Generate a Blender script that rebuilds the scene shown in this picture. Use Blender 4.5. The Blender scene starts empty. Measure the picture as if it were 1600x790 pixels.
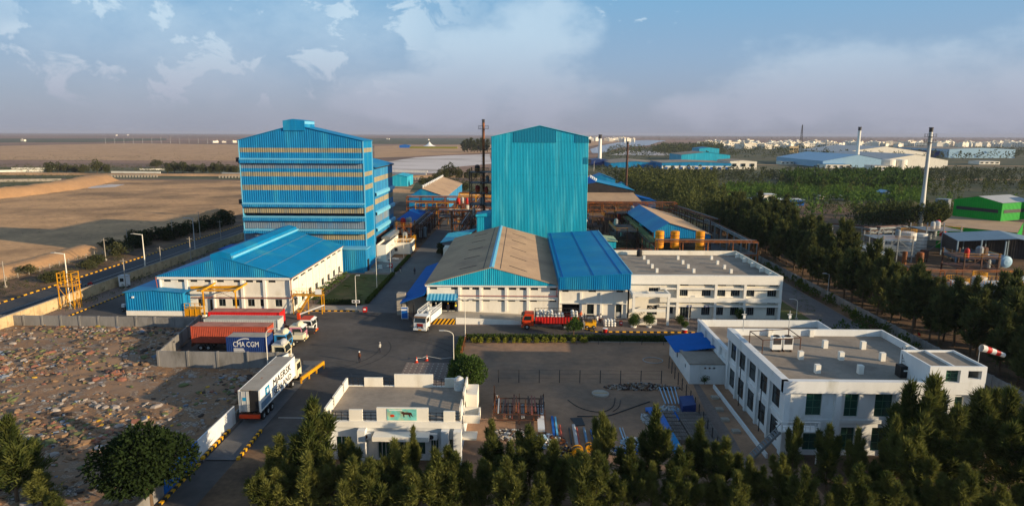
import bpy, bmesh, math, random
from mathutils import Vector, Matrix
R = math.radians
scene = bpy.context.scene
C = scene.collection
# ------------------------------------------------------------------ camera
CAMH = 34.0
cam_d = bpy.data.cameras.new('camera'); cam = bpy.data.objects.new('camera', cam_d); C.objects.link(cam)
cam_d.sensor_width = 36.0; cam_d.lens = 36.0 * 1020.0 / 1600.0
cam_d.clip_start = 0.5; cam_d.clip_end = 120000.0
_th = math.atan((395 - 209.5) / 1020.0); _yaw = math.atan(15 * math.cos(_th) / 1020.0); _roll = R(0.25)
cam.matrix_world = (Matrix.Translation((0, 0, CAMH)) @ Matrix.Rotation(_yaw, 4, 'Z')
                    @ Matrix.Rotation(math.pi / 2 - _th, 4, 'X') @ Matrix.Rotation(_roll, 4, 'Z'))
scene.camera = cam
# ------------------------------------------------------------------ world, sun, exposure
SUN_EL, SUN_AZ = 13.0, 113.5       # degrees; azimuth clockwise from +Y
w = bpy.data.worlds.new("World"); scene.world = w; w.use_nodes = True
nt = w.node_tree; N = nt.nodes; L = nt.links; N.clear()
out = N.new('ShaderNodeOutputWorld'); bg = N.new('ShaderNodeBackground'); bg.inputs[1].default_value = 0.126
sky = N.new('ShaderNodeTexSky'); sky.sky_type = 'NISHITA'; sky.sun_disc = False
sky.sun_elevation = R(SUN_EL); sky.sun_rotation = R(SUN_AZ); sky.air_density = 1.0; sky.dust_density = 1.2; sky.ozone_density = 2.0
def wmath(op, a, b=None, c=None, clamp=False):
    n = N.new('ShaderNodeMath'); n.operation = op; n.use_clamp = clamp
    for i, x in enumerate((a, b, c)):
        if x is None: continue
        if isinstance(x, (int, float)): n.inputs[i].default_value = x
        else: L.new(x, n.inputs[i])
    return n.outputs[0]
tc = N.new('ShaderNodeTexCoord'); sep = N.new('ShaderNodeSeparateXYZ'); L.new(tc.outputs['Generated'], sep.inputs[0])
az = wmath('ARCTAN2', sep.outputs[0], sep.outputs[1])           # radians, 0 = +Y, positive to the right
el = wmath('ARCSINE', sep.outputs[2])
cmb = N.new('ShaderNodeCombineXYZ'); L.new(az, cmb.inputs[0]); L.new(el, cmb.inputs[1])
def wnoise(scale, detail, rough=0.55, off=0.0, sy=1.6, dist=0.0):
    mp = N.new('ShaderNodeMapping'); mp.inputs['Location'].default_value = (off, off * .7, off * .3); mp.inputs['Scale'].default_value = (1, sy, 1)
    L.new(cmb.outputs[0], mp.inputs[0])
    n = N.new('ShaderNodeTexNoise'); n.inputs['Scale'].default_value = scale; n.inputs['Detail'].default_value = detail
    n.inputs['Roughness'].default_value = rough; n.inputs['Distortion'].default_value = dist
    L.new(mp.outputs[0], n.inputs['Vector']); return n.outputs['Fac']
def smooth(x, a, b):
    n = N.new('ShaderNodeMapRange'); n.interpolation_type = 'SMOOTHSTEP'; L.new(x, n.inputs[0])
    n.inputs[1].default_value = a; n.inputs[2].default_value = b; n.inputs[3].default_value = 0; n.inputs[4].default_value = 1
    return n.outputs[0]
edge = wnoise(9, 7, .55, 3.1)
def blob(a0, e0, ra, re, soft=.9, amt=.55):
    dx = wmath('DIVIDE', wmath('SUBTRACT', az, a0), ra); dy = wmath('DIVIDE', wmath('SUBTRACT', el, e0), re)
    r = wmath('ADD', wmath('MULTIPLY', dx, dx), wmath('MULTIPLY', dy, dy))
    v = wmath('ADD', wmath('SUBTRACT', 1.0, r), wmath('MULTIPLY', wmath('SUBTRACT', edge, .5), 2.5))
    return smooth(v, 0.0, soft)
def mx(*v):
    o = v[0]
    for x in v[1:]: o = wmath('MAXIMUM', o, x)
    return o
big = mx(blob(-.02, .085, .17, .10), blob(.04, .15, .10, .07), blob(-.11, .05, .2, .05), blob(.45, .075, .20, .065), blob(.56, .06, .25, .07), blob(.38, .05, .13, .05), blob(.31, .03, .12, .04), blob(.72, .08, .15, .09))
small = smooth(wnoise(15, 9, .6, 7.7, 1.3, .4), .50, .60)
region = smooth(wnoise(4.0, 3, .5, 1.3, 1.5), .40, .52)
left = wmath('SUBTRACT', 1.0, smooth(az, -.22, .02))
patch = wmath('MULTIPLY', wmath('MULTIPLY', small, region), wmath('MULTIPLY', left, smooth(el, .02, .06)))
wisp = wmath('MULTIPLY', smooth(wnoise(34, 6, .6, 2.2, 2.0), .60, .70), wmath('MULTIPLY', blob(.16, .16, .12, .05), smooth(el, .05, .12)))
veil = wmath('MULTIPLY', smooth(wnoise(4.0, 8, .6, 5.5), .42, .75), wmath('MULTIPLY', left, .45))
cl = mx(wmath('MULTIPLY', big, wmath('ADD', .42, wmath('MULTIPLY', wnoise(6, 8, .6, 9.1), .45))), wmath('MULTIPLY', patch, .8), wmath('MULTIPLY', wisp, .6), veil)
def wmix(fac, a, b, blend='MIX'):
    n = N.new('ShaderNodeMix'); n.data_type = 'RGBA'; n.blend_type = blend
    if isinstance(fac, (int, float)): n.inputs[0].default_value = fac
    else: L.new(fac, n.inputs[0])
    for i, x in ((6, a), (7, b)):
        if isinstance(x, tuple): n.inputs[i].default_value = (*x, 1)
        else: L.new(x, n.inputs[i])
    return n.outputs[2]
HZ = (1.78, 1.92, 2.50)          # murky air along the horizon
grad = wmix(smooth(el, .06, .24), wmix(smooth(el, -.01, .12), HZ, (1.70, 2.35, 3.35)), (1.05, 2.45, 3.9))
base = wmix(wmath('MULTIPLY', wmath('SUBTRACT', 1.0, smooth(el, .2, .7)), .9), sky.outputs[0], grad)
CLC = wmix(smooth(el, 0.02, .16), (2.5, 2.6, 3.2), (3.4, 4.3, 5.0))
L.new(wmix(cl, base, CLC), bg.inputs[0]); L.new(bg.outputs[0], out.inputs[0])
sd = bpy.data.lights.new('sun', 'SUN'); sd.energy = 5.0; sd.angle = R(0.6); sd.color = (1.0, 0.78, 0.50)
sun = bpy.data.objects.new('sun', sd); C.objects.link(sun)
_d = Vector((math.sin(R(SUN_AZ)) * math.cos(R(SUN_EL)), math.cos(R(SUN_AZ)) * math.cos(R(SUN_EL)), math.sin(R(SUN_EL))))
sun.rotation_euler = _d.to_track_quat('Z', 'Y').to_euler(); sun.location = (60, -60, 80)
vs = scene.view_settings; vs.view_transform = 'Standard'; vs.look = 'None'; vs.exposure = 0.5; vs.gamma = 1.0; vs.use_curve_mapping = False
scene.cycles.max_bounces = 5; scene.cycles.diffuse_bounces = 3; scene.cycles.glossy_bounces = 2; scene.cycles.transmission_bounces = 3
scene.cycles.volume_bounces = 0; scene.cycles.use_denoising = True
# ------------------------------------------------------------------ helpers
def srgb(r, g, b):
    f = lambda c: (c / 255 / 12.92) if c / 255 <= .04045 else ((c / 255 + .055) / 1.055) ** 2.4
    return (f(r), f(g), f(b))
MATS = {}
def mat(name, col, rough=.8, metal=0.0, var=0.12, vscale=0.6, col2=None, c2scale=.15, c2lo=.5, c2hi=.7, bump=0.0, bscale=4.0, stretch=(1, 1, 1), fine=0.0, spec=.3, emit=None):
    if name in MATS: return MATS[name]
    m = bpy.data.materials.new(name); m.use_nodes = True; t = m.node_tree; n = t.nodes; l = t.links
    b = n['Principled BSDF']; b.inputs['Roughness'].default_value = rough; b.inputs['Metallic'].default_value = metal
    b.inputs['Specular IOR Level'].default_value = spec
    co = n.new('ShaderNodeTexCoord'); mp = n.new('ShaderNodeMapping'); mp.inputs['Scale'].default_value = stretch
    ge = n.new('ShaderNodeNewGeometry'); l.new(ge.outputs['Position'], mp.inputs[0])
    def noise(s, d=6, r=.6):
        q = n.new('ShaderNodeTexNoise'); q.inputs['Scale'].default_value = s; q.inputs['Detail'].default_value = d; q.inputs['Roughness'].default_value = r
        l.new(mp.outputs[0], q.inputs['Vector']); return q.outputs['Fac']
    def rng(x, a, b2, c, d):
        q = n.new('ShaderNodeMapRange'); l.new(x, q.inputs[0])
        for i, v in enumerate((a, b2, c, d)): q.inputs[i + 1].default_value = v
        return q.outputs[0]
    cur = None
    if col2 is not None:
        x = n.new('ShaderNodeMix'); x.data_type = 'RGBA'; l.new(rng(noise(c2scale), c2lo, c2hi, 0, 1), x.inputs[0])
        x.inputs[6].default_value = (*col, 1); x.inputs[7].default_value = (*col2, 1); cur = x.outputs[2]
    x = n.new('ShaderNodeMix'); x.data_type = 'RGBA'; x.blend_type = 'MULTIPLY'; x.inputs[0].default_value = 1
    if cur is None: x.inputs[6].default_value = (*col, 1)
    else: l.new(cur, x.inputs[6])
    g = n.new('ShaderNodeCombineColor'); v = rng(noise(vscale), .3, .7, 1 - var, 1 + var)
    if fine > 0:
        mm = n.new('ShaderNodeMath'); mm.operation = 'MULTIPLY'; l.new(v, mm.inputs[0]); l.new(rng(noise(vscale * 9, 3), .3, .7, 1 - fine, 1 + fine), mm.inputs[1]); v = mm.outputs[0]
    for i in range(3): l.new(v, g.inputs[i])
    l.new(g.outputs[0], x.inputs[7]); l.new(x.outputs[2], b.inputs['Base Color'])
    if bump > 0:
        bp = n.new('ShaderNodeBump'); bp.inputs['Strength'].default_value = 1.0; bp.inputs['Distance'].default_value = bump
        l.new(noise(bscale, 4), bp.inputs['Height']); l.new(bp.outputs[0], b.inputs['Normal'])
    if emit: b.inputs['Emission Color'].default_value = (*emit, 1); b.inputs['Emission Strength'].default_value = 1
    MATS[name] = m; return m
EACH = dict(post_set='post', column_set='column', leg_set='leg', pole_set='pole', pier_row='pier', post_row='post', saddle_pair='saddle', post_pair='post', trestle_set='trestle_leg', parapet_buttress='parapet_buttress', gable='gable', cladding_patch='cladding_patch', stair_hood='hood', pilaster='pilaster', hoop_set='hoop', roof_seam='roof_seam', corner_flashing='corner_flashing', footing='footing', stand='foot', base_rail='base_rail', sign_mark='sign_mark', exhaust_box='exhaust_box')
class MB:
    """collects geometry; build() links it as ONE mesh object. o = world origin to subtract."""
    def __init__(s, o=(0, 0, 0)): s.v = []; s.f = []; s.o = Vector(o); s.mi = []; s.cur = 0; s.T = None; s.cuts = []
    def _add(s, vs_, fs):
        k = len(s.v); s.cuts.append((k, len(s.f)))
        for p in vs_:
            p = Vector(p)
            if s.T is not None: p = s.T @ p
            s.v.append(p - s.o)
        for f in fs: s.f.append(tuple(i + k for i in f)); s.mi.append(s.cur)
        return s
    def box(s, x0, x1, y0, y1, z0, z1):
        return s._add([(x0, y0, z0), (x1, y0, z0), (x1, y1, z0), (x0, y1, z0), (x0, y0, z1), (x1, y0, z1), (x1, y1, z1), (x0, y1, z1)],
                      [(0, 3, 2, 1), (4, 5, 6, 7), (0, 1, 5, 4), (1, 2, 6, 5), (2, 3, 7, 6), (3, 0, 4, 7)])
    def cbox(s, c, d): return s.box(c[0] - d[0] / 2, c[0] + d[0] / 2, c[1] - d[1] / 2, c[1] + d[1] / 2, c[2] - d[2] / 2, c[2] + d[2] / 2)
    def mbox(s, M, d):
        x, y, z = d[0] / 2, d[1] / 2, d[2] / 2
        return s._add([M @ Vector(p) for p in [(-x, -y, -z), (x, -y, -z), (x, y, -z), (-x, y, -z), (-x, -y, z), (x, -y, z), (x, y, z), (-x, y, z)]],
                      [(0, 3, 2, 1), (4, 5, 6, 7), (0, 1, 5, 4), (1, 2, 6, 5), (2, 3, 7, 6), (3, 0, 4, 7)])
    def beam(s, a, b, w_=.1, h=None):
        a, b = Vector(a), Vector(b); h = h or w_; d = b - a
        q = d.to_track_quat('Z', 'Y').to_matrix().to_4x4(); q.translation = (a + b) / 2
        return s.mbox(q, (w_, h, d.length))
    def tube(s, a, b, r0=.05, r1=None, n=8, cap=True):
        a, b = Vector(a), Vector(b); r1 = r0 if r1 is None else r1; d = b - a
        q = d.to_track_quat('Z', 'Y').to_matrix(); vs_ = []
        for c, r in ((a, r0), (b, r1)):
            for i in range(n): t = 2 * math.pi * i / n; vs_.append(c + q @ Vector((math.cos(t) * r, math.sin(t) * r, 0)))
        fs = [(i, (i + 1) % n, n + (i + 1) % n, n + i) for i in range(n)]
        if cap: fs += [tuple(range(n - 1, -1, -1)), tuple(range(n, 2 * n))]
        return s._add(vs_, fs)
    def path(s, pts, r, n=6):
        for a, b in zip(pts, pts[1:]): s.tube(a, b, r, r, n)
        return s
    def lathe(s, c, prof, n=20, axis='Z'):
        vs_ = []; c = Vector(c)
        for r, z in prof:
            for i in range(n):
                t = 2 * math.pi * i / n; p = (r * math.cos(t), r * math.sin(t), z)
                if axis == 'X': p = (p[2], p[0], p[1])
                if axis == 'Y': p = (p[0], p[2], p[1])
                vs_.append(c + Vector(p))
        fs = []
        for k in range(len(prof) - 1):
            for i in range(n):
                fs.append((k * n + i, k * n + (i + 1) % n, (k + 1) * n + (i + 1) % n, (k + 1) * n + i))
        if prof[0][0] > 1e-4: fs.append(tuple(range(n - 1, -1, -1)))
        if prof[-1][0] > 1e-4: fs.append(tuple(range((len(prof) - 1) * n, len(prof) * n)))
        return s._add(vs_, fs)
    def prism(s, poly, ext):
        """poly: list of 3D points, extruded by vector ext"""
        n = len(poly); e = Vector(ext); P = [Vector(p) for p in poly]
        return s._add(P + [p + e for p in P], [tuple(range(n - 1, -1, -1)), tuple(range(n, 2 * n))] + [(i, (i + 1) % n, n + (i + 1) % n, n + i) for i in range(n)])
    def quad(s, *p): return s._add(p, [tuple(range(len(p)))])
    def corr(s, a, b, z0, z1, pitch=.55, dep=.07, nrm=(0, -1, 0)):
        """ribbed cladding from a to b (xy); z0, z1 numbers or functions of distance along a->b"""
        a, b = Vector((a[0], a[1], 0)), Vector((b[0], b[1], 0)); Ln = (b - a).length; u = (b - a) / Ln; nv = Vector(nrm)
        f0 = z0 if callable(z0) else (lambda t: z0); f1 = z1 if callable(z1) else (lambda t: z1)
        k = max(1, int(Ln / pitch)); p = Ln / k; vs_ = []; pts = []
        for i in range(k): pts += [(i * p, 0), (i * p + .42 * p, 0), (i * p + .5 * p, dep), (i * p + .92 * p, dep)]
        pts.append((Ln, 0))
        for t, d in pts:
            q = a + u * t + nv * d; vs_ += [(q.x, q.y, f0(t)), (q.x, q.y, f1(t))]
        return s._add(vs_, [(2 * i, 2 * i + 2, 2 * i + 3, 2 * i + 1) for i in range(len(pts) - 1)])
    def sphere(s, c, r, n=10, m=7, sc=(1, 1, 1), jit=0, rnd=None):
        vs_ = []; c = Vector(c)
        for j in range(m + 1):
            ph = math.pi * j / m
            for i in range(n):
                t = 2 * math.pi * i / n; k = r * (1 + (rnd.uniform(-jit, jit) if rnd and 0 < j < m else 0))
                vs_.append(c + Vector((k * math.sin(ph) * math.cos(t) * sc[0], k * math.sin(ph) * math.sin(t) * sc[1], k * math.cos(ph) * sc[2])))
        fs = [(j * n + i, (j + 1) * n + i, (j + 1) * n + (i + 1) % n, j * n + (i + 1) % n) for j in range(m) for i in range(n)]
        return s._add(vs_, fs)
    def build(s, name, m, parent=None, label=None, smooth=False, loc=None, kind=None):
        if name in EACH and 1 < len(s.cuts) <= 100:
            cs = s.cuts + [(len(s.v), len(s.f))]; first = None
            for (v0, f0), (v1, f1) in zip(cs, cs[1:]):
                q = MB(); q.v = s.v[v0:v1]; q.f = [tuple(i - v0 for i in f) for f in s.f[f0:f1]]; q.mi = s.mi[f0:f1]; q.o = s.o
                o = q.build(EACH[name] + '', m, parent, label, smooth, loc, kind); first = first or o
            return first
        me = bpy.data.meshes.new(name); me.from_pydata([tuple(v) for v in s.v], [], s.f)
        ms = m if isinstance(m, (list, tuple)) else [m]
        for x in ms: me.materials.append(MATS[x] if isinstance(x, str) else x)
        if len(ms) > 1: me.polygons.foreach_set('material_index', s.mi)
        if smooth: me.polygons.foreach_set('use_smooth', [True] * len(me.polygons))
        me.update(); o = bpy.data.objects.new(name, me); C.objects.link(o)
        if parent is not None: o.parent = parent
        if loc is not None: o.location = loc
        elif parent is None: o.location = s.o
        if label: o['label'] = label
        if kind: o['kind'] = kind
        return o
def thing(name, label, cat, loc=(0, 0, 0), rz=0.0, group=None):
    o = bpy.data.objects.new(name, None); C.objects.link(o); o.location = loc; o.rotation_euler = (0, 0, rz); o.empty_display_size = .5
    o['label'] = label; o['category'] = cat
    if group: o['group'] = group
    return o
def tag(o, label, cat, group=None):
    o['label'] = label; o['category'] = cat
    if group: o['group'] = group
    return o
def dup(root, loc, rz=0.0, label=None, group=None, scale=None, strip=False):
    r = root.copy(); C.objects.link(r); r.location = loc; r.rotation_euler = (0, 0, rz)
    if scale is not None: r.scale = (scale,) * 3 if isinstance(scale, (int, float)) else scale
    if label: r['label'] = label
    if group: r['group'] = group
    for ch in CH(root):
        c = ch.copy(); C.objects.link(c); c.parent = r; KIDS.setdefault(r.name, []).append(c)
        for g_ in CH(ch):
            d = g_.copy(); C.objects.link(d); d.parent = c; KIDS.setdefault(c.name, []).append(d)
    return r
KIDS = {}
def CH(o): return KIDS[o.name] if o.name in KIDS else list(o.children)
def struct(name, mb, m, **k): return mb.build(name, m, kind='structure', **k)
def text_mesh(s, size):
    cu = bpy.data.curves.new('lettering', 'FONT'); cu.body = s; cu.size = size; cu.extrude = .006; cu.resolution_u = 2; cu.align_x = 'LEFT'
    o = bpy.data.objects.new('lettering', cu); C.objects.link(o); bpy.context.view_layer.update()
    me = bpy.data.meshes.new_from_object(o.evaluated_get(bpy.context.evaluated_depsgraph_get()))
    bpy.data.objects.remove(o); bpy.data.curves.remove(cu)
    xs = [v.co.x for v in me.vertices]; return me, min(xs), max(xs)
def lettering(s, height, width, m, parent, M, name='lettering', bold=.012):
    """text as a thin mesh; M places its local frame (x right, y up, z out)"""
    me, x0, x1 = text_mesh(s, height * 1.38); k = width / (x1 - x0); me.materials.clear(); me.materials.append(MATS[m])
    for v in me.vertices: v.co = M @ Vector(((v.co.x - x0) * k, v.co.y, v.co.z))
    o = bpy.data.objects.new(name, me); C.objects.link(o); o.parent = parent; return o
rnd = random.Random(7)
# ------------------------------------------------------------------ materials
mat('blue_cladding', srgb(0, 120, 174), .48, var=.16, vscale=.5, col2=srgb(40, 144, 180), c2scale=.35, stretch=(1, 1, .12), fine=.09)
mat('teal_cladding', srgb(20, 160, 190), .5, var=.15, vscale=.5, col2=srgb(70, 185, 205), c2scale=.45, stretch=(1.6, 1, .12), fine=.06)
mat('deep_teal_sheet', srgb(0, 118, 150), .5, var=.08, stretch=(1.6, 1, .12))
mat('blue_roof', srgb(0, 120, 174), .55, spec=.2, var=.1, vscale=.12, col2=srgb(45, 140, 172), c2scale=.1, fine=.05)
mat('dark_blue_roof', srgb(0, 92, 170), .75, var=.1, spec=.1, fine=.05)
mat('pale_flashing', srgb(110, 185, 215), .5, var=.08)
mat('translucent_sheet', srgb(150, 140, 112), .6, var=.2, vscale=1.2, col2=srgb(105, 118, 120), c2scale=.4, stretch=(1.5, 1, .2))
mat('grey_sheet', srgb(112, 128, 142), .6, var=.2, vscale=1.2, col2=srgb(60, 120, 160), c2scale=.3, stretch=(1.5, 1, .2))
mat('tan_roof', srgb(176, 148, 118), .85, var=.1, vscale=.25, col2=srgb(156, 130, 106), c2scale=.12, fine=.08, bump=.01)
mat('white_wall', srgb(226, 220, 206), .85, var=.06, vscale=.3, col2=srgb(205, 196, 178), c2scale=.5, c2lo=.55, c2hi=.75, stretch=(1, 1, .35), fine=.03)
mat('white_trim', srgb(228, 224, 214), .8, var=.06, vscale=.6, fine=.04)
mat('cool_white_wall', srgb(214, 216, 216), .85, var=.07, vscale=.3, col2=srgb(180, 180, 172), c2scale=.45, c2lo=.56, c2hi=.78, stretch=(1, 1, .3), fine=.03)
mat('roof_screed', srgb(142, 132, 120), .9, var=.13, vscale=.22, col2=srgb(118, 108, 98), c2scale=.16, fine=.10, bump=.02)
mat('dark_glass', (.012, .02, .022), .12, spec=.6, var=.3)
mat('green_frame', srgb(70, 112, 92), .5); mat('green_glass', (.015, .065, .050), .15, spec=.6, var=.3)
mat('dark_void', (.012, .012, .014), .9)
mat('red_pipe', srgb(150, 38, 34), .5)
mat('brown_pipe', srgb(140, 78, 62), .6)
mat('yellow_steel', srgb(205, 145, 20), .5, var=.15, fine=.08)
mat('orange_steel', srgb(150, 84, 30), .6, var=.25, vscale=.8, col2=srgb(96, 58, 34), c2scale=.5, c2lo=.4, c2hi=.6)
mat('rust_steel', srgb(92, 58, 42), .7, var=.3, vscale=.7, col2=srgb(60, 46, 42), c2scale=.5, c2lo=.4, c2hi=.6)
mat('dark_steel', srgb(52, 50, 52), .6, var=.3)
mat('grey_steel', srgb(130, 136, 140), .45, var=.15, metal=.3)
mat('white_paint', srgb(225, 225, 222), .6, var=.06)
mat('light_grey', srgb(170, 172, 172), .6, var=.08)
mat('red_paint', srgb(175, 26, 20), .5, var=.08)
mat('orange_paint', srgb(200, 60, 20), .5, var=.08)
mat('black_paint', (.015, .015, .016), .5)
mat('yellow_paint', srgb(225, 165, 20), .6, var=.12)
mat('blue_paint', srgb(20, 95, 175), .5, var=.08)
mat('navy_paint', srgb(22, 52, 110), .55, var=.1, fine=.05)
mat('pink_paint', srgb(190, 130, 150), .6, var=.15)
mat('rubber', (.012, .012, .013), .85)
mat('concrete', srgb(158, 150, 138), .9, var=.12, vscale=.5, fine=.08, bump=.01)
mat('grey_concrete', srgb(128, 126, 124), .9, var=.15, vscale=.4, col2=srgb(100, 98, 94), c2scale=.6, fine=.08, stretch=(1, 1, .3))
mat('compound_wall', srgb(196, 172, 132), .9, var=.12, vscale=.5, col2=srgb(160, 136, 104), c2scale=.6, fine=.07)
mat('asphalt', (.060, .057, .056), .92, var=.25, vscale=.10, col2=(.105, .092, .082), c2scale=.06, c2lo=.42, c2hi=.68, fine=.14, bump=.01, bscale=12)
mat('road_asphalt', (.045, .047, .054), .9, var=.18, vscale=.12, col2=(.065, .063, .062), c2scale=.08, fine=.12, stretch=(1, .2, 1))
mat('inner_road', (.115, .115, .118), .92, var=.18, vscale=.1, col2=(.15, .145, .14), c2scale=.12, fine=.1)
mat('paver', srgb(120, 106, 98), .9, var=.15, vscale=.3, fine=.16)
mat('lot_soil', srgb(162, 126, 98), .95, var=.16, vscale=.10, col2=srgb(122, 102, 86), c2scale=.07, c2lo=.42, c2hi=.62, fine=.12, bump=.05, bscale=1.2)
mat('desert', srgb(186, 146, 104), .97, var=.2, vscale=.06, col2=srgb(136, 108, 78), c2scale=.018, c2lo=.45, c2hi=.6, fine=.2, bump=.06, bscale=.6)
mat('far_flat', srgb(152, 120, 100), .97, var=.16, vscale=.004, col2=srgb(104, 84, 72), c2scale=.004, c2lo=.42, c2hi=.58, fine=.12, stretch=(.4, 1, 1))
mat('pale_sand', srgb(178, 142, 106), .97, var=.2, vscale=.03, fine=.08)
mat('berm_soil', srgb(172, 134, 96), .97, var=.1, vscale=.12, fine=.1, bump=.12, bscale=.5)
mat('salt', srgb(205, 196, 192), .9, var=.1, vscale=.02, col2=srgb(150, 136, 126), c2scale=.015, c2lo=.5, c2hi=.7, stretch=(.5, 1, 1))
mat('water', (.10, .16, .21), .12, spec=.5, var=.1, vscale=.01)
mat('sea', (.07, .11, .17), .3, var=.05, vscale=.001)
mat('scrub_ground', srgb(92, 88, 62), .97, var=.25, vscale=.03, col2=srgb(62, 70, 46), c2scale=.012, c2lo=.42, c2hi=.58, fine=.3)
mat('belt_soil', srgb(118, 92, 68), .97, var=.25, vscale=.2, col2=srgb(72, 58, 46), c2scale=.12, c2lo=.42, c2hi=.62, fine=.2)
mat('lawn', (.060, .085, .022), .95, var=.3, vscale=.5, col2=(.12, .10, .045), c2scale=.2, c2lo=.5, c2hi=.7, fine=.2)
mat('green_cladding', srgb(0, 150, 40), .5, var=.08, fine=.05)
mat('shed_grey', srgb(112, 132, 148), .5, var=.12); mat('pale_blue_sheet', srgb(140, 175, 200), .5, var=.08)
mat('tank_white', srgb(205, 205, 200), .5, var=.1, col2=srgb(160, 120, 90), c2scale=.6, c2lo=.6, c2hi=.8, stretch=(1, 1, .2))
mat('tank_orange', srgb(215, 140, 10), .6, var=.15, col2=srgb(180, 110, 20), c2scale=.8)
mat('bark', srgb(92, 76, 60), .95, var=.2)
mat('skin', srgb(120, 78, 56), .7)
mat('cloth_dark', srgb(34, 36, 52), .9); mat('cloth_light', srgb(165, 165, 160), .9); mat('cloth_orange', srgb(205, 95, 40), .9)
mat('cloth_yellow', srgb(200, 190, 60), .9); mat('cloth_white', srgb(210, 210, 205), .9); mat('cloth_brown', srgb(110, 70, 50), .9)
# ------------------------------------------------------------------ survey helper: a spot in the photograph -> point of the site at height z
_M = cam.matrix_world.to_3x3(); _O = cam.matrix_world.translation
def at(px, py, z=0.0):
    d = _M @ Vector(((px - 800) / 1020.0, (395 - py) / 1020.0, -1)); t = (z - CAMH) / d.z
    p = _O + d * t; return (p.x, p.y)
def hat(px, py, Y):
    d = _M @ Vector(((px - 800) / 1020.0, (395 - py) / 1020.0, -1)); t = Y / d.y; return CAMH + d.z * t
def sheet(name, m, pts, z, kind='structure'):
    mb = MB((0, 0, 0)); mb.quad(*[(p[0], p[1], z) for p in pts]); o = mb.build(name, m, kind=kind); return o
def rect(name, m, x0, x1, y0, y1, z): return sheet(name, m, [(x0, y0), (x1, y0), (x1, y1), (x0, y1)], z)
# ------------------------------------------------------------------ setting: ground and water
rect('ground', 'desert', -30000, 30000, -300, 60000, 0.0)
rect('plain', 'far_flat', -20000, 20000, 470, 19500, .03)
rect('sea', 'sea', -30000, 30000, 19000, 60000, .4)
sheet('sand_plain', 'pale_sand', [at(0, 250), at(380, 251), at(376, 226), at(200, 224), at(0, 228)], .06)
sheet('sand_plain', 'pale_sand', [at(585, 247), at(770, 238), at(770, 226), at(585, 228)], .06)
sheet('marsh', 'scrub_ground', [at(0, 223), at(150, 222), at(260, 219), at(260, 216.5), at(0, 216.5)], .09)
sheet('salt_flat', 'salt', [at(575, 268), at(590, 255), at(650, 246), at(700, 243), at(765, 241), at(768, 256), at(700, 262), at(680, 271)], .09)
sheet('salt_flat', 'salt', [at(130, 292), at(170, 288), at(195, 288), at(180, 292), at(140, 294)], .012)
sheet('marsh', 'scrub_ground', [at(560, 225), at(770, 226), at(770, 216), at(560, 216)], .09)
sheet('wooded_plain', 'scrub_ground', [(62, 120), (1200, 120), (2600, 1500), (3900, 2300), at(1030, 226), at(1010, 231), at(940, 238), at(915, 262), at(905, 300), (30, 330), (62, 300)], .05)
sheet('river_bank', 'pale_sand', [at(905, 232), at(935, 226), at(985, 219), at(985, 217), at(905, 221)], .08)
sheet('river_bank', 'salt', [at(955, 242), at(1050, 243), at(1040, 237), at(985, 235)], .10)
sheet('river', 'water', [at(*p) for p in [(922, 233), (940, 227.5), (965, 222.6), (983, 220), (1011, 218.8), (1042, 219.6), (1027, 222.5), (1014, 227), (989, 229.2), (966, 231), (951, 236.5), (940, 239.5), (925, 239)]], .14)
rect('scrub_strip', 'scrub_ground', -620, -150, 480, 640, .05)
sheet('scrub_strip', 'scrub_ground', [at(0, 304), at(70, 296), at(130, 287), at(120, 280), at(0, 284)], .02)
sheet('scrub_strip', 'scrub_ground', [at(640, 300), at(770, 312), at(770, 268), at(700, 268), at(650, 285)], .02)
rect('far_road', 'pale_sand', 60, 1500, 760, 772, .16)
rect('far_road', 'pale_sand', 200, 1500, 520, 530, .16)
rect('compound_ground', 'paver', -91, 62, 45, 330, .004)
rect('ground_under_belt', 'belt_soil', 62, 130, 60, 240, .06)
rect('ground_near', 'belt_soil', -30, 64, 30, 66, .012)
# public road west of the site
rect('public_road', 'road_asphalt', -104.8, -93.6, 60, 900, .008)
for x in (-99.2,): rect('lane_marking', 'light_grey', x - .07, x + .07, 60, 400, .013)
rect('road_verge', 'belt_soil', -120, -105.3, 60, 330, .006)
rect('pavement', 'pale_sand', -93.6, -91.2, 60, 330, .010)
# yard and inner roads
sheet('yard', 'asphalt', [(-53.1, 90.7), (-33.7, 90.5), (-33.6, 87), (-33.6, 45), (-9.8, 45), (-9.8, 106), (62, 106), (62, 113), (10.5, 113.5), (-17.9, 113.5), (-22.4, 121.5), (-31, 121.5), (-62, 121.0), (-60.4, 110.6), (-56.4, 110.4)], .010)
rect('inner_road', 'asphalt', -84.8, -73.4, 100, 300, .010)
rect('yard', 'asphalt', -84.8, -60.4, 111, 121, .012)
rect('main_road', 'inner_road', -30.8, -20.6, 121.5, 420, .014)
rect('east_road', 'inner_road', 55.0, 61.8, 98, 215, .014)
rect('forecourt', 'paver', 13, 34, 113.2, 119.4, .05)
rect('forecourt', 'paver', 13, 31, 110.3, 113.2, .052)
rect('lawn', 'lawn', -41.6, -31.6, 127.5, 156, .03)
rect('lawn', 'lawn', 49.2, 54.4, 105, 150, .03)
rect('footpath', 'concrete', -41.8, -31.0, 123.2, 126.4, .05)
rect('paved_area', 'grey_concrete', -38, -31, 158, 178, .03)
rect('bare_lot', 'lot_soil', -9.2, 28.2, 55, 104.6, .016)
sheet('bare_lot', 'lot_soil', [(23, 45), (29.5, 45), (28.6, 90), (23, 90)], .02)
rect('weighbridge_deck', 'inner_road', -33.2, -30.0, 63.4, 92, .10)
rect('lane_marking', 'light_grey', -29.4, -16, 74.0, 74.14, .018)
rect('grass_blocks', 'paver', -17.2, -10.2, 80, 94, .016)
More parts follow.
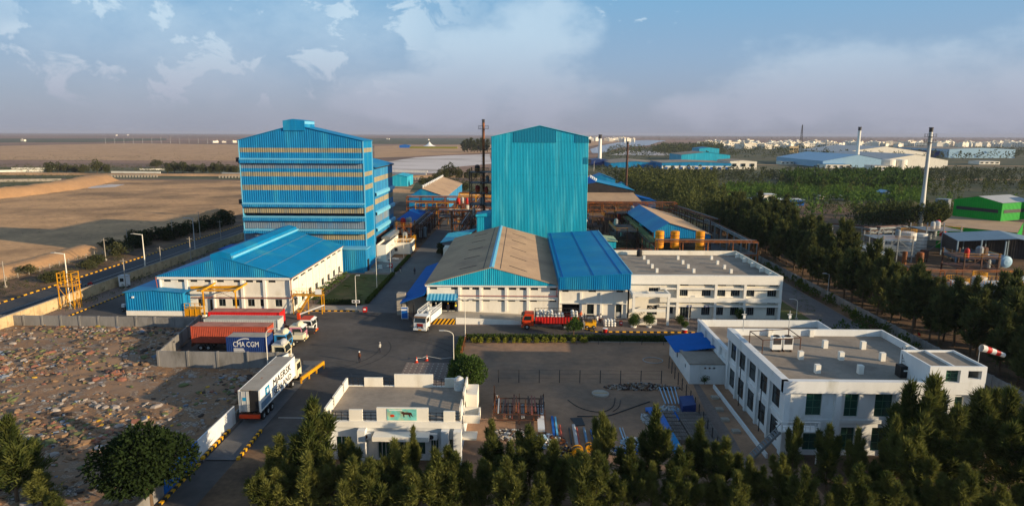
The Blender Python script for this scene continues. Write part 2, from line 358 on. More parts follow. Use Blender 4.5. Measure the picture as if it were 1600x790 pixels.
mb = MB()
for i in range(9):
    for j in range(14):
        mb.box(-17 + i * .76, -16.8 + i * .76, 80.2 + j, 80.55 + j, .018, .03)
struct('grass_blocks', mb, 'concrete')
rect('works_ground', 'belt_soil', -20.6, 62, 175, 330, .010)
rect('works_ground', 'belt_soil', -62, -30.8, 179, 330, .010)
rect('factory_yard', 'belt_soil', 100, 330, 130, 330, .08)
mb = MB()
for (x0, x1, y) in ((-9.2, 62, 104.4),): mb.box(x0, x1, y, y + .25, 0, .16)
struct('kerb', mb, 'concrete')
def striped_kerb(a, b, h=.18, wd=.28, step=.6, m=('yellow_paint', 'black_paint')):
    a, b = Vector((*a, 0)), Vector((*b, 0)); Ln = (b - a).length; u = (b - a) / Ln; k = int(Ln / step); mb = MB(tuple(a)); hw = wd / 2; nn = Vector((-u.y, u.x, 0))
    for i in range(k):
        p, q = a + u * i * step, a + u * (i + 1) * step; mb.cur = i % 2
        mb.prism([p + nn * hw, p - nn * hw, p - nn * hw + Vector((0, 0, h)), p + nn * hw + Vector((0, 0, h))], u * step)
    return struct('kerb', mb, list(m))
striped_kerb((-105.1, 100), (-105.1, 330), .22, .35, .9)
striped_kerb((-84.9, 100), (-84.9, 160), .18, .25)
striped_kerb((13, 110.2), (31, 110.2)); striped_kerb((10.6, 112.6), (13, 110.2))
striped_kerb((-43.5, 122.3), (-31.2, 122.3)); striped_kerb((-33.6, 63.5), (-33.7, 70.5), .3, .3, .45); striped_kerb((-29.8, 63.5), (-30.0, 70.3), .3, .3, .45); striped_kerb((-33.4, 45), (-33.4, 63), .2, .3, .5)
# wavy soil banks
def berm(name, pts, wd, h, m, seed=1, top=.35):
    r = random.Random(seed); P = [Vector((*p, 0)) for p in pts]; rows = []; prof = [(-1, 0), (-.82, .3), (-.55, .75), (-top, .97), (0, 1.03), (top, .95), (.6, .7), (.85, .28), (1, 0)]
    S = []
    for a, b in zip(P, P[1:]):
        k = max(2, int((b - a).length / (wd * .35)))
        for i in range(k): S.append(a.lerp(b, i / k))
    S.append(P[-1]); vs_ = []
    for i, p in enumerate(S):
        d = (S[min(i + 1, len(S) - 1)] - S[max(i - 1, 0)]).normalized(); nn = Vector((-d.y, d.x, 0)); e = min(1, min(i, len(S) - 1 - i) / 2.0 + .02)
        for u, z in prof: vs_.append(p + nn * (u * wd * (.6 + .4 * e) * r.uniform(.92, 1.08)) + Vector((0, 0, max(-.02, z * h * e * r.uniform(.9, 1.1) - .01))))
    n = len(prof); mb = MB(tuple(P[0])); mb._add(vs_, [(i * n + j, i * n + j + 1, (i + 1) * n + j + 1, (i + 1) * n + j) for i in range(len(S) - 1) for j in range(n - 1)])
    return struct(name, mb, m, smooth=True)
berm('soil_bank', [(-128, 120), (-127, 160), (-127.5, 192)], 5.2, 1.6, 'berm_soil', 1)
berm('soil_bank', [at(-60, 312), at(0, 307), at(90, 296), at(163, 281)], 12, 4.6, 'berm_soil', 2)
berm('soil_bank', [at(318, 345), at(345, 336)], 4.5, 3, 'berm_soil', 3)
berm('soil_bank', [at(700, 308), at(752, 306)], 5, 2.4, 'berm_soil', 4)
berm('canal_bank', [(-900, 528), (-400, 528), (-150, 524), (60, 524)], 9, 1.4, 'desert', 5)
# ------------------------------------------------------------------ rubbish yard: an uneven bed of soil and refuse
def fbm(x, y, r=[(.07, 1), (.19, .5), (.43, .25)]):
    return sum(a * math.sin(x * f * 6.1 + 1.7 * math.sin(y * f * 4.3)) * math.cos(y * f * 5.3 + 1.3 * math.sin(x * f * 3.9)) for f, a in r)
def rub_h(x, y):
    e = max(0, min(1, min(-34.6 - x, x + 95.2) / 3.0)) * max(0, min(1, (111 - y) / 3.0)); k = 1 - .6 * max(0, min(1, (x + 60) / 20)); return e * k * (.28 + .16 * fbm(x, y) + .1 * fbm(x * 2.7, y * 2.3)) + .06
m = bpy.data.materials.new('refuse'); m.use_nodes = True; t_ = m.node_tree; n_ = t_.nodes; l_ = t_.links; b_ = n_['Principled BSDF']; b_.inputs['Roughness'].default_value = .95
g_ = n_.new('ShaderNodeNewGeometry')
vo = n_.new('ShaderNodeTexNoise'); vo.inputs['Scale'].default_value = .62; vo.inputs['Detail'].default_value = 7; vo.inputs['Roughness'].default_value = .65; l_.new(g_.outputs['Position'], vo.inputs['Vector'])
cr = n_.new('ShaderNodeValToRGB'); cr.color_ramp.interpolation = 'EASE'; l_.new(vo.outputs['Fac'], cr.inputs[0])
for i, (p, c) in enumerate([(.30, (60, 48, 42)), (.40, (120, 92, 70)), (.47, (142, 108, 76)), (.53, (108, 86, 70)), (.58, (160, 142, 122)), (.63, (80, 70, 64)), (.70, (176, 166, 160))]):
    e_ = cr.color_ramp.elements[i] if i < 2 else cr.color_ramp.elements.new(p); e_.position = p; e_.color = (*srgb(*c), 1)
v2 = n_.new('ShaderNodeTexNoise'); v2.inputs['Scale'].default_value = .09; v2.inputs['Detail'].default_value = 4; l_.new(g_.outputs['Position'], v2.inputs['Vector'])
mr = n_.new('ShaderNodeMapRange'); l_.new(v2.outputs['Fac'], mr.inputs[0]); mr.inputs[1].default_value = .36; mr.inputs[2].default_value = .5
mi = n_.new('ShaderNodeMix'); mi.data_type = 'RGBA'; l_.new(mr.outputs[0], mi.inputs[0]); mi.inputs[6].default_value = (*srgb(138, 110, 86), 1); l_.new(cr.outputs[0], mi.inputs[7])
l_.new(mi.outputs[2], b_.inputs['Base Color']); MATS['refuse'] = m
mb = MB((-65, 80, 0)); nx, ny = 90, 100; vs_ = []
for j in range(ny + 1):
    y = 40 + (111.0 - 40) * j / ny
    for i in range(nx + 1):
        x = -97 + (-34.2 + 97) * i / nx; vs_.append((x, y, rub_h(x, y)))
fs = []
for j in range(ny):
    for i in range(nx):
        x, y = vs_[j * (nx + 1) + i][:2]
        if y > 90.2 and x > -53.2 - (y - 90.6) * .172: continue
        fs.append((j * (nx + 1) + i, j * (nx + 1) + i + 1, (j + 1) * (nx + 1) + i + 1, (j + 1) * (nx + 1) + i))
mb._add(vs_, fs); struct('refuse_ground', mb, 'refuse', smooth=True)
for nme, c in (('litter_white', (150, 141, 134)), ('litter_tan', (132, 106, 82)), ('litter_dark', (70, 60, 54)), ('litter_blue', (112, 124, 140)), ('litter_red', (134, 90, 74)), ('litter_yellow', (190, 150, 50)), ('litter_green', (98, 104, 66))):
    mat(nme, srgb(*c), .8, var=.2)
mb = MB((-65, 80, 0)); rr = random.Random(5)
cl = [(rr.uniform(-93, -38), rr.uniform(50, 114), rr.uniform(1.5, 5.5), rr.choice([0, 1, 1, 2, 4, 6, 0])) for _ in range(75)]
for i in range(6200):
    if rr.random() < .8: cx, cy, cs, cc = rr.choice(cl); x, y = rr.gauss(cx, cs), rr.gauss(cy, cs * .6)
    else: x, y, cc = rr.uniform(-94, -36), rr.uniform(50, 115), 1
    if not (-94.5 < x < -35.4 and 46 < y < 110) or (y > 88 and x > -54.2 - (y - 90.6) * .172): continue
    mb.cur = cc if rr.random() < .45 else rr.choice([0, 1, 1, 1, 2, 2, 2, 3, 4, 5, 6, 6])
    if mb.cur == 5 and rr.random() < .7: mb.cur = 1
    s_ = rr.uniform(.15, .6) * (1.8 if rr.random() < .12 else 1); z = rub_h(x, y)
    Mx = Matrix.Translation((x, y, z + s_ * .1)) @ Matrix.Rotation(rr.uniform(0, 6.3), 4, 'Z') @ Matrix.Rotation(rr.uniform(-.4, .4), 4, 'X')
    if rr.random() < .3: mb.mbox(Mx, (s_, s_ * rr.uniform(.4, 1), s_ * rr.uniform(.1, .4)))
    else: mb.T = Mx; mb.sphere((0, 0, 0), s_ * .6, 6, 4, (1.2, rr.uniform(.6, 1), .5), .25, rr); mb.T = None
o = mb.build('refuse_heap', ['litter_white', 'litter_tan', 'litter_dark', 'litter_blue', 'litter_red', 'litter_yellow', 'litter_green'], kind='stuff'); o['label'] = 'mixed loose rubbish strewn over the walled yard at lower left'; o['category'] = 'rubbish'
# ------------------------------------------------------------------ walls of the site
def wall(name, a, b, h, th, m, label, cap=None, post=0, group=None, z0=0.0, h1=None):
    a, b = Vector((*a, z0)), Vector((*b, z0)); Ln = (b - a).length; u = (b - a) / Ln; nn = Vector((-u.y, u.x, 0)); h1 = h1 or h
    root = thing(name, label, 'wall', tuple(a), 0, group)
    mb = MB(tuple(a)); mb.prism([a + nn * th / 2, a - nn * th / 2, b - nn * th / 2, b + nn * th / 2], (0, 0, h)) if h1 == h else mb._add([a + nn * th / 2, a - nn * th / 2, b - nn * th / 2, b + nn * th / 2, a + nn * th / 2 + Vector((0, 0, h)), a - nn * th / 2 + Vector((0, 0, h)), b - nn * th / 2 + Vector((0, 0, h1)), b + nn * th / 2 + Vector((0, 0, h1))], [(3, 2, 1, 0), (4, 5, 6, 7), (0, 1, 5, 4), (1, 2, 6, 5), (2, 3, 7, 6), (3, 0, 4, 7)])
    mb.build('panel', m, root)
    if post:
        k = int(Ln / post); mb = MB(tuple(a))
        for i in range(k + 1):
            p = a + u * min(i * post, Ln - .2); hh = h + (h1 - h) * i * post / Ln
            mb.prism([p + nn * (th / 2 + .09), p - nn * (th / 2 + .09), p - nn * (th / 2 + .09) + u * .3, p + nn * (th / 2 + .09) + u * .3], (0, 0, hh + .06))
        mb.build('post_row', m, root, kind='stuff' if k > 100 else None)
    if cap:
        mb = MB(tuple(a)); zc = Vector((0, 0, h + .065)); mb.prism([a + nn * (th / 2 + .05) + zc, a - nn * (th / 2 + .05) + zc, b - nn * (th / 2 + .05) + zc, b + nn * (th / 2 + .05) + zc], (0, 0, .08)); mb.build('coping', cap, root)
    return root
wall('boundary_wall', (-90.6, 100), (-90.6, 330), 2.1, .22, 'compound_wall', 'long weathered boundary wall with pilasters beside the public road', 'concrete', 3.2)
wall('yard_wall', (-95.6, 111.2), (-56.8, 110.6), 1.9, .2, 'grey_concrete', 'grey concrete wall behind the rubbish yard, below the blue shed', None, 3.4)
wall('yard_wall', (-95.8, 111.2), (-95.8, 60), 1.9, .2, 'compound_wall', 'sunlit wall on the left edge of the rubbish yard', 'concrete', 3.2)
wall('yard_wall', (-56.6, 110.4), (-53.2, 90.9), 2.4, .2, 'grey_concrete', 'grey wall between the rubbish yard and the parked container lorries', None, 3.3)
wall('yard_wall', (-53.2, 90.6), (-33.7, 90.4), 2.6, .22, 'grey_concrete', 'grey concrete wall in front of the parked container lorries', None, 4.4)
wall('yard_wall', (-33.8, 90.2), (-34.3, 87.6), 2.6, .2, 'cool_white_wall', 'short return wall at the end beside the white lorry cab')
wall('yard_wall', (-33.95, 72.4), (-33.95, 63.6), 2.2, .14, 'cool_white_wall', 'white painted wall stretch beside the striped weighbridge kerbs')
wall('yard_wall', (-33.95, 63.4), (-33.95, 56.8), 2.2, .14, 'blue_paint', 'bright blue painted wall stretch beside the entry lane')
wall('yard_wall', (-33.95, 56.6), (-33.95, 40), 1.5, .16, 'grey_concrete', 'low grey wall at the foot of the entry lane by the dark tree')
wall('yard_wall', (-34.3, 87.4), (-33.95, 72.6), 1.3, .14, 'grey_concrete', 'low wall stretch hidden beside the white container trailer')
wall('perimeter_wall', (64.8, 62), (64.8, 225), 1.7, .2, 'grey_concrete', 'long low perimeter wall along the tree belt on the right', None, 3.0)
wall('canal_wall', at(-60, 270), at(68, 268), 1.8, .5, 'white_wall', 'long white canal wall at the far left edge of the field')
wall('canal_wall', at(18, 264.5), at(100, 264.5), 1.6, .5, 'white_wall', 'farther pale canal wall left of the bushy trees')
wall('canal_wall', at(174, 271), at(251, 272), 2.0, .5, 'white_wall', 'white canal wall below the middle of the far bushy trees')
wall('canal_wall', at(218, 266), at(262, 266), 1.6, .5, 'white_wall', 'short pale canal wall behind the far field, left of the round tree')
wall('canal_wall', at(347, 272.5), at(378, 273.5), 1.8, .5, 'white_wall', 'white canal wall touching the left side of the large blue tower')
wall('canal_wall', at(612, 272), at(666, 274), 1.8, .5, 'white_wall', 'white canal wall behind the small teal shed')
wall('canal_wall', at(612, 268.3), at(668, 269.5), 1.6, .5, 'white_wall', 'upper pale canal wall at the edge of the salt flat')
wall('canal_wall', at(0, 284.5), at(96, 283), 1.8, .6, 'concrete', 'low grey channel wall in the green strip at the far left')
for (x0, x1, y, lb) in ((10, 66, 272.5, 'row of small culvert posts at the far left'), (165, 245, 277, 'row of small culvert posts below the middle canal wall'), (343, 378, 278, 'row of small culvert posts left of the large blue tower'), (640, 658, 281, 'row of small culvert posts behind the tan roofed shed')):
    a = at(x0, y); b = at(x1, y); k = int((x1 - x0) / 4.5); root = thing('culvert', lb, 'culvert', (a[0], a[1], 0))
    mb = MB((a[0], a[1], 0))
    for i in range(k + 1):
        x = a[0] + (b[0] - a[0]) * i / k; y_ = a[1] + (b[1] - a[1]) * i / k; mb.box(x - .5, x + .5, y_ - .3, y_ + .3, 0, 1.7)
    mb.build('pier_row', 'concrete', root)
    mb = MB((a[0], a[1], 0)); mb.beam((a[0], a[1], 1.85), (b[0], b[1], 1.85), .3, .3); mb.build('beam', 'concrete', root)
mat('tyre_mark', (.088, .079, .072), .9, var=.2); mat('dark_mark', (.040, .038, .038), .9, var=.2)
for i, (px, py, R_, a0, a1, m_) in enumerate([(600, 590, 14, 20, 110, 0), (560, 600, 17, 30, 120, 1), (640, 600, 20, 70, 150, 0), (520, 560, 11, -20, 70, 0), (660, 520, 16, 170, 250, 1), (600, 500, 9, 200, 320, 0), (570, 540, 22, 10, 60, 1), (630, 560, 12, 100, 200, 0), (500, 520, 18, -40, 20, 1), (590, 620, 25, 60, 110, 0)]):
    x, y = at(px, py); mb = MB()
    for off in (0, 1.8):
        q = [(x - 6 + (R_ + off + w_) * math.cos(R(a0 + (a1 - a0) * k / 14)), y - 9 + (R_ + off + w_) * .7 * math.sin(R(a0 + (a1 - a0) * k / 14)), .0145 + i * .0004) for k in range(15) for w_ in (0, .22)]
        mb._add(q, [(2 * k, 2 * k + 1, 2 * k + 3, 2 * k + 2) for k in range(14) if -33 < q[2 * k][0] < -11 and 96 > q[2 * k][1] > 60 or (-33 < q[2 * k][0] < -24 and q[2 * k][1] < 119) or (q[2 * k][0] > -50 and 96 < q[2 * k][1] < 112 and q[2 * k][0] < -11)])
    struct('tyre_marks', mb, ('tyre_mark', 'dark_mark')[m_])
# ------------------------------------------------------------------ facades with real openings
def facade(mb, o, u, n, W, z0, z1, ops=(), dep=.18):
    """wall skin from o along u (unit xy), outward normal n; openings (a, b, za, zb) get reveals"""
    o, u, n = Vector((*o[:2], 0)), Vector((*u, 0)), Vector((*n, 0))
    P = lambda a, z, d=0: o + u * a + Vector((0, 0, z)) - n * d
    xs = sorted({0, W} | {q for a in ops for q in a[:2]}); zs = sorted({z0, z1} | {q for a in ops for q in a[2:4]})
    for xa, xb in zip(xs, xs[1:]):
        for za, zb in zip(zs, zs[1:]):
            cx, cz = (xa + xb) / 2, (za + zb) / 2
            if any(a[0] < cx < a[1] and a[2] < cz < a[3] for a in ops): continue
            mb.quad(P(xa, za), P(xb, za), P(xb, zb), P(xa, zb))
    for a, b, za, zb in [q[:4] for q in ops]:
        mb.quad(P(a, za), P(a, za, dep), P(a, zb, dep), P(a, zb)); mb.quad(P(b, za), P(b, zb), P(b, zb, dep), P(b, za, dep))
        mb.quad(P(a, za), P(b, za), P(b, za, dep), P(a, za, dep)); mb.quad(P(a, zb), P(a, zb, dep), P(b, zb, dep), P(b, zb))
def windows(root, org, o, u, n, ops, glass='dark_glass', frame='grey_steel', dep=.16, mull=1, name='window', trans=0):
    o, u, n = Vector((*o[:2], 0)), Vector((*u, 0)), Vector((*n, 0))
    P = lambda a, z, d: o + u * a + Vector((0, 0, z)) - n * d
    for a, b, za, zb in [q[:4] for q in ops]:
        fr = MB(org); t = .05
        for (p, q) in (((a, za), (a, zb)), ((b, za), (b, zb)), ((a, za), (b, za)), ((a, zb), (b, zb))):
            fr.beam(P(p[0], p[1], dep - .03), P(q[0], q[1], dep - .03), t)
        for i in range(1, mull + 1):
            x = a + (b - a) * i / (mull + 1); fr.beam(P(x, za, dep - .03), P(x, zb, dep - .03), t)
        for i in range(trans):
            z = za + (zb - za) * (i + 1) / (trans + 1); fr.beam(P(a, z, dep - .03), P(b, z, dep - .03), t)
        f = fr.build(name, frame, root)
        g = MB(org); g.quad(P(a, za, dep), P(b, za, dep), P(b, zb, dep), P(a, zb, dep)); g.build('pane', glass, f)
def seg(mb, p0, p1, z0, z1, dp=.15, n=(0, -1)):
    """flat strip (pilaster, string course) standing dp proud of a wall"""
    a, b, nn = Vector((*p0, 0)), Vector((*p1, 0)), Vector((*n, 0))
    mb.prism([a - nn * .02 + Vector((0, 0, z0)), a + nn * dp + Vector((0, 0, z0)), b + nn * dp + Vector((0, 0, z0)), b - nn * .02 + Vector((0, 0, z0))], (0, 0, z1 - z0))
# ------------------------------------------------------------------ large banded blue tower (left)
X0, X1, Y0, Y1 = -69.8, -39.2, 162.0, 171.5
EV, RG, RX = 32.2, 35.9, -55.8; org = (-54.5, 162, 0)
T = thing('process_tower', 'tall blue corrugated process tower with pale horizontal bands and a small ridge monitor', 'factory building', org)
ztop = lambda t: EV + (RG - EV) * (1 - abs(X0 + t - RX) / (RX - X0 if X0 + t < RX else X1 - RX))
mb = MB(org)
blues = [(0, 7.6), (12.3, 12.4), (15.6, 15.9), (16.9, 20.0), (21.3, 23.4), (24.5, 24.7), (27.9, 29.3)]
for a, b in blues: mb.corr((X0, Y0), (X1, Y0), a, b)
mb.corr((X0, Y0), (X1, Y0), 30.4, ztop); mb.corr((X0, Y0), (X1, Y0), 24.7, 25.4)
sb = [(0, 7.6), (9.0, 14.3), (15.6, 20), (21.3, 23.4), (24.5, 29.3), (30.4, EV)]
for a, b in sb: mb.corr((X1, Y0), (X1, Y1), a, b, 1.2, .02, (1, 0, 0))
mb.corr((X0, Y1), (X0, Y0), 0, EV, .8, .05, (-1, 0, 0)); mb.corr((X1, Y1), (X0, Y1), 0, lambda t: ztop(X1 - X0 - t), .8, .05, (0, 1, 0))
mb.build('wall', 'blue_cladding', T)
for a, b in [(29.3, 30.4), (23.4, 24.5), (20.0, 21.3), (14.3, 15.6)]:
    mb = MB(org); mb.corr((X0, Y0), (X1, Y0), a, b, .55, .06); mb.corr((X1, Y0), (X1, Y1), a, b, 1.2, .02, (1, 0, 0)); mb.build('translucent_band', 'translucent_sheet', T)
mb = MB(org); mb.corr((-50, Y0), (X1, Y0), 7.6, 9.0, .55, .06); mb.corr((X1, Y0), (X1, Y1), 7.6, 9.0, 1.2, .02, (1, 0, 0)); mb.build('translucent_band', 'translucent_sheet', T)
for a, b, x in [(25.4, 26.7, X1), (10.4, 12.3, X1), (7.6, 9.2, -50)]:
    mb = MB(org); mb.corr((X0, Y0), (x, Y0), a, b, .55, .06); mb.build('weathered_band', 'grey_sheet', T)
for a, b in [(26.7, 27.9), (15.9, 16.9), (12.4, 13.6), (9.2, 10.3)]:
    mb = MB(org); mb.corr((X0 + .1, Y0 - .9), (X1 + .15, Y0 - .9), a, b - .3, .55, .05)
    mb.cur = 1; mb.prism([(X0 + .1, Y0 - .95, b - .32), (X0 + .1, Y0 - .05, b), (X0 + .1, Y0 - .05, b - .1), (X0 + .1, Y0 - .95, b - .42)], (X1 - X0, 0, 0))
    mb.cur = 0; mb.quad((X1 + .15, Y0 - .9, a), (X1 + .15, Y0 - .02, a), (X1 + .15, Y0 - .02, b - .3), (X1 + .15, Y0 - .9, b - .3)); mb.build('canopy', ['blue_cladding', 'pale_flashing'], T)
mb = MB(org)
for (xa, za, xb, zb) in ((X0 - .3, EV - .05, RX, RG + .05), (RX, RG + .05, X1 + .4, EV - .05)):
    mb.prism([(xa, Y0 - .3, za), (xb, Y0 - .3, zb), (xb, Y0 - .3, zb + .12), (xa, Y0 - .3, za + .12)], (0, Y1 - Y0 + .6, 0))
rf = mb.build('roof', 'blue_roof', T)
mb = MB(org); mb.prism([(RX - 2.7, Y0 - .35, 34.6), (RX + 2.6, Y0 - .35, 34.6), (RX + 2.6, Y0 - .35, 37.0), (RX - .3, Y0 - .35, 37.4), (RX - 2.7, Y0 - .35, 37.0)], (0, 8, 0)); mb.build('ridge_monitor', 'blue_cladding', T)
mb = MB(org); mb.prism([(RX + 2.62, Y0 - .2, 36.2), (RX + 2.62, Y0 + 7.4, 36.2), (RX + 2.62, Y0 + 7.4, 36.85), (RX + 2.62, Y0 - .2, 36.85)], (.05, 0, 0)); mb.build('louvre', 'pale_flashing', T)
mb = MB(org); mb.beam((X1 + .1, Y0 - .05, 0), (X1 + .1, Y0 - .05, EV), .22); mb.beam((X0 - .02, Y0 - .05, 0), (X0 - .02, Y0 - .05, EV), .2); mb.beam((X1 + .1, Y1, 0), (X1 + .1, Y1, EV), .2); mb.build('corner_flashing', 'pale_flashing', T)
for z in (27.4, 17.0):
    mb = MB(org); mb.box(X0 - 1.1, X0 - .1, Y0 + .2, Y0 + 1.4, z - .5, z + .6); mb.box(X0 - .7, X0 - .3, Y0 + .5, Y0 + 1.1, z - .9, z - .5); mb.build('exhaust_box', 'dark_steel', T)
org = (-41, 158, 0)
A = thing('annex', 'small blue flat-roofed annex with a doorway at the foot of the banded tower', 'annex', org)
mb = MB(org); mb.corr((-45.0, 157.8), (-38.3, 157.8), 0, 5.9, .5, .06); mb.corr((-38.3, 157.8), (-38.3, 161.9), 0, 5.9, .5, .05, (1, 0, 0)); mb.corr((-45, 161.9), (-45, 157.8), 0, 5.9, .5, .05, (-1, 0, 0)); mb.build('wall', 'blue_cladding', A)
mb = MB(org); mb.box(-45.3, -38.0, 157.4, 161.95, 5.9, 6.05); mb.build('roof', 'pale_flashing', A)
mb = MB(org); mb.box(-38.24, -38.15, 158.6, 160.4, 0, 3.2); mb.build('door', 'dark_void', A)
mb = MB(org); mb.box(-38.6, -36.2, 157, 162, 0, .35); mb.build('step', 'concrete', A)
# second blue tower behind
X0, X1, Y0, Y1 = -68.0, -41.0, 181.5, 207.0; org = (-54.5, 181.5, 0)
T = thing('process_tower', 'second, lower blue tower half hidden behind the banded tower', 'factory building', org)
mb = MB(org)
for a, b in [(5.5, 9.0), (11.5, 14.4), (15.9, 20.6), (22.0, 24.8)]: mb.corr((X1, Y0), (X1, Y1), a, b, .6, .07, (1, 0, 0))
mb.corr((X0, Y0), (X1, Y0), 0, lambda t: 24.8 + 3.2 * (1 - abs(t - 13.5) / 13.5), .6, .07); mb.corr((X0, Y1), (X0, Y0), 0, 24.8, .6, .07, (-1, 0, 0)); mb.corr((X1, Y1), (X0, Y1), 0, lambda t: 24.8 + 3.2 * (1 - abs(t - 13.5) / 13.5), .6, .07, (0, 1, 0))
mb.build('wall', 'blue_cladding', T)
for a, b, m_ in [(20.6, 22.0, 'translucent_sheet'), (14.4, 15.9, 'translucent_sheet'), (9.0, 11.5, 'grey_sheet')]:
    mb = MB(org); mb.corr((X1, Y0), (X1, Y1), a, b, .6, .06, (1, 0, 0)); mb.build('translucent_band', m_, T)
mb = MB(org); mb.box(X1 - .4, X1 - .3, Y0, Y1, 0, 5.5); mb.build('wall_base', 'rust_steel', T)
for z in (17.6, 12.2, 7.6):
    mb = MB(org); mb.prism([(X1, Y0, z + .3), (X1 + .6, Y0, z), (X1 + .6, Y0, z - .8), (X1 + .5, Y0, z - .8), (X1 + .5, Y0, z - .1), (X1, Y0, z + .2)], (0, Y1 - Y0 + .6, 0)); mb.build('canopy', 'pale_flashing', T)
mb = MB(org)
for (xa, za, xb, zb) in ((X0 - .4, 24.7, -54.5, 28.1), (-54.5, 28.1, X1 + .5, 24.7)): mb.prism([(xa, Y0 - .3, za), (xb, Y0 - .3, zb), (xb, Y0 - .3, zb + .12), (xa, Y0 - .3, za + .12)], (0, Y1 - Y0 + .6, 0))
mb.build('roof', 'blue_roof', T)
mb = MB(org); mb.tube((X1 + .55, Y0, 24.5), (X1 + .55, Y1, 24.5), .18); mb.build('gutter', 'dark_steel', T)
# ------------------------------------------------------------------ tall teal tower (middle)
X0, X1, Y0, Y1 = -8.6, 18.6, 186.0, 212.0; org = (5, 186, 0); PK = 4.9
T = thing('process_tower', 'tall plain teal corrugated tower with a low gable, in the middle', 'factory building', org)
zt = lambda t: 33.2 + 3.0 * (1 - abs(X0 + t - PK) / (PK - X0 if X0 + t < PK else X1 - PK))
mb = MB(org)
for a, b in [(0, 12.0), (12.03, 19.3), (19.33, 22.7), (22.73, 27.0), (27.03, 31.9)]: mb.corr((X0, Y0), (X1, Y0), a, b, .42, .07)
mb.corr((X0, Y0), (X1, Y0), 31.93, zt, .42, .07)
mb.corr((X1, Y0), (X1, Y1), 0, 33.2, .42, .07, (1, 0, 0)); mb.corr((X0, Y1), (X0, Y0), 0, 33.2, .42, .07, (-1, 0, 0)); mb.corr((X1, Y1), (X0, Y1), 0, 33.2, .6, .07, (0, 1, 0)); mb.build('wall', 'teal_cladding', T)
mb = MB(org); f0 = Y0 - .13; mb.corr((-2.5, f0), (9.6, f0), 31.7, lambda t: zt(-2.5 - X0 + t) - .02, .42, .06); mb.corr((14.7, f0), (18.6, f0), 31.7, lambda t: zt(14.7 - X0 + t) - .02, .42, .06); mb.corr((17.3, f0), (18.6, f0), 25.8, 27.6, .42, .06); mb.build('cladding_patch', 'deep_teal_sheet', T)
mb = MB(org)
for (xa, za, xb, zb) in ((X0 - .3, 33.15, PK, 36.3), (PK, 36.3, X1 + .3, 33.15)): mb.prism([(xa, Y0 - .35, za), (xb, Y0 - .35, zb), (xb, Y0 - .35, zb + .12), (xa, Y0 - .35, za + .12)], (0, Y1 - Y0 + .6, 0))
mb.build('roof', 'teal_cladding', T)
for z in (32.0, 26.5, 11.0, 6.5):
    mb = MB(org); mb.box(X1 + .08, X1 + .8, Y0 + .3, Y0 + 3, z - .45, z + .5); mb.prism([(X1 + .08, Y0 + .2, z + .5), (X1 + 1.1, Y0 + .2, z + .3), (X1 + 1.1, Y0 + .2, z + .4), (X1 + .08, Y0 + .2, z + .65)], (0, 3, 0)); mb.build('side_hood', 'dark_steel', T)
mb = MB(org); mb.corr((-12.9, 187), (-8.7, 187), 0, 10.6, .42, .06); mb.corr((-12.9, 194), (-12.9, 187), 0, 10.6, .5, .05, (-1, 0, 0)); mb.prism([(-13.2, 186.6, 10.6), (-8.66, 186.6, 10.6), (-8.66, 186.6, 11.9), (-13.2, 186.6, 11.1)], (0, 7.5, 0)); mb.build('side_shed', 'teal_cladding', T)
# ------------------------------------------------------------------ long blue-roofed warehouse with ridge monitor (left)
X0, X1, Y0, Y1 = -69.0, -44.0, 120.7, 156.5; PX = -56.6; E_, P_ = 7.05, 10.9; org = (-56.5, 120.7, 0)
Wh = thing('warehouse', 'white warehouse with broad bright blue gable roof and raised ridge, left of the lawn', 'warehouse', org)
u, n = (1, 0), (0, -1); bays = [0, 5.1, 10.2, 15.8, 20.1, 25.0]
upper, lower = [], []
for a, b in zip(bays, bays[1:]): upper.append((a + .7, a + 2.1, 6.0, 6.4)); 
for a, b in zip(bays[:-1], bays[1:-1]): upper.append((b - 1.7, b - .45, 6.0, 6.4))
for a in (7.0, 11.0, 13.6, 16.6, 19.0, 21.9): lower.append((a, a + 1.35, 1.3, 2.7))
lower.append((9.3, 10.2, .1, 2.6))
mb = MB(org); facade(mb, (X0, Y0), u, n, 25.0, 0, E_, upper + lower)
sidew = []
for k in range(8): sidew.append((1.6 + k * 4.4, 3.5 + k * 4.4, .9, 2.4)); sidew.append((1.6 + k * 4.4, 4.9 + k * 4.4, 5.9, 6.3))
facade(mb, (X1, Y0), (0, 1), (1, 0), Y1 - Y0, 0, E_, sidew); facade(mb, (X1, Y1), (-1, 0), (0, 1), 25, 0, E_); facade(mb, (X0, Y1), (0, -1), (-1, 0), Y1 - Y0, 0, E_)
mb.build('wall', 'white_wall', Wh)
windows(Wh, org, (X0, Y0), u, n, upper, mull=0); windows(Wh, org, (X0, Y0), u, n, lower, mull=1); windows(Wh, org, (X1, Y0), (0, 1), (1, 0), sidew, mull=0)
mb = MB(org)
for a in bays: seg(mb, (X0 + max(0, a - .25), Y0), (X0 + min(25, a + .25), Y0), 0, E_ - .45, .28)
for k in range(9): seg(mb, (X1, Y0 + max(0, k * 4.4 - .2)), (X1, Y0 + k * 4.4 + .25), 0, E_ - .45, .28, (1, 0))
seg(mb, (X0 - .3, Y0), (X1 + .3, Y0), E_ - .45, E_, .42); seg(mb, (X1, Y0 + .01), (X1, Y1), E_ - .45, E_, .4, (1, 0)); seg(mb, (X0, Y0), (X1, Y0), 3.25, 3.4, .12); seg(mb, (X1, Y0 + .01), (X1, Y1), 3.2, 3.35, .12, (1, 0))
mb.build('pilaster', 'white_trim', Wh)
mb = MB(org); mb.corr((X0 - .3, Y0 - .45), (X1 + .3, Y0 - .45), E_ + .02, lambda t: max(E_ + .05, E_ + (P_ - E_) * (1 - abs(X0 - .3 + t - PX) / 12.8)), .4, .06)
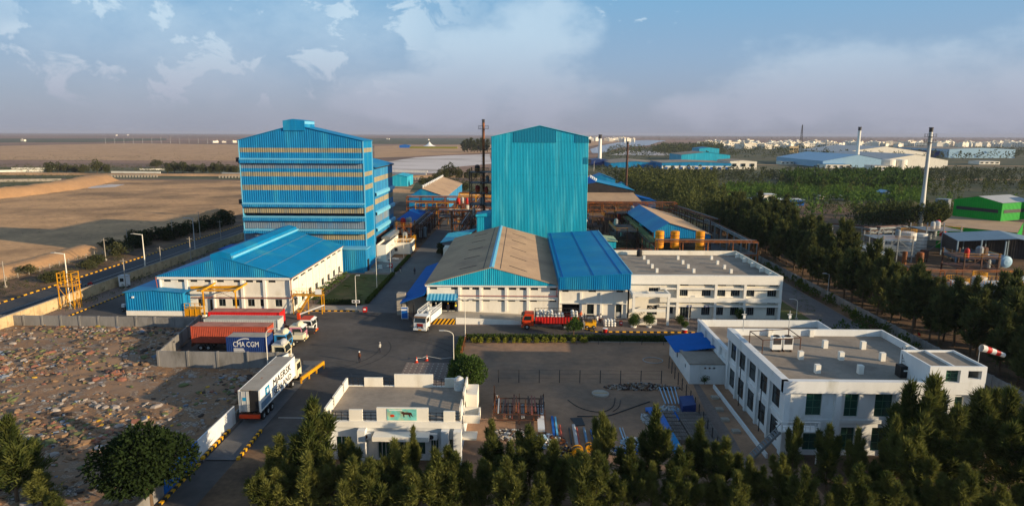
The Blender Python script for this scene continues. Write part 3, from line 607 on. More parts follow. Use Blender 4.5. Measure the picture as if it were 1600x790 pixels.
mb.corr((X1 + .3, Y1 + .1), (X0 - .3, Y1 + .1), E_ + .02, lambda t: max(E_ + .05, E_ + (P_ - E_) * (1 - abs(X1 + .3 - t - PX) / 12.8)), .4, .06, (0, 1, 0)); mb.build('gable', 'blue_cladding', Wh)
mb = MB(org); xa, xb = X0 - .5, X1 + .5
for (p, q) in (((xa, E_), (PX, P_)), ((PX, P_), (xb, E_))): mb.prism([(p[0], Y0 - .6, p[1]), (q[0], Y0 - .6, q[1]), (q[0], Y0 - .6, q[1] + .1), (p[0], Y0 - .6, p[1] + .1)], (0, Y1 - Y0 + .9, 0))
mb.build('roof', 'blue_roof', Wh)
mb = MB(org)
for xx in (-52.3, -48.2): zz = P_ + .13 - (xx - PX) * (P_ - E_) / (xb - PX); mb.box(xx - .05, xx + .05, Y0 - .6, Y1 + .3, zz - .02, zz + .02)
mb.build('roof_seam', 'grey_sheet', Wh)
mb = MB(org); mb.prism([(PX - 2.1, Y0 - .5, P_ - .7), (PX + 2.1, Y0 - .5, P_ - .7), (PX + 1.75, Y0 - .5, P_ + .7), (PX, Y0 - .5, P_ + 1.15), (PX - 2.1, Y0 - .5, P_ + .55)], (0, Y1 - Y0 + .7, 0)); rm = mb.build('ridge_monitor', 'blue_roof', Wh)
mb = MB(org); mb.box(PX + 1.9, PX + 2.3, Y0 - .55, Y1 + .2, P_ - .15, P_ + .25); mb.build('ridge_gutter', 'pale_flashing', Wh)
mb = MB(org); mb.path([(X1 + .5, Y1, E_ - .1), (X1 + .52, Y0 - .5, E_ - .1), (X1 + .3, Y0 - .5, E_ - .6), (X1 + .2, Y0 - .45, 3.1), (X0 + 6, Y0 - .4, 3.05)], .09); mb.path([(X0 - .5, Y1, E_ - .1), (X0 - .5, Y0 - .5, E_ - .1), (X0 - .3, Y0 - .5, 4.9)], .09); mb.build('downpipe', 'brown_pipe', Wh)
# blue corner shed and yellow gantry
org = (-69, 119.5, 0)
A = thing('shed', 'low blue corrugated shed on a white plinth at the left end of the warehouse', 'shed', org)
mb = MB(org); mb.corr((-74.4, 118.2), (-63.4, 118.2), .95, lambda t: 4.5 + .35 * (1 - abs(t - 5.5) / 5.5), .45, .06); mb.corr((-74.4, 131), (-74.4, 118.2), .95, 4.5, .45, .06, (-1, 0, 0)); mb.corr((-63.4, 118.2), (-63.4, 120.6), .95, 4.5, .45, .06, (1, 0, 0)); mb.build('wall', 'blue_cladding', A)
mb = MB(org); mb.box(-74.45, -63.35, 118.1, 118.3, 0, .95); mb.box(-74.45, -74.25, 118.3, 131, 0, .95); mb.build('plinth', 'white_trim', A)
mb = MB(org); mb.prism([(-74.7, 117.9, 4.45), (-68.9, 117.9, 4.9), (-63.1, 117.9, 4.45), (-63.1, 117.9, 4.55), (-68.9, 117.9, 5.0), (-74.7, 117.9, 4.55)], (0, 2.7, 0)); mb.prism([(-74.7, 120.6, 4.45), (-69.6, 120.6, 4.85), (-69.6, 120.6, 4.95), (-74.7, 120.6, 4.55)], (0, 10.4, 0)); mb.build('roof', 'blue_roof', A)
mb = MB(org); mb.cbox((-72.9, 118.05, 3.6), (.35, .3, .3)); mb.build('lamp', 'white_paint', A)
org = (-60, 118.4, 0)
A = thing('loading_gantry', 'yellow steel loading gantry with a hipped beam in front of the white warehouse', 'gantry', org)
for x in (-62.5, -56.9, -49.8)[:2] + (-49.8,):
    if x == -49.8: continue
    mb = MB(org); mb.beam((x + (3.0 if x == -62.5 else 3.5), 117.9, .3), (x + (3.0 if x == -62.5 else 3.5), 117.9, 5.0), .22); mb.build('leg', 'yellow_steel', A)
mb = MB(org); mb.beam((-60.6, 117.9, 5.0), (-53.3, 117.9, 5.1), .22, .3)
for x in (-59.5, -53.4): mb.beam((x, 117.2, 5.0), (x + 1.2, 121.0, 5.9), .2, .3)
mb.beam((-63.0, 120.3, 5.0), (-53.2, 120.3, 5.2), .15, .5); mb.build('beam', 'yellow_steel', A)
mb = MB(org); mb.beam((-59.4, 118, 3.4), (-53.5, 119.8, 5.0), .06); mb.beam((-53.4, 118, 3.4), (-59, 119.8, 5.0), .06); mb.build('brace', 'brown_pipe', A)
mb = MB(org)
for x in (-59.5, -53.4): mb.cbox((x, 117.9, .18), (.6, .6, .36))
mb.build('footing', 'white_trim', A)
org = (-61.8, 118.6, 0); A = thing('platform', 'small yellow stair platform between the blue shed and the warehouse wall', 'platform', org)
mb = MB(org); mb.box(-63.2, -60.2, 117.9, 119.4, 1.3, 1.42); mb.build('deck', 'yellow_steel', A)
mb = MB(org)
for x in (-63.2, -62.2, -61.2, -60.2): mb.beam((x, 117.9, 0), (x, 117.9, 2.5), .09)
for z in (1.9, 2.5): mb.beam((-63.2, 117.9, z), (-60.2, 117.9, z), .09)
mb.build('railing', 'yellow_steel', A)
mb = MB(org); mb.quad((-63.1, 117.95, .1), (-60.3, 117.95, .1), (-60.3, 117.95, 1.3), (-63.1, 117.95, 1.3)); mb.build('skirt', 'yellow_steel', A)
org = (-43, 121, 0); A = thing('staircase', 'yellow steel staircase and landing at the right corner of the white warehouse', 'staircase', org)
mb = MB(org); mb.box(-43.6, -37.9, 120.2, 121.8, 3.5, 3.65); mb.build('landing', 'yellow_steel', A)
mb = MB(org)
for x in (-43.5, -40.6, -38.0): mb.beam((x, 120.3, 0), (x, 120.3, 3.5), .16); 
mb.beam((-38, 121.7, 0), (-38, 121.7, 3.5), .16); mb.build('post_set', 'yellow_steel', A)
mb = MB(org)
for i in range(14): mb.box(-42.4 + i * .15, -42.15 + i * .15, 119.2, 120.2, i * .25, i * .25 + .05)
mb.beam((-42.5, 119.15, .1), (-40.2, 119.15, 3.6), .08, .2); mb.beam((-42.5, 120.2, .1), (-40.2, 120.2, 3.6), .08, .2); mb.build('flight', 'yellow_steel', A)
mb = MB(org)
for z in (4.0, 4.6): mb.beam((-43.6, 120.2, z), (-37.9, 120.2, z), .06); mb.beam((-37.9, 120.2, z), (-37.9, 121.8, z), .06); mb.beam((-43.6, 121.8, z), (-37.9, 121.8, z), .06)
for i in range(7): mb.beam((-43.6 + i * .95, 120.2, 3.6), (-43.6 + i * .95, 120.2, 4.6), .06)
mb.beam((-42.5, 119.15, 1.1), (-40.2, 119.15, 4.6), .06); mb.build('railing', 'yellow_steel', A)
mb = MB(org); mb.quad((-39.1, 120.1, 3.9), (-37.9, 120.1, 3.9), (-37.9, 120.1, 4.9), (-39.1, 120.1, 4.9)); mb.build('sign_board', 'white_paint', A)
org = (-62, 130, 0)
A = thing('lean_to', 'dark blue lean-to roof along the far left side of the blue-roofed warehouse', 'shed', org)
mb = MB(org); mb.prism([(-72.5, 132, 4.4), (-69.3, 132, 5.6), (-69.3, 132, 5.7), (-72.5, 132, 4.5)], (0, 28, 0)); mb.build('roof', 'dark_blue_roof', A)
mb = MB(org); mb.corr((-72.4, 160), (-72.4, 132), 0, 4.4, .5, .06, (-1, 0, 0)); mb.corr((-72.4, 132), (-69.3, 132), 0, 4.4, .5, .06); mb.build('wall', 'blue_cladding', A)
A = thing('shed', 'small dark blue flat-roofed shed left of the banded tower base', 'shed', (-73, 166, 0))
mb = MB((-73, 166, 0)); mb.corr((-77.5, 164), (-70.2, 164), 0, 4.6, .5, .06); mb.corr((-77.5, 171), (-77.5, 164), 0, 4.6, .5, .06, (-1, 0, 0)); mb.build('wall', 'blue_cladding', A)
mb = MB((-73, 166, 0)); mb.prism([(-77.8, 163.6, 4.6), (-70.1, 163.6, 5.2), (-70.1, 163.6, 5.3), (-77.8, 163.6, 4.7)], (0, 7.6, 0)); mb.build('roof', 'dark_blue_roof', A)
# ------------------------------------------------------------------ tan gable warehouse and its blue neighbour (middle)
X0, X1, Y0, Y1 = -17.7, 7.0, 119.5, 174.5; PX = -5.5; E_, P_ = 6.15, 9.55; org = (-5.5, 119.5, 0)
Wh = thing('warehouse', 'white warehouse with tan gable roof and blue corrugated gable, middle foreground', 'warehouse', org)
bays = [0, 6.1, 10.1, 14.9, 19.0, 24.7]; ops = []; F1 = 1.1
for i, (a, b) in enumerate(zip(bays, bays[1:])):
    ops += [(a + .5, a + 1.9, 5.2, 5.6), (b - 1.6, b - .35, 5.2, 5.6)]
    if i: ops += [(a + .4, a + 1.7, 2.95, 3.25), (b - 1.6, b - .35, 2.95, 3.25)]
mb = MB(org); door = [(.8, 5.6, 1.1, 3.5)]
facade(mb, (X0, Y0), (1, 0), (0, -1), X1 - X0, 0, E_, ops + door, .2); facade(mb, (X0, Y1), (0, -1), (-1, 0), Y1 - Y0, 0, E_); facade(mb, (X1, Y1), (-1, 0), (0, 1), X1 - X0, 0, E_)
mb.build('wall', 'white_wall', Wh); windows(Wh, org, (X0, Y0), (1, 0), (0, -1), ops, mull=0)
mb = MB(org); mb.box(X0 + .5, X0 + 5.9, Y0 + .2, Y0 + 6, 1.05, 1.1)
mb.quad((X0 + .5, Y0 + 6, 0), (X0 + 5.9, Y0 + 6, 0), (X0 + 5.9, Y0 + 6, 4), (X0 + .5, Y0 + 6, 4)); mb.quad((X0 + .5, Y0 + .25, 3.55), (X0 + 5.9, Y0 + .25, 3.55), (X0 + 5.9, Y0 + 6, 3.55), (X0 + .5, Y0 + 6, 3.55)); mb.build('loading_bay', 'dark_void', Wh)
mb = MB(org)
for a in bays: seg(mb, (X0 + max(0, a - .22), Y0), (X0 + min(24.7, a + .22), Y0), 1.1, E_ - .3, .3)
seg(mb, (X0 - .3, Y0), (X1, Y0), E_ - .3, E_, .45); seg(mb, (X0 + 6.1, Y0), (X1, Y0), 3.4, 3.55, .5); mb.build('pilaster', 'white_trim', Wh)
mb = MB(org); gz = lambda x: max(E_ + .05, E_ + (P_ - E_) * (1 - abs(x - PX) / (PX - X0 + .3)))
mb.corr((X0 - .3, Y0 - .5), (X1 + .05, Y0 - .5), E_ + .02, lambda t: gz(X0 - .3 + t), .38, .06); mb.build('gable', 'teal_cladding', Wh)
mb = MB(org)
for p, q in (((X0 - .4, E_), (PX, P_)), ((PX, P_), (X1 + .1, E_ + .05))): mb.prism([(p[0], Y0 - .65, p[1]), (q[0], Y0 - .65, q[1]), (q[0], Y0 - .65, q[1] + .12), (p[0], Y0 - .65, p[1] + .12)], (0, Y1 - Y0 + .9, 0))
mb.build('roof', 'tan_roof', Wh)
mb = MB(org); mb.prism([(PX - .45, Y0 - .7, P_ + .04), (PX, Y0 - .7, P_ + .2), (PX + .45, Y0 - .7, P_ + .04), (PX + .45, Y0 - .7, P_ + .12), (PX, Y0 - .7, P_ + .27), (PX - .45, Y0 - .7, P_ + .12)], (0, Y1 - Y0 + 1, 0)); mb.build('ridge_cap', 'pale_flashing', Wh)
sl = (P_ - E_) / (PX - X0 + .4)
for k in range(5):
    for sgn in (-1, 1):
        y = Y0 + 5 + k * 10.5; mb = MB(org); a, b = 3.2, 6.6
        mb.beam((PX + sgn * a, y, P_ + .17 - sl * a), (PX + sgn * b, y + (.8 if sgn < 0 else -1.2), P_ + .17 - sl * b), .2, .05); mb.build('roof_slot', 'dark_steel', Wh)
for sgn in (-1, 1):
    mb = MB(org); mb.box(PX + sgn * 1.6 - .06, PX + sgn * 1.6 + .06, Y0, Y1, P_ + .125 - sl * 1.6, P_ + .16 - sl * 1.6); mb.build('roof_seam', 'dark_steel', Wh)
mb = MB(org); mb.path([(X0, Y0 - .45, 4.15), (X1, Y0 - .55, 4.15)], .07); mb.path([(X1 - .3, Y0 - .5, 4.1), (X1 - .3, Y0 - .5, E_ - .2)], .06); mb.build('fire_pipe', 'red_pipe', Wh)
mb = MB(org); mb.corr((X0 + .2, Y0 - 1.9), (X0 + 5.8, Y0 - 1.9), 3.35, 3.36, .4, .05)
k = 18
for i in range(k):
    x = X0 + .1 + i * 5.8 / k; mb.cur = i % 2; mb.prism([(x, Y0 - .05, 4.35), (x, Y0 - 1.9, 3.55), (x, Y0 - 1.9, 3.6), (x, Y0 - .05, 4.4)], (5.8 / k, 0, 0))
mb.build('awning', ['pale_flashing', 'blue_roof'], Wh)
# raised dock with striped edge and white ramp
org = (-14, 116.5, 0); A = thing('loading_dock', 'raised loading dock with yellow and black striped face and a white ramp', 'loading dock', org)
mb = MB(org); mb.box(-17.6, -11.8, 114.2, 119.4, 0, 1.05); mb.prism([(-11.8, 114.4, 0), (-11.8, 114.4, 1.05), (6.0, 114.4, .3), (6.0, 114.4, 0)], (0, 5, 0)); mb.build('deck', 'concrete', A)
mb = MB(org); mb.prism([(-11.78, 114.32, 0), (-11.78, 114.32, 1.25), (-2.0, 114.32, .85), (3.0, 114.32, .3), (3.0, 114.32, 0)], (0, .06, 0)); mb.build('ramp_wall', 'white_trim', A)
mb = MB(org); w_ = .36; k = int(5.8 / w_)
mb.cur = 1; mb.quad((-17.6, 114.17, 0), (-11.82, 114.17, 0), (-11.82, 114.17, 1.05), (-17.6, 114.17, 1.05)); mb.cur = 0
x = -17.5
while x < -11.9:
    a, b = x, x + w_; dx = .8
    mb.quad(*[(min(max(px_, -17.6), -11.82), 114.16, z_) for px_, z_ in ((a, 0), (b, 0), (b + dx, 1.05), (a + dx, 1.05))]); x += .72
mb.build('striped_face', ['yellow_paint', 'black_paint'], A)
# C2
X0, X1, Y0, Y1 = 7.1, 19.9, 118.9, 172.5; org = (13.5, 118.9, 0)
Wh = thing('warehouse', 'white block with sloping bright blue roof and deep blue fascia, beside the tan roof', 'warehouse', org)
ops = [(.6, 3.9, .1, 2.75), (5.3, 6.6, .8, 2.7), (10.7, 11.8, .1, 2.7), (.6, 1.8, 5.05, 5.4), (5.5, 6.9, 5.05, 5.4), (10.7, 12.0, 5.05, 5.4)]
mb = MB(org); facade(mb, (X0, Y0), (1, 0), (0, -1), X1 - X0, 0, 5.9, ops, .25); facade(mb, (X1, Y0), (0, 1), (1, 0), Y1 - Y0, 0, 5.9); facade(mb, (X1, Y1), (-1, 0), (0, 1), X1 - X0, 0, 5.9); mb.build('wall', 'white_wall', Wh)
windows(Wh, org, (X0, Y0), (1, 0), (0, -1), ops[1:2] + ops[3:], mull=0, dep=.22)
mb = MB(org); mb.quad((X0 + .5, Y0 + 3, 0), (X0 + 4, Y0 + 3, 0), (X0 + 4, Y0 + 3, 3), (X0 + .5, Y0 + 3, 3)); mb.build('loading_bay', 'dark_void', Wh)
mb = MB(org); mb.quad((X0 + 10.7, Y0 + .2, .1), (X0 + 11.8, Y0 + .2, .1), (X0 + 11.8, Y0 + .2, 2.7), (X0 + 10.7, Y0 + .2, 2.7)); d_ = mb.build('door', 'dark_glass', Wh)
mb = MB(org); mb.box(X0 + 10.85, X0 + 11.65, Y0 + .15, Y0 + .19, .25, 1.2); mb.build('door_panel', 'light_grey', d_)
mb = MB(org)
for a in (0, 4.1, 7.9, 12.8): seg(mb, (X0 + max(0, a - .2), Y0), (X0 + min(12.8, a + .2), Y0), 0, 5.0, .25)
seg(mb, (X0, Y0), (X1, Y0), 2.85, 3.0, .35); mb.build('pilaster', 'white_trim', Wh)
zl, zr = 7.9, 8.75
mb = MB(org); mb.corr((X0 - .1, Y0 - .8), (X1 + .4, Y0 - .8), 5.7, lambda t: zl + (zr - zl) * t / 13.3, .38, .07); mb.corr((X1 + .4, Y0 - .8), (X1 + .4, Y1), 5.7, zr, .38, .07, (1, 0, 0)); mb.corr((X0 - .1, Y1), (X0 - .1, Y0 - .8), 5.7, zl, .38, .05, (-1, 0, 0)); mb.corr((X1 + .4, Y1), (X0 - .1, Y1), 5.7, zl, .38, .05, (0, 1, 0)); mb.build('fascia', 'blue_cladding', Wh)
mb = MB(org); mb.prism([(X0 - .2, Y0 - .95, zl), (X1 + .55, Y0 - .95, zr), (X1 + .55, Y0 - .95, zr + .12), (X0 - .2, Y0 - .95, zl + .12)], (0, Y1 - Y0 + 1.2, 0)); mb.build('roof', 'blue_roof', Wh)
mb = MB(org)
for f in (.06, .48, .86): xx = X0 - .2 + f * 13.5; zz = zl + (zr - zl) * f + .12; mb.box(xx - .08, xx + .08, Y0 - .95, Y1 + .2, zz - .02, zz + .07)
mb.build('roof_seam', 'dark_blue_roof', Wh)
mb = MB(org); mb.beam((X1 + .55, Y0 - .95, zr + .1), (X1 + .55, Y1, zr + .1), .14, .2); mb.build('edge_flashing', 'pale_flashing', Wh)
# lean-to on the west side
org = (-20, 118, 0); A = thing('lean_to', 'bright blue lean-to roof along the main road, left of the tan-roofed warehouse', 'shed', org)
mb = MB(org); mb.prism([(-22.4, 116.8, 3.1), (-17.9, 116.8, 4.7), (-17.9, 116.8, 4.8), (-22.4, 116.8, 3.2)], (0, 34, 0)); mb.build('roof', 'dark_blue_roof', A)
mb = MB(org); mb.box(-22.0, -17.8, 121.5, 121.7, 0, 3.2); mb.box(-22.1, -21.9, 121.7, 150, 0, 3.0); mb.build('wall', 'concrete', A)
mb = MB(org)
for x in (-22.1, -19.9): mb.beam((x, 117.1, 0), (x, 117.1, 3.2), .14)
mb.build('post_set', 'dark_steel', A)
mb = MB(org); mb.box(-23.6, -22.0, 120.0, 121.6, 0, 4.2); mb.build('side_cabin', 'concrete', A)
org = (-21.5, 116.4, 0); A = thing('notice_board', 'tall blue notice board with pale heading beside the loading dock', 'sign', org)
mb = MB(org); mb.box(-22.1, -20.8, 116.3, 116.4, .35, 2.6); mb.build('board', 'white_paint', A)
mb = MB(org); mb.box(-22.0, -20.9, 116.26, 116.3, .45, 1.9); mb.box(-22.0, -20.9, 116.26, 116.3, 2.25, 2.5); mb.build('panel', 'blue_paint', A)
mb = MB(org); mb.beam((-22.0, 116.45, 0), (-22.0, 116.45, 2.5), .08); mb.beam((-20.9, 116.45, 0), (-20.9, 116.45, 2.5), .08); mb.build('post_pair', 'grey_steel', A)
org = (-16, 166, 0); A = thing('canopy', 'teal open canopy behind the tan-roofed warehouse by the main road', 'canopy', org)
mb = MB(org); p = [at(688, 378, 5.2), at(722, 372, 5.6), at(748, 357, 6), at(700, 365, 5.4)]; mb.prism([(p[0][0], p[0][1], 5.0), (p[1][0], p[1][1], 5.4), (p[2][0], p[2][1], 6.0), (p[3][0], p[3][1], 5.4)], (0, 0, .15)); mb.build('roof', 'teal_cladding', A)
mb = MB(org); mb.box(-20.2, -17.0, 166, 171, 0, 4.9); mb.build('wall', 'white_wall', A)
# ------------------------------------------------------------------ office block behind the forecourt
X0, X1, Y0, Y1 = 20.3, 48.4, 119.3, 145.6; org = (34, 119.3, 0); ZP = 8.35
Of = thing('office_building', 'two-storey cream office block with flat roof and recessed porch, beside the blue fascia', 'office building', org)
ops, sl_ = [], []
piers = [8.9, 15.9, 21.3, 28.1]
for a, b in zip(piers, piers[1:]):
    ops += [(a + .5, a + 2.0, 4.35, 5.6), (b - 2.4, b - .7, 4.35, 5.6), (b - 2.3, b - .7, .7, 2.3)]
    sl_ += [(a + .5, a + 2.1, 6.3, 6.65), (b - 2.1, b - .5, 6.3, 6.65), (b - 2.3, b - .7, 2.95, 3.2)]
ops += [(16.3, 17.7, .7, 2.3), (7.0, 8.3, .9, 2.3), (9.6, 11.7, .1, 2.5), (12.6, 15.0, .1, 2.4), (22.0, 23.4, .7, 2.3), (3.6, 5.4, 4.0, 5.9), (3.4, 5.3, .7, 2.5)]
ops = [o_ for i, o_ in enumerate(ops) if not any(j < i and not (o_[1] <= q[0] or o_[0] >= q[1] or o_[3] <= q[2] or o_[2] >= q[3]) for j, q in enumerate(ops))]
mb = MB(org); facade(mb, (X0, Y0), (1, 0), (0, -1), X1 - X0, 0, ZP, ops + sl_, .28)
se = [(2 + k * 4.2, 3.6 + k * 4.2, z, z + 1.2) for k in range(6) for z in (.8, 4.3)]
facade(mb, (X1, Y0), (0, 1), (1, 0), Y1 - Y0, 0, ZP, se); facade(mb, (X1, Y1), (-1, 0), (0, 1), X1 - X0, 0, ZP)
for q in ((X0, Y0 + .25, X0 + .01, Y1),): mb.box(X0, X1 - .25, Y1 - .25, Y1 - .02, 7.2, ZP); mb.box(X1 - .25, X1 - .02, Y0 + .02, Y1 - .02, 7.2, ZP); mb.box(X0, X1 - .25, Y0 + .02, Y0 + .27, 7.2, ZP)
mb.build('wall', 'white_wall', Of)
windows(Of, org, (X0, Y0), (1, 0), (0, -1), ops, mull=3, dep=.26); windows(Of, org, (X0, Y0), (1, 0), (0, -1), sl_, mull=0, dep=.26); windows(Of, org, (X1, Y0), (0, 1), (1, 0), se)
mb = MB(org); mb.box(X0, X1 - .25, Y0 + .25, Y1 - .25, 7.2, 7.35); mb.build('roof', 'roof_screed', Of)
mb = MB(org)
for a in piers: seg(mb, (X0 + min(a, 27.8) - .22, Y0), (X0 + min(a + .25, 28.1), Y0), 0, 6.8, .75)
seg(mb, (X0, Y0), (X1, Y0), 6.75, ZP + .05, .8)
mb.build('pilaster', 'white_trim', Of)
for z0_, z1_, d in ((5.75, 6.05, .7), (3.35, 4.15, .85), (2.45, 2.75, .7)):
    mb = MB(org); seg(mb, (X0 + 5.6, Y0), (X1, Y0), z0_, z1_, d); mb.build('sun_shade', 'white_trim', Of)
mb = MB(org); mb.box(X0 - .2, X0 + 6.6, Y0 - 4.8, Y0 - 4.5, 5.3, 5.9); mb.box(X0 + 6.3, X0 + 6.6, Y0 - 4.5, Y0 - .8, 5.3, 5.9); mb.box(X0 - .2, X0 + .1, Y0 - 4.5, Y0 - .8, 5.3, 5.9); mb.box(X0 + .1, X0 + 6.3, Y0 - 4.5, Y0 - .8, 5.3, 5.42)
mb.box(X0 + 2.9, X0 + 3.1, Y0 - 4.5, Y0 - .8, 5.4, 5.65); mb.box(X0 + .1, X0 + 6.0, Y0 - 4.7, Y0 - 4.5, 2.5, 3.0); mb.build('porch_roof', 'white_trim', Of)
for x in (X0 + .05, X0 + 6.3):
    mb = MB(org); mb.box(x - .22, x + .22, Y0 - 4.8, Y0 - 4.4, 0, 5.3); mb.build('porch_column', 'white_trim', Of)
mb = MB(org); mb.box(X0 + .3, X0 + 4.4, Y0 - 4.6, Y0 - 4.4, 0, 1.1); mb.build('porch_wall', 'white_trim', Of)
mb = MB(org)
for i in range(12): mb.beam((X0 + .5 + i * .33, Y0 - 2.2, .3 + i * .22), (X0 + .5 + i * .33, Y0 - .9, .3 + i * .22), .3, .06)
mb.build('porch_stair', 'concrete', Of)
for x in (11.3, 14.5):
    mb = MB(org); mb.box(X0 + x - .55, X0 + x + .25, Y0 - .78, Y0 - .72, 2.4, 2.8); s_ = mb.build('sign_board', 'navy_paint', Of)
    mb = MB(org); mb.box(X0 + x - .42, X0 + x + .12, Y0 - .8, Y0 - .785, 2.55, 2.65); mb.build('sign_text', 'white_paint', s_)
mb = MB(org)
for i in range(5): mb.box(X1 - 1.1, X1 - .3, Y0 + 3 + i * 5, Y0 + 3.4 + i * 5, 7.35, ZP - .1)
mb.build('parapet_buttress', 'white_trim', Of)
for k_ in range(4):
    for r_ in range(3):
        px = [(247, 95), (275, 125), (303, 155), (335, 185), (480, 97), (513, 127), (549, 156), (588, 187), (710, 97), (751, 130), (798, 160), (844, 190)][k_ + 4 * r_]
        x, y = at(950 + px[0] / 4.39, 380 + (px[1] + 14) / 4.39, 7.35); mb = MB(org); mb.cbox((x, y, 7.75), (.5, .5, .8)); mb.build('roof_stub', 'white_trim', Of)
x, y = at(999, 400, 7.35); A = thing('water_tank', 'black plastic water tank on the office roof beside the blue slope', 'water tank', (x, y, 7.35)); mb = MB((x, y, 7.35)); mb.lathe((x, y, 7.36), [(.62, 0), (.62, .3), (.58, .34), (.62, .38), (.62, 1.1), (.45, 1.4), (.2, 1.5)], 16); mb.build('body', 'black_paint', A, smooth=False); mb = MB((x, y, 7.35)); mb.lathe((x, y, 8.86), [(.2, 0), (.2, .12), (0, .14)], 12); mb.build('lid', 'dark_steel', A)
# ------------------------------------------------------------------ cream two-storey building lower right
X0, X1, Y0, Y1 = 28.3, 48.4, 66.2, 84.9; ZP = 8.5; org = (38, 66.2, 0)
B = thing('office_building', 'large cream flat-roofed building with tall green windows at lower right', 'office building', org)
ops = [(2.2, 3.9, 4.5, 7.0), (6.3, 7.8, 4.4, 7.0), (9.5, 11.4, 4.4, 7.0), (11.9, 13.3, 4.4, 7.0), (15.0, 17.0, 4.3, 6.9), (17.6, 18.8, 4.9, 6.8), (2.2, 3.8, .5, 3.2), (6.2, 7.7, .5, 3.2), (9.5, 11.3, .5, 3.2), (12.0, 13.3, .5, 3.2), (15.0, 17.0, .5, 3.2)]
mb = MB(org); facade(mb, (X0, Y0), (1, 0), (0, -1), X1 - X0, 0, ZP, ops, .3)
sw = [(a, a + 2.1, z, z + 2.4) for a in (15.1, 11.35, 7.6, 3.9, .5) for z in (.8, 4.6)]
facade(mb, (X0, Y1), (0, -1), (-1, 0), Y1 - Y0, 0, ZP, sw, .3); facade(mb, (X1, Y0), (0, 1), (1, 0), Y1 - Y0, 0, ZP, sw, .3); facade(mb, (X1, Y1), (-1, 0), (0, 1), X1 - X0, 0, ZP)
mb.box(X0 + .02, X0 + .3, Y0 + .02, Y1 - .02, 7.6, ZP); mb.box(X0 + .3, X1 - .3, Y1 - .3, Y1 - .02, 7.6, ZP); mb.box(X1 - .3, X1 - .02, Y0 + .02, Y1 - .02, 7.6, ZP); mb.box(X0 + .3, X1 - .3, Y0 + .02, Y0 + .3, 7.6, ZP)
mb.build('wall', 'cool_white_wall', B)
windows(B, org, (X0, Y0), (1, 0), (0, -1), ops, 'green_glass', 'green_frame', .28, 1, trans=2); windows(B, org, (X0, Y1), (0, -1), (-1, 0), sw, 'dark_glass', 'dark_steel', .1, 0, trans=1); windows(B, org, (X1, Y0), (0, 1), (1, 0), sw, 'dark_glass', 'dark_steel', .28, 0)
mb = MB(org); mb.box(X0 + .3, X1 - .3, Y0 + .3, Y1 - .3, 7.45, 7.62); mb.build('roof', 'roof_screed', B)
mb = MB(org); seg(mb, (X0 - .55, Y0), (X1 + .3, Y0), 7.25, ZP + .06, .6); seg(mb, (X0, Y0 - .55), (X0, Y1), 7.25, ZP + .06, .55, (-1, 0))
for a in (0, 5.4, 11.45 + .2, 17.2, 20.1): seg(mb, (X0 + max(-.5, a - .3), Y0), (X0 + min(20.1, a + .3), Y0), 0, 7.25, .55)
for a in (.2, 3.95, 7.7, 11.4, 15.2, 18.6): seg(mb, (X0, Y0 + a - .2), (X0, Y0 + a + .2), 0, 7.25, .3, (-1, 0))
seg(mb, (X0, Y0), (X1, Y0), 3.7, 4.1, .12); seg(mb, (X0, Y0), (X0, Y1), 3.7, 4.1, .12, (-1, 0)); mb.build('pilaster', 'cool_white_wall', B)
mb = MB(org)
for a in (5.2, 12.4): mb.path([(X0 - .6, Y0 + a, 6.9), (X0 - .6, Y0 + a, .2)], .06)
mb.build('downpipe', 'black_paint', B); mb = MB(org); mb.path([(X0 + 13.9, Y0 - .75, 6.7), (X0 + 13.9, Y0 - .75, .5)], .07); mb.build('downpipe', 'white_trim', B)
mb = MB(org); mb.box(X0 - 2.0, X0 - 1.8, Y0 - 1, Y1, 0, .55); mb.build('apron_kerb', 'cool_white_wall', B)
# stair block
SX0, SY1 = 42.8, 71.0; SZ = 10.35; so = [(1.6, 3.2, 8.3, 9.9)]
mb = MB(org); facade(mb, (SX0, Y0 - .62), (1, 0), (0, -1), 5.9, ZP + .07, SZ, [(1.7, 3.2, ZP + .1, 9.95), (4.0, 5.4, 9.0, 9.9)], .5)
facade(mb, (SX0, SY1), (0, -1), (-1, 0), SY1 - Y0 + .62, 7.6, SZ); facade(mb, (SX0 + 5.9, Y0 - .62), (0, 1), (1, 0), SY1 - Y0 + .62, 0, SZ); facade(mb, (SX0 + 5.9, SY1), (-1, 0), (0, 1), 5.9, 7.6, SZ)
rq = MB(org); rq.box(SX0 + .2, SX0 + 5.7, Y0 - .4, SY1 - .2, SZ - .35, SZ - .2); rq.build('stair_roof', 'roof_screed', B)
for q in ((SX0 + .01, SX0 + .2, Y0 - .6, SY1 - .01), (SX0 + 5.7, SX0 + 5.89, Y0 - .6, SY1 - .01), (SX0 + 2.5, SX0 + 2.7, Y0 - .4, SY1 - .2), (SX0 + .2, SX0 + 5.7, Y0 - .61, Y0 - .4), (SX0 + .2, SX0 + 5.7, SY1 - .2, SY1 - .01)): mb.box(*q, SZ - .2, SZ + .02)
mb.build('stair_block', 'cool_white_wall', B)
windows(B, org, (SX0, Y0 - .62), (1, 0), (0, -1), [(1.7, 3.2, ZP + .1, 9.95)], 'green_glass', 'green_frame', .45, 1, trans=2)
for px, py in [(781, 160), (960, 165), (666, 213), (857, 216), (1051, 220), (745, 278), (947, 281)]:
    x, y = at(1030 + px / 3.02, 490 + py / 3.02, 7.62); mb = MB(org); mb.cbox((x, y, 8.12), (.55, .55, 1.0)); mb.build('roof_stub', 'white_trim', B)
mb = MB(org)
for x in (33, 38.5): mb.box(x, x + .5, Y1 - .75, Y1 - .3, 7.6, ZP + .05)
for y in (78, 73): mb.box(X1 - .8, X1 - .3, y, y + .4, 7.6, ZP + .05)
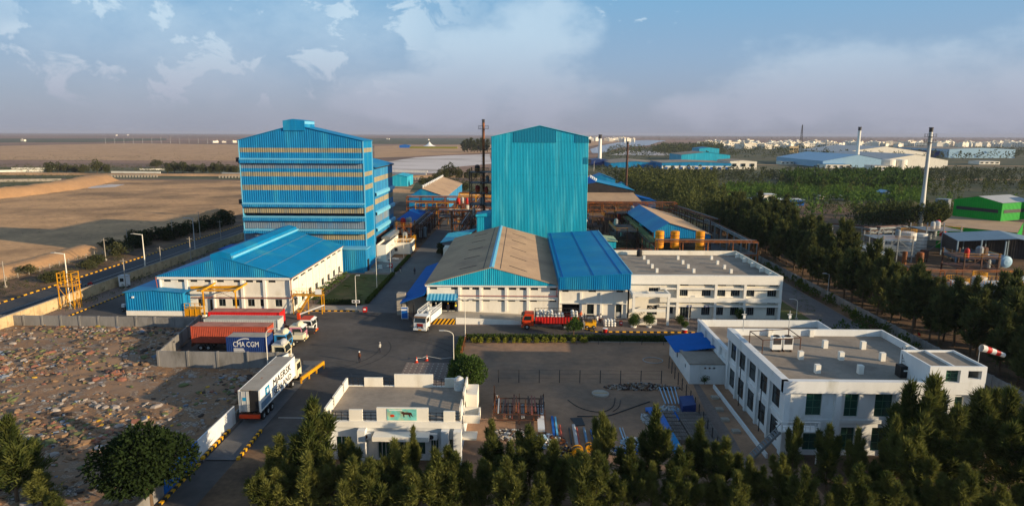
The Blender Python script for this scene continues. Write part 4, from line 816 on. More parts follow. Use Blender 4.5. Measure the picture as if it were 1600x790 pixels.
mb.build('parapet_buttress', 'white_trim', B)
# things on its roof
for i, px in enumerate((1211.5, 1229)):
    x, y = at(px, 547, 7.7); org2 = (x, y, 7.62); A = thing('condenser_unit', ['left', 'right'][i] + ' one of the two tall white cooling units on the flat roof', 'cooling unit', org2)
    mb = MB(org2); mb.cbox((x, y, 8.72), (1.15, .8, 1.6)); mb.build('casing', 'white_paint', A)
    mb = MB(org2); mb.box(x - .48, x + .48, y - .43, y - .4, 8.6, 9.4); mb.build('coil_grille', 'dark_steel', A)
    mb = MB(org2); mb.lathe((x, y, 9.52), [(.38, 0), (.38, .1), (.3, .1), (.3, .03), (0, .03)], 14); mb.build('fan_ring', 'dark_steel', A)
    mb = MB(org2); mb.box(x - .5, x - .4, y - .35, y + .35, 7.63, 7.92); mb.box(x + .4, x + .5, y - .35, y + .35, 7.63, 7.92); mb.build('base_rail', 'rust_steel', A)
x0, y0 = at(1190, 560, 7.7); x1, y1 = at(1249, 556, 7.7); x2, y2 = at(1240, 530, 7.7); org2 = (x0, y0, 7.62)
A = thing('pipe_stand', 'rusty open pipe frame standing around the two rooftop cooling units', 'frame', org2); mb = MB(org2)
for (x, y) in ((x0, y0), (x1, y1), (x0 - .3, y0 + 3.6), (x1, y1 + 3.6)): mb.beam((x, y, 7.63), (x, y, 10.0), .09)
mb.build('post_set', 'rust_steel', A); mb = MB(org2); mb.beam((x0, y0, 10), (x1, y1, 10), .08); mb.beam((x0 - .3, y0 + 3.6, 10), (x1, y1 + 3.6, 10), .08); mb.beam((x0, y0, 10), (x0 - .3, y0 + 3.6, 10), .08); mb.beam((x1, y1, 10), (x1, y1 + 3.6, 10), .08); mb.build('top_rail', 'rust_steel', A)
x, y = at(1413, 588, 7.7); A = thing('water_tank', 'black box-shaped water tank with ladder beside the rooftop stair block', 'water tank', (x, y, 7.62)); mb = MB((x, y, 7.62)); mb.cbox((x, y + .3, 8.3), (1.2, 1.1, 1.3)); mb.build('body', 'black_paint', A)
mb = MB((x, y, 7.62)); mb.beam((x - .2, y + .4, 9), (x + .4, y + 1.6, 10.6), .06); mb.beam((x + .15, y + .3, 9), (x + .75, y + 1.5, 10.6), .06)
for i in range(5): mb.beam((x - .1 + i * .12, y + .6 + i * .22, 9.3 + i * .28), (x + .25 + i * .12, y + .5 + i * .22, 9.3 + i * .28), .04)
mb.build('ladder', 'dark_steel', A); mb = MB((x, y, 7.62)); mb.box(x - .3, x + .25, y - .28, y - .26, 8.4, 8.55); mb.build('marking', 'white_paint', A)
for px, lb in ((1232, 'thin rooftop mast with antenna behind the cooling units'), (1161, 'thin antenna pole at the roof corner above the low block')):
    x, y = at(px, 517, ZP); A = thing('antenna_mast', lb, 'antenna', (x, y, ZP)); mb = MB((x, y, ZP)); mb.tube((x, y, ZP), (x, y, ZP + 2.8), .05); mb.build('pole', 'light_grey', A); mb = MB((x, y, ZP)); mb.beam((x - .3, y, ZP + 2.3), (x + .3, y, ZP + 2.3), .06); mb.cbox((x, y - .1, ZP + 2.0), (.3, .15, .4)); mb.build('antenna', 'white_paint', A)
# white external stair at the front-left corner
org2 = (27, 64.8, 0); A = thing('staircase', 'white railed outside landing and stair at the front left corner of the green-windowed building', 'staircase', org2)
mb = MB(org2); mb.box(27.2, 31.2, 64.0, 65.5, 3.55, 3.7); mb.build('landing', 'white_paint', A)
mb = MB(org2)
for x in (27.3, 31.1): mb.beam((x, 64.1, 0), (x, 64.1, 4.7), .1)
for z in (4.15, 4.7): mb.beam((27.2, 64.05, z), (31.2, 64.05, z), .07); mb.beam((27.2, 64.05, z), (27.2, 65.5, z), .07)
for i in range(9): mb.beam((27.2 + i * .5, 64.05, 3.7), (27.2 + i * .5, 64.05, 4.7), .05)
mb.build('railing', 'white_paint', A)
mb = MB(org2)
for i in range(13): mb.box(24.1 + i * .24, 24.4 + i * .24, 64.2, 65.3, i * .27, i * .27 + .05)
mb.beam((24.1, 64.15, 0), (27.2, 64.15, 3.55), .06, .25); mb.beam((24.1, 64.15, 1), (27.2, 64.15, 4.55), .06); mb.build('flight', 'grey_steel', A)
# low block behind it and small blue-roofed house
X0, X1, Y0, Y1 = 28.5, 47.3, 85.2, 101; ZP = 5.1; org = (38, 93, 0)
B = thing('low_block', 'single-storey white block with parapet between the office and the green-windowed building', 'building', org)
mb = MB(org); so = [(1 + k * 3.1, 2.6 + k * 3.1, 1.0, 2.4) for k in range(5)] + [(1 + k * 3.1, 3.2 + k * 3.1, 4.0, 4.55) for k in range(5)]
facade(mb, (X0, Y1), (0, -1), (-1, 0), Y1 - Y0, 0, ZP, so, .2); facade(mb, (X1, Y0), (0, 1), (1, 0), Y1 - Y0, 0, ZP); facade(mb, (X1, Y1), (-1, 0), (0, 1), X1 - X0, 0, ZP); facade(mb, (X0, Y0), (1, 0), (0, -1), X1 - X0, 0, ZP)
mb.box(X0 + .02, X0 + .25, Y0, Y1 - .02, 4.0, ZP - .01); mb.box(X0 + .25, X1, Y1 - .25, Y1 - .02, 4.0, ZP - .01); mb.box(X1 - .25, X1 - .02, Y0, Y1 - .25, 4.0, ZP - .01); mb.build('wall', 'cool_white_wall', B)
windows(B, org, (X0, Y1), (0, -1), (-1, 0), so, mull=1, dep=.18)
mb = MB(org); mb.box(X0 + .25, X1 - .25, Y0, Y1 - .25, 3.9, 4.0); mb.build('roof', 'roof_screed', B)
mb = MB(org); seg(mb, (X0, Y0), (X0, Y1), 4.75, ZP + .05, .35, (-1, 0)); seg(mb, (X0, Y0), (X0, Y1), 3.0, 3.4, .3, (-1, 0))
for k in range(5): seg(mb, (X0, Y0 + .2 + k * 3.7), (X0, Y0 + .6 + k * 3.7), 0, 4.75, .35, (-1, 0))
mb.build('pilaster', 'cool_white_wall', B)
x, y = at(1158, 540, 4); A = thing('water_tank', 'small black drum tank on the low block beside the white parapet', 'water tank', (x, y, 4)); mb = MB((x, y, 4)); mb.lathe((x, y, 4.01), [(.5, 0), (.5, .9), (.3, 1.15), (0, 1.18)], 14); mb.build('body', 'black_paint', A); mb = MB((x, y, 4)); mb.lathe((x, y, 5.2), [(.17, 0), (.17, .1), (0, .1)], 10); mb.build('lid', 'dark_steel', A)
org = (25.5, 90, 0); B = thing('store_house', 'small white house half roofed in bright blue at the corner of the bare lot', 'house', org)
mb = MB(org); facade(mb, (23.4, 86.3), (1, 0), (0, -1), 5.2, 0, 2.85, [(2.0, 2.3, 2.2, 2.45), (2.6, 2.9, 2.2, 2.45), (3.2, 3.5, 2.2, 2.45)]); facade(mb, (23.4, 98.6), (0, -1), (-1, 0), 12.3, 0, 2.85, [(4.5, 5.4, 1.3, 2.1), (9.5, 10.2, 1.5, 2.1)]); facade(mb, (28.6, 98.6), (-1, 0), (0, 1), 5.2, 0, 2.85); mb.build('wall', 'cool_white_wall', B)
windows(B, org, (23.4, 98.6), (0, -1), (-1, 0), [(4.5, 5.4, 1.3, 2.1), (9.5, 10.2, 1.5, 2.1)])
mb = MB(org); mb.box(23.3, 28.5, 86.2, 92.1, 2.85, 2.98); mb.build('flat_roof', 'roof_screed', B)
mb = MB(org); mb.prism([(22.6, 91.6, 2.75), (28.4, 91.6, 3.5), (28.4, 91.6, 3.58), (22.6, 91.6, 2.83)], (0, 7.6, 0)); mb.build('sheet_roof', 'dark_blue_roof', B)
# ------------------------------------------------------------------ gatehouse lower centre
X0, X1, Y0, Y1 = -20.6, -6.3, 64.0, 73.6; ZR = 4.3; org = (-13.5, 64, 0)
B = thing('gatehouse', 'flat-roofed white gatehouse with slotted parapet behind the nearest trees', 'gatehouse', org)
go = [(1.2, 2.8, .2, 2.6), (5.6, 6.8, .1, 2.5), (7.2, 10.6, .6, 2.8), (11.2, 12.0, .3, 2.5), (12.6, 14.0, 1.0, 2.4)]
mb = MB(org); facade(mb, (X0, Y0), (1, 0), (0, -1), X1 - X0, 0, ZR, go, .25); facade(mb, (X1, Y0), (0, 1), (1, 0), Y1 - Y0, 0, ZR); facade(mb, (X1, Y1), (-1, 0), (0, 1), X1 - X0, 0, ZR); facade(mb, (X0, Y1), (0, -1), (-1, 0), Y1 - Y0, 0, ZR); mb.build('wall', 'cool_white_wall', B)
windows(B, org, (X0, Y0), (1, 0), (0, -1), go, 'green_glass', 'white_paint', .22, 2)
mb = MB(org); mb.box(X0, X1, Y0, Y1, ZR - .05, ZR + .03); mb.build('roof', 'roof_screed', B)
pan = [((X0 + 1.9, X0 + 4.2), Y1, 1.2), ((X0 + 5.5, X0 + 9.9), Y1, 1.55), ((X0 + 11.2, X0 + 13.1), Y1, 1.15), ((X0 + 2.6, X0 + 4.1), Y0, 1.3), ((X0 + 5.6, X0 + 11.0), Y0, 1.55), ((X0 + 12.6, X0 + 13.9), Y0, 1.0)]
pan = [((-18.6, -16.4), Y1, 1.15), ((-15.0, -10.4), Y1, 1.6), ((-9.0, -7.1), Y1, 1.15), ((-17.9, -16.5), Y0, 1.35), ((-15.0, -9.6), Y0, 1.6), ((-8.0, -6.5 - .3), Y0, 1.25)]
for (a, b), y, h in pan: mb = MB(org); mb.box(a, b, y - .12, y + .12, ZR, ZR + h); mb.build('parapet_panel', 'white_wall', B)
for a, b in ((64.6, 67.0), (67.6, 71.0), (71.6, 73.3)): mb = MB(org); mb.box(X0 - .1, X0 + .12, a, b, ZR, ZR + 1.2); mb.build('parapet_panel', 'white_wall', B)
for a, b in ((64.4, 66.6), (68.6, 70.2), (71.2, 73.2)): mb = MB(org); mb.box(X1 - .1, X1 + .1, a, b, ZR, ZR + 1.5); mb.build('parapet_panel', 'white_wall', B)
mb = MB(org)
for (a, b) in (((X0, Y0), (X1, Y0)), ((X0, Y1), (X1, Y1)), ((X0, Y0), (X0, Y1)), ((X1, Y0), (X1, Y1))):
    for z in (.35, .7, 1.05): mb.beam((*a, ZR + z), (*b, ZR + z), .05)
    k = int(max(abs(a[0] - b[0]), abs(a[1] - b[1])) / .6)
    for i in range(k + 1): x, y = a[0] + (b[0] - a[0]) * i / k, a[1] + (b[1] - a[1]) * i / k; mb.beam((x, y, ZR), (x, y, ZR + 1.08), .05)
mb.build('railing', 'black_paint', B)
mb = MB(org); mb.box(X0 - .15, X1 + .15, Y0 - .3, Y0 + .05, ZR - .55, ZR + .12); mb.box(X0 - .15, X1 + .15, Y1 - .05, Y1 + .25, ZR - .4, ZR + .12); mb.box(X0 - .2, X0 + .1, Y0 + .05, Y1 - .05, ZR - .4, ZR + .12); mb.build('cornice', 'white_trim', B)
mb = MB(org); mb.box(-15.2, -9.4, Y0 - 1.7, Y0 - .32, 2.9, 3.4); mb.build('porch_slab', 'white_trim', B)
for x in (-20.6, -16.6, -7.9, -6.6): mb = MB(org); mb.box(x - .3, x + .5, Y0 - 1.0, Y0 - .02, 0, 3.7); mb.build('column', 'cool_white_wall', B)
mb = MB(org); mb.box(X1 + .12, X1 + 1.9, 66.2, 68.4, 3.2, 3.4); mb.box(X1 + 1.75, X1 + 1.9, 66.2, 68.4, 3.4, 4.1); mb.box(X1 + .12, X1 + 1.75, 68.25, 68.4, 3.4, 4.1); mb.box(X1 + .12, X1 + 1.75, 66.2, 66.35, 3.4, 4.1); mb.build('balcony', 'white_wall', B)
mb = MB(org); mb.box(X1 + .12, X1 + 1.4, 69.8, 72.9, 2.8, 5.0); mb.box(X1 + .12, X1 + 1.7, 64.3, 66.0, 2.2, 2.4); mb.build('stair_hood', 'white_wall', B)
mb = MB(org); mb.box(-13.9, -10.8, Y0 - .16, Y0 - .13, ZR + .25, ZR + 1.5); bn = mb.build('banner', mat('banner_teal', srgb(110, 190, 180), .7, var=.3, vscale=1.5, col2=srgb(200, 190, 130), c2scale=.9), B)
mb = MB(org); f = Y0 - .165
mb.prism([(x - 12.35, f, ZR + .95 + z) for x, z in ((.0, .05), (.12, .0), (.2, -.35), (.28, -.35), (.26, -.05), (.7, -.08), (.85, -.38), (.92, -.36), (.86, .0), (1.1, -.28), (1.14, -.26), (1.0, .18), (.6, .22), (.3, .2), (.1, .3), (.02, .22), (-.12, .2))], (0, -.01, 0)); mb.build('animal_picture', mat('bull_brown', srgb(70, 42, 32), .8), bn)
mb = MB(org); mb.sphere((-13.35, f, ZR + .75), .2, 10, 6, (1.2, .06, .8)); mb.build('orange_picture', 'orange_paint', bn)
mb = MB(org); mb.beam((-13.7, f, ZR + 1.38), (-12.3, f, ZR + 1.38), .01, .09); mb.build('banner_lettering', 'white_paint', bn)
x, y = at(718, 606, ZR); A = thing('water_tank', 'white ribbed water tank at the back right corner of the gatehouse roof', 'water tank', (x, y - .4, ZR)); mb = MB((x, y - .4, ZR)); mb.lathe((x, y - .4, ZR + .03), [(.62, 0), (.62, .3), (.56, .36), (.62, .42), (.62, .75), (.56, .81), (.62, .87), (.62, 1.2), (.5, 1.4), (.25, 1.5)], 18); mb.build('body', 'tank_white', A); mb = MB((x, y - .4, ZR)); mb.lathe((x, y - .4, ZR + 1.53), [(.25, 0), (.25, .1), (0, .12)], 12); mb.build('lid', 'light_grey', A)
for i, x in enumerate((-16.0, -9.1)):
    o2 = (x, Y0 - .5, 2.6); A = thing('air_conditioner', ['small white air conditioner on a shelf left of the gatehouse porch', 'small white air conditioner on a shelf right of the gatehouse porch'][i], 'air conditioner', o2)
    mb = MB(o2); mb.cbox((x, Y0 - .5, 2.95), (.95, .35, .65)); mb.build('casing', 'white_paint', A); mb = MB(o2); mb.lathe((x - .15, Y0 - .69, 2.95), [(.26, 0), (.26, -.02), (0, -.02)], 14, 'Y'); mb.build('fan_grille', 'rust_steel' if i == 0 else 'dark_steel', A)
# ------------------------------------------------------------------ vegetation
def leaf_mat(name, c1, c2, rv=.25, tr=.3):
    m = bpy.data.materials.new(name); m.use_nodes = True; t = m.node_tree; n = t.nodes; l = t.links; n.clear()
    o = n.new('ShaderNodeOutputMaterial'); d = n.new('ShaderNodeBsdfDiffuse'); r = n.new('ShaderNodeBsdfTranslucent'); x = n.new('ShaderNodeMixShader'); x.inputs[0].default_value = tr
    g = n.new('ShaderNodeNewGeometry'); q = n.new('ShaderNodeTexNoise'); q.inputs['Scale'].default_value = 1.1; q.inputs['Detail'].default_value = 4; l.new(g.outputs['Position'], q.inputs['Vector'])
    oi = n.new('ShaderNodeObjectInfo'); a = n.new('ShaderNodeMath'); a.operation = 'MULTIPLY_ADD'; l.new(oi.outputs['Random'], a.inputs[0]); a.inputs[1].default_value = rv; l.new(q.outputs['Fac'], a.inputs[2])
    k = n.new('ShaderNodeMapRange'); l.new(a.outputs[0], k.inputs[0]); k.inputs[1].default_value = .42; k.inputs[2].default_value = .60 + rv
    y = n.new('ShaderNodeMix'); y.data_type = 'RGBA'; l.new(k.outputs[0], y.inputs[0]); y.inputs[6].default_value = (*c1, 1); y.inputs[7].default_value = (*c2, 1)
    l.new(y.outputs[2], d.inputs[0]); l.new(y.outputs[2], r.inputs[0]); l.new(d.outputs[0], x.inputs[1]); l.new(r.outputs[0], x.inputs[2]); l.new(x.outputs[0], o.inputs[0]); MATS[name] = m
leaf_mat('casuarina_leaf', (.048, .068, .020), (.190, .195, .052)); leaf_mat('casuarina_dark', (.042, .060, .022), (.125, .135, .045))
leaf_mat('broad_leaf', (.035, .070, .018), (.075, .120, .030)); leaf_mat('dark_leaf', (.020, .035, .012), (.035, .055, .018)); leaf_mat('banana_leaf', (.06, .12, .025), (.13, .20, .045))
leaf_mat('scrub_leaf', (.05, .062, .028), (.10, .10, .045)); leaf_mat('hedge_leaf', (.04, .07, .015), (.07, .10, .02)); leaf_mat('yellow_leaf', (.22, .24, .03), (.30, .28, .04)); leaf_mat('far_leaf', (.055, .070, .038), (.090, .098, .048))
def sliver(vs_, fs, p, d, ln, wd, r):
    s = d.cross(Vector((r.uniform(-1, 1), r.uniform(-1, 1), r.uniform(-1, 1))))
    if s.length < 1e-3: s = Vector((1, 0, 0))
    s = s.normalized() * wd * .5; k = len(vs_); q = p + d * ln * .38
    vs_ += [p, q + s, p + d * ln, q - s]; fs.append((k, k + 1, k + 2, k + 3))
def casuarina(seed, H_, Rr, nb, nc, nn, ln, wd, leaf='casuarina_leaf', lean=.03, trunk_n=7, t0=.10, nlead=4):
    r = random.Random(seed); root = bpy.data.objects.new('casuarina_tree', None); C.objects.link(root); root.empty_display_size = .5
    tp = Vector((0, 0, 0)); pts = [tp]; dx, dy = r.uniform(-lean, lean), r.uniform(-lean, lean)
    for i in range(1, 9): pts.append(Vector((dx * H_ * (i / 8) ** 1.3 + r.uniform(-.06, .06), dy * H_ * (i / 8) ** 1.3 + r.uniform(-.06, .06), H_ * .97 * i / 8)))
    tr = MB()
    for i in range(8): tr.tube(pts[i], pts[i + 1], .017 * H_ * (1 - i / 8.5) + .01, .017 * H_ * (1 - (i + 1) / 8.5) + .01, trunk_n, cap=False)
    vs_, fs = [], []
    def tpos(t): f = t * 8; i = min(7, int(f)); return pts[i].lerp(pts[i + 1], f - i)
    leaders = [(tpos, 1.0, Rr, nb, t0)]
    for j in range(nlead):
        tb = r.uniform(.12, .5); a0 = j * 6.283 / max(1, nlead) + r.uniform(-.5, .5); b0 = tpos(tb); ln2 = H_ * (1 - tb) * r.uniform(.5, .8); tip = b0 + Vector((math.cos(a0) * Rr * r.uniform(.35, .7), math.sin(a0) * Rr * r.uniform(.35, .7), ln2))
        mid_ = b0.lerp(tip, .45) + Vector((math.cos(a0), math.sin(a0), 0)) * Rr * .16
        def lp(t, b0=b0, mid_=mid_, tip=tip): return b0.lerp(mid_, t / .45) if t < .45 else mid_.lerp(tip, (t - .45) / .55)
        tr.tube(b0, mid_, .008 * H_, .006 * H_, 5, cap=False); tr.tube(mid_, tip, .006 * H_, .002 * H_, 5, cap=False); leaders.append((lp, ln2 / H_, Rr * .62, int(nb * .38), .15))
    for pf, hs, RR, nb_, tt0 in leaders:
        lobes = [(r.uniform(0, 6.28), r.uniform(.1, .9), r.uniform(.5, 1.3)) for _ in range(9)]
        for b in range(nb_):
            t = tt0 + (1 - tt0) * (b + r.random()) / nb_; az_ = r.uniform(0, 6.283); k = 1.0
            for la, lt, lv in lobes:
                if abs((az_ - la + 3.14) % 6.283 - 3.14) < .7 and abs(t - lt) < .12: k = lv
            env = (1 - t) ** 1.35 * 1.15 + .045
            if t < .22: env *= .6 + t * 1.8
            L_ = RR * env * r.uniform(.4, 1.3) * k; up = r.uniform(.2, .8) + t * 1.3
            d = Vector((math.cos(az_), math.sin(az_), up)).normalized(); p0 = pf(min(.999, t)); p1 = p0 + d * L_
            if b % 3 == 0 and t < .8: tr.tube(p0, p0 + d * L_ * .8, .03, .01, 4, cap=False)
            for c in range(nc):
                f = .2 + .85 * (c + r.random()) / nc; pc = p0.lerp(p1, f) + Vector((r.gauss(0, 1), r.gauss(0, 1), r.gauss(0, .8))) * (.03 * RR * (.4 + f * .6)); pc.z -= .10 * L_ * f * f
                for q in range(nn):
                    dd = (d * .85 + Vector((r.gauss(0, .42), r.gauss(0, .42), r.gauss(.25, .42)))).normalized()
                    sliver(vs_, fs, pc + Vector((r.gauss(0, .13), r.gauss(0, .13), r.gauss(0, .17))), dd, ln * r.uniform(.6, 1.4), wd * r.uniform(.7, 1.3), r)
    for q in range(nn * 9):
        pc = tpos(r.uniform(.82, 1)) + Vector((r.gauss(0, .09), r.gauss(0, .09), 0)); sliver(vs_, fs, pc, Vector((r.gauss(0, .4), r.gauss(0, .4), 1)).normalized(), ln * 1.2, wd, r)
    tr.build('trunk', 'bark', root); cr_ = MB(); cr_.v = vs_; cr_.f = fs; cr_.mi = [0] * len(fs); cr_.build('crown', leaf, root)
    KIDS[root.name] = list(root.children); root['height'] = H_; return root
def broadleaf(name, seed, H_, Rr, n, ls, leaf, zc=.62, flat=.8, lumps=16, stems=5):
    r = random.Random(seed); root = bpy.data.objects.new(name, None); C.objects.link(root); root.empty_display_size = .5; tr = MB(); vs_, fs = [], []
    cen = []
    for i in range(lumps):
        a, u, q = r.uniform(0, 6.283), r.uniform(-.9, 1), r.uniform(.45, .8); s = math.sqrt(1 - u * u)
        cen.append((Vector((math.cos(a) * s * Rr * q, math.sin(a) * s * Rr * q, H_ * zc + u * Rr * flat * q)), r.uniform(.28, .48) * Rr))
    th_ = max(.03, .035 * H_); tr.tube((0, 0, -.05), (0, 0, H_ * .45), th_, th_ * .7, 8, cap=False)
    for i in range(stems): c = cen[i][0]; tr.tube((0, 0, H_ * .4), c, th_ * .55, th_ * .2, 5, cap=False)
    for i in range(n):
        c, R_ = cen[r.randrange(len(cen))]; v = Vector((r.gauss(0, 1), r.gauss(0, 1), r.gauss(.15, 1))).normalized(); p = c + v * R_ * r.uniform(.7, 1.05)
        p.z = max(p.z, .06); d = (v + Vector((r.gauss(0, .6), r.gauss(0, .6), r.gauss(0, .6)))).normalized(); sliver(vs_, fs, p, d, ls * r.uniform(.7, 1.3), ls * .6, r)
    tr.build('trunk', 'bark', root); cr_ = MB(); cr_.v = vs_; cr_.f = fs; cr_.mi = [0] * len(fs); cr_.build('crown', leaf, root); KIDS[root.name] = list(root.children); root['height'] = H_; return root
NEAR = [casuarina(11 + i, 10, 3.3 + .3 * (i % 3), 68, 8, 7, .85, .12, nlead=3 + i % 3) for i in range(6)]
MID = [casuarina(31 + i, 12, 3.4, 56, 5, 6, 1.15, .25, 'casuarina_dark', nlead=3, t0=.2) for i in range(5)]
FAR = [casuarina(51 + i, 12, 3.4, 34, 4, 9, 1.0, .28, 'casuarina_dark', trunk_n=4, nlead=1) for i in range(4)]
_used = set(); NTREE = 0
def put(protos, x, y, h, label, cat, group=None, wide=1.0, rs=rnd, z=0.0, idx=None):
    global NTREE
    p = protos[rs.randrange(len(protos)) if idx is None else idx]; s = h / p['height']; sc = (s * wide, s * wide, s); rz = rs.uniform(0, 6.28)
    if p.name not in _used:
        _used.add(p.name); o = p; o.location = (x, y, z); o.rotation_euler = (0, 0, rz); o.scale = sc; o['label'] = label
        if group: o['group'] = group
    else: o = dup(p, (x, y, z), rz, label, group, sc)
    if o is not p and group is None and 'group' in o: del o['group']
    o['category'] = cat; NTREE += 1; return o
def xat(px, py, Y): d = _M @ Vector(((px - 800) / 1020.0, (395 - py) / 1020.0, -1)); return d.x * Y / d.y
# nearest row, along the bottom of the picture
row = [(486, 629, 57, 1.0), (437, 682, 56, 1.05), (545, 689, 56.5, .8), (612, 690, 55, .9), (645, 669, 58.5, .55), (700, 697, 56.5, .9), (769, 659, 59, .75), (797, 692, 56, .9), (829, 669, 58, .9), (866, 690, 56.5, 1.0), (903, 706, 55.5, .9), (942, 650, 59, .7), (985, 687, 57, 1.0), (1026, 640, 59, .85), (1058, 700, 56, 1.0), (1094, 660, 58.5, .8), (1133, 686, 57, 1.0), (1172, 716, 55.5, .9), (1222, 712, 56, .9), (1244, 655, 59.5, .5), (1300, 668, 58.5, .75), (1342, 672, 58.5, .6), (1401, 655, 58, .75), (1425, 600, 60, .8), (1460, 592, 60, .9), (1500, 650, 58, 1.0), (1532, 612, 60, .95), (1576, 611, 60, 1.0), (1440, 671, 56, 1.0), (1366, 722, 56.5, .8), (1610, 640, 57, 1.1), (9, 655, 55, 1.2)]
names1 = ['tall feathery casuarina in the nearest row, left of the gatehouse', 'bushy casuarina at the left end of the nearest row, by the entry lane', 'casuarina in front of the left corner of the gatehouse', 'low casuarina in front of the gatehouse windows', 'slender casuarina spire rising before the gatehouse banner', 'casuarina in front of the right half of the gatehouse', 'golden casuarina just right of the gatehouse side passage', 'low casuarina beside the golden one at the scrap racks', 'casuarina in front of the rusty scrap racks', 'casuarina before the right end of the scrap racks', 'low casuarina in front of the yellow scrap drums', 'slender casuarina spire in front of the loose steel pipes', 'casuarina between the steel pipes and the blue sheets', 'tall casuarina at the left end of the blue roofing sheets', 'low casuarina below the blue roofing sheets', 'slender casuarina in front of the crate stacks at the dirt track', 'casuarina at the near end of the dirt track', 'lowest casuarina of the near row, left of the white outside stair', 'low casuarina at the foot of the white outside stair', 'thin casuarina spire beside the white outside landing', 'casuarina hiding the second column of lower green windows', 'drooping casuarina in front of the middle pier of the green-windowed building', 'casuarina left of the tall pair before the green-windowed building', 'tall casuarina spire below the rooftop stair block, left one of two', 'tallest casuarina spire directly in front of the stair block window', 'casuarina before the right corner pier of the green-windowed building', 'tall dark casuarina right of the green-windowed building', 'tall casuarina at the right edge of the picture, nearest row', 'short casuarina at the foot of the two tallest spires', 'short casuarina in front of the third lower green window', 'casuarina cut by the right edge of the picture', 'sunlit yellow-green casuarina in the bottom left corner']
rn = random.Random(3)
for i, (px, py, Y, wd) in enumerate(row):
    put(NEAR, xat(px, py, Y), Y, hat(px, py, Y), names1[i], 'tree', None, wd * 1.05, rn)
for i in range(44):
    px = 395 + i * 28.5 + rn.uniform(-12, 12); py = rn.uniform(705, 750) if px < 1190 else rn.uniform(728, 765); Y = rn.uniform(51, 55)
    put(NEAR, xat(px, py, Y), Y, hat(px, py, Y), 'dense casuarina in the second row, along the very bottom edge', 'tree', 'casuarinas along the bottom edge', rn.uniform(.85, 1.1), rn)
for px, py, Y in ((60, 735, 54), (30, 700, 58), (82, 770, 53)): put(NEAR, xat(px, py, Y), Y, hat(px, py, Y), 'bushy yellow-green casuarina behind the corner tree at lower left', 'tree', 'casuarinas in the lower left corner', 1.5, rn)
# tree belt on the right
cnt = 0
for Y in [62 + 4.1 * i for i in range(43)]:
    for k, X in enumerate((68.2, 72, 76, 80.5, 86, 92)):
        if (k >= 4 and 98 < Y < 226) or (k == 3 and 150 < Y < 190): continue
        x, y = X + rn.uniform(-1.3, 1.3), Y + rn.uniform(-1.6, 1.6); h = rn.uniform(8.0, 12.8) if Y < 150 else rn.uniform(9, 14)
        if rn.random() < .1: continue
        if k >= 2 and Y < 66: continue
        if k >= 2 and 105 < Y < 152: h *= .72
        put(MID, x, y, h, 'dark casuarina in the long tree belt behind the perimeter wall', 'tree', 'casuarinas of the tree belt', rn.uniform(.85, 1.15), rn); cnt += 1
# low-poly mass planting
def mass(name, label, pts, n, h, leaf, seed, nf=26, sl=(.16, .09), w_=.45, cat='trees', z0=.25):
    r = random.Random(seed); vs_, fs = [], []; P = [Vector((*p, 0)) for p in pts]; tri = [(P[0], P[i], P[i + 1]) for i in range(1, len(P) - 1)]; ar = [((b - a).cross(c - a)).length for a, b, c in tri]
    for i in range(n):
        a, b, c = r.choices(tri, ar)[0]; u, v = r.random(), r.random()
        if u + v > 1: u, v = 1 - u, 1 - v
        p = a + (b - a) * u + (c - a) * v; H_ = r.uniform(*h); W = H_ * w_ * r.uniform(.7, 1.2)
        for q in range(nf):
            t = r.random() ** .8; e = W * (1 - t) ** .6 * .9 + .05; a_ = r.uniform(0, 6.283); e *= r.uniform(.3, 1)
            sliver(vs_, fs, p + Vector((math.cos(a_) * e, math.sin(a_) * e, H_ * (z0 + (1 - z0) * t) - H_ * .06)), Vector((r.gauss(0, .5), r.gauss(0, .5), r.gauss(.5, .5))).normalized(), H_ * sl[0] * r.uniform(1, 1.8), H_ * sl[1] * r.uniform(1, 1.8), r)
    mb = MB(); mb.v = vs_; mb.f = fs; mb.mi = [0] * len(fs); o = mb.build(name, leaf, kind='stuff'); o['label'] = label; o['category'] = cat; return o
mass('distant_wood', 'dark casuarina wood continuing the belt into the distance', [(64, 238), (90, 238), (96, 330), (135, 460), (64, 460)], 500, (7.5, 13), 'casuarina_dark', 1, 70, (.09, .035))
mass('distant_wood', 'dark wood between the belt and the far plantation', [(104, 262), (300, 262), (330, 296), (108, 300)], 150, (4, 7.5), 'casuarina_dark', 2, 60, (.09, .04))
mass('distant_wood', 'dark row of casuarinas behind the neighbouring works', [(122, 236), (156, 240), (165, 256), (124, 250)], 120, (7, 10), 'casuarina_dark', 41, 110, (.09, .035))
mass('distant_wood', 'lighter green broadleaf clumps among the dark distant wood', [(90, 262), (290, 262), (330, 300), (90, 430)], 80, (5, 9), 'banana_leaf', 43, 70, (.11, .06), w_=.7)
mass('distant_wood', 'mixed green scrub woodland beyond the plantation', [(66, 455), (330, 420), (560, 460), (620, 610), (66, 610)], 1300, (4, 7.5), 'far_leaf', 3, 24, w_=.55)
mass('distant_wood', 'far dark tree line before the white town', [(100, 900), (1000, 900), (1700, 1450), (200, 1500)], 1500, (7, 14), 'far_leaf', 4, 14, w_=.8)
mass('distant_wood', 'grey-green riverside trees left of the far blue factory', [at(1015, 243), at(1130, 243), at(1130, 231), at(1035, 233)], 420, (10, 18), 'far_leaf', 5, 14, w_=.7)
mass('distant_wood', 'dark casuarina clumps scattered between the plantation blocks', [(130, 330), (420, 360), (520, 440), (120, 440)], 130, (6, 11), 'casuarina_dark', 61, 60, (.09, .04))
mass('plantation', 'bright green banana plantation behind the tree belt', [at(1120, 305), at(1250, 310), at(1445, 322), at(1440, 300), at(1140, 292)], 1100, (2.6, 4.4), 'banana_leaf', 6, 20, (.30, .09), .5, 'plantation')
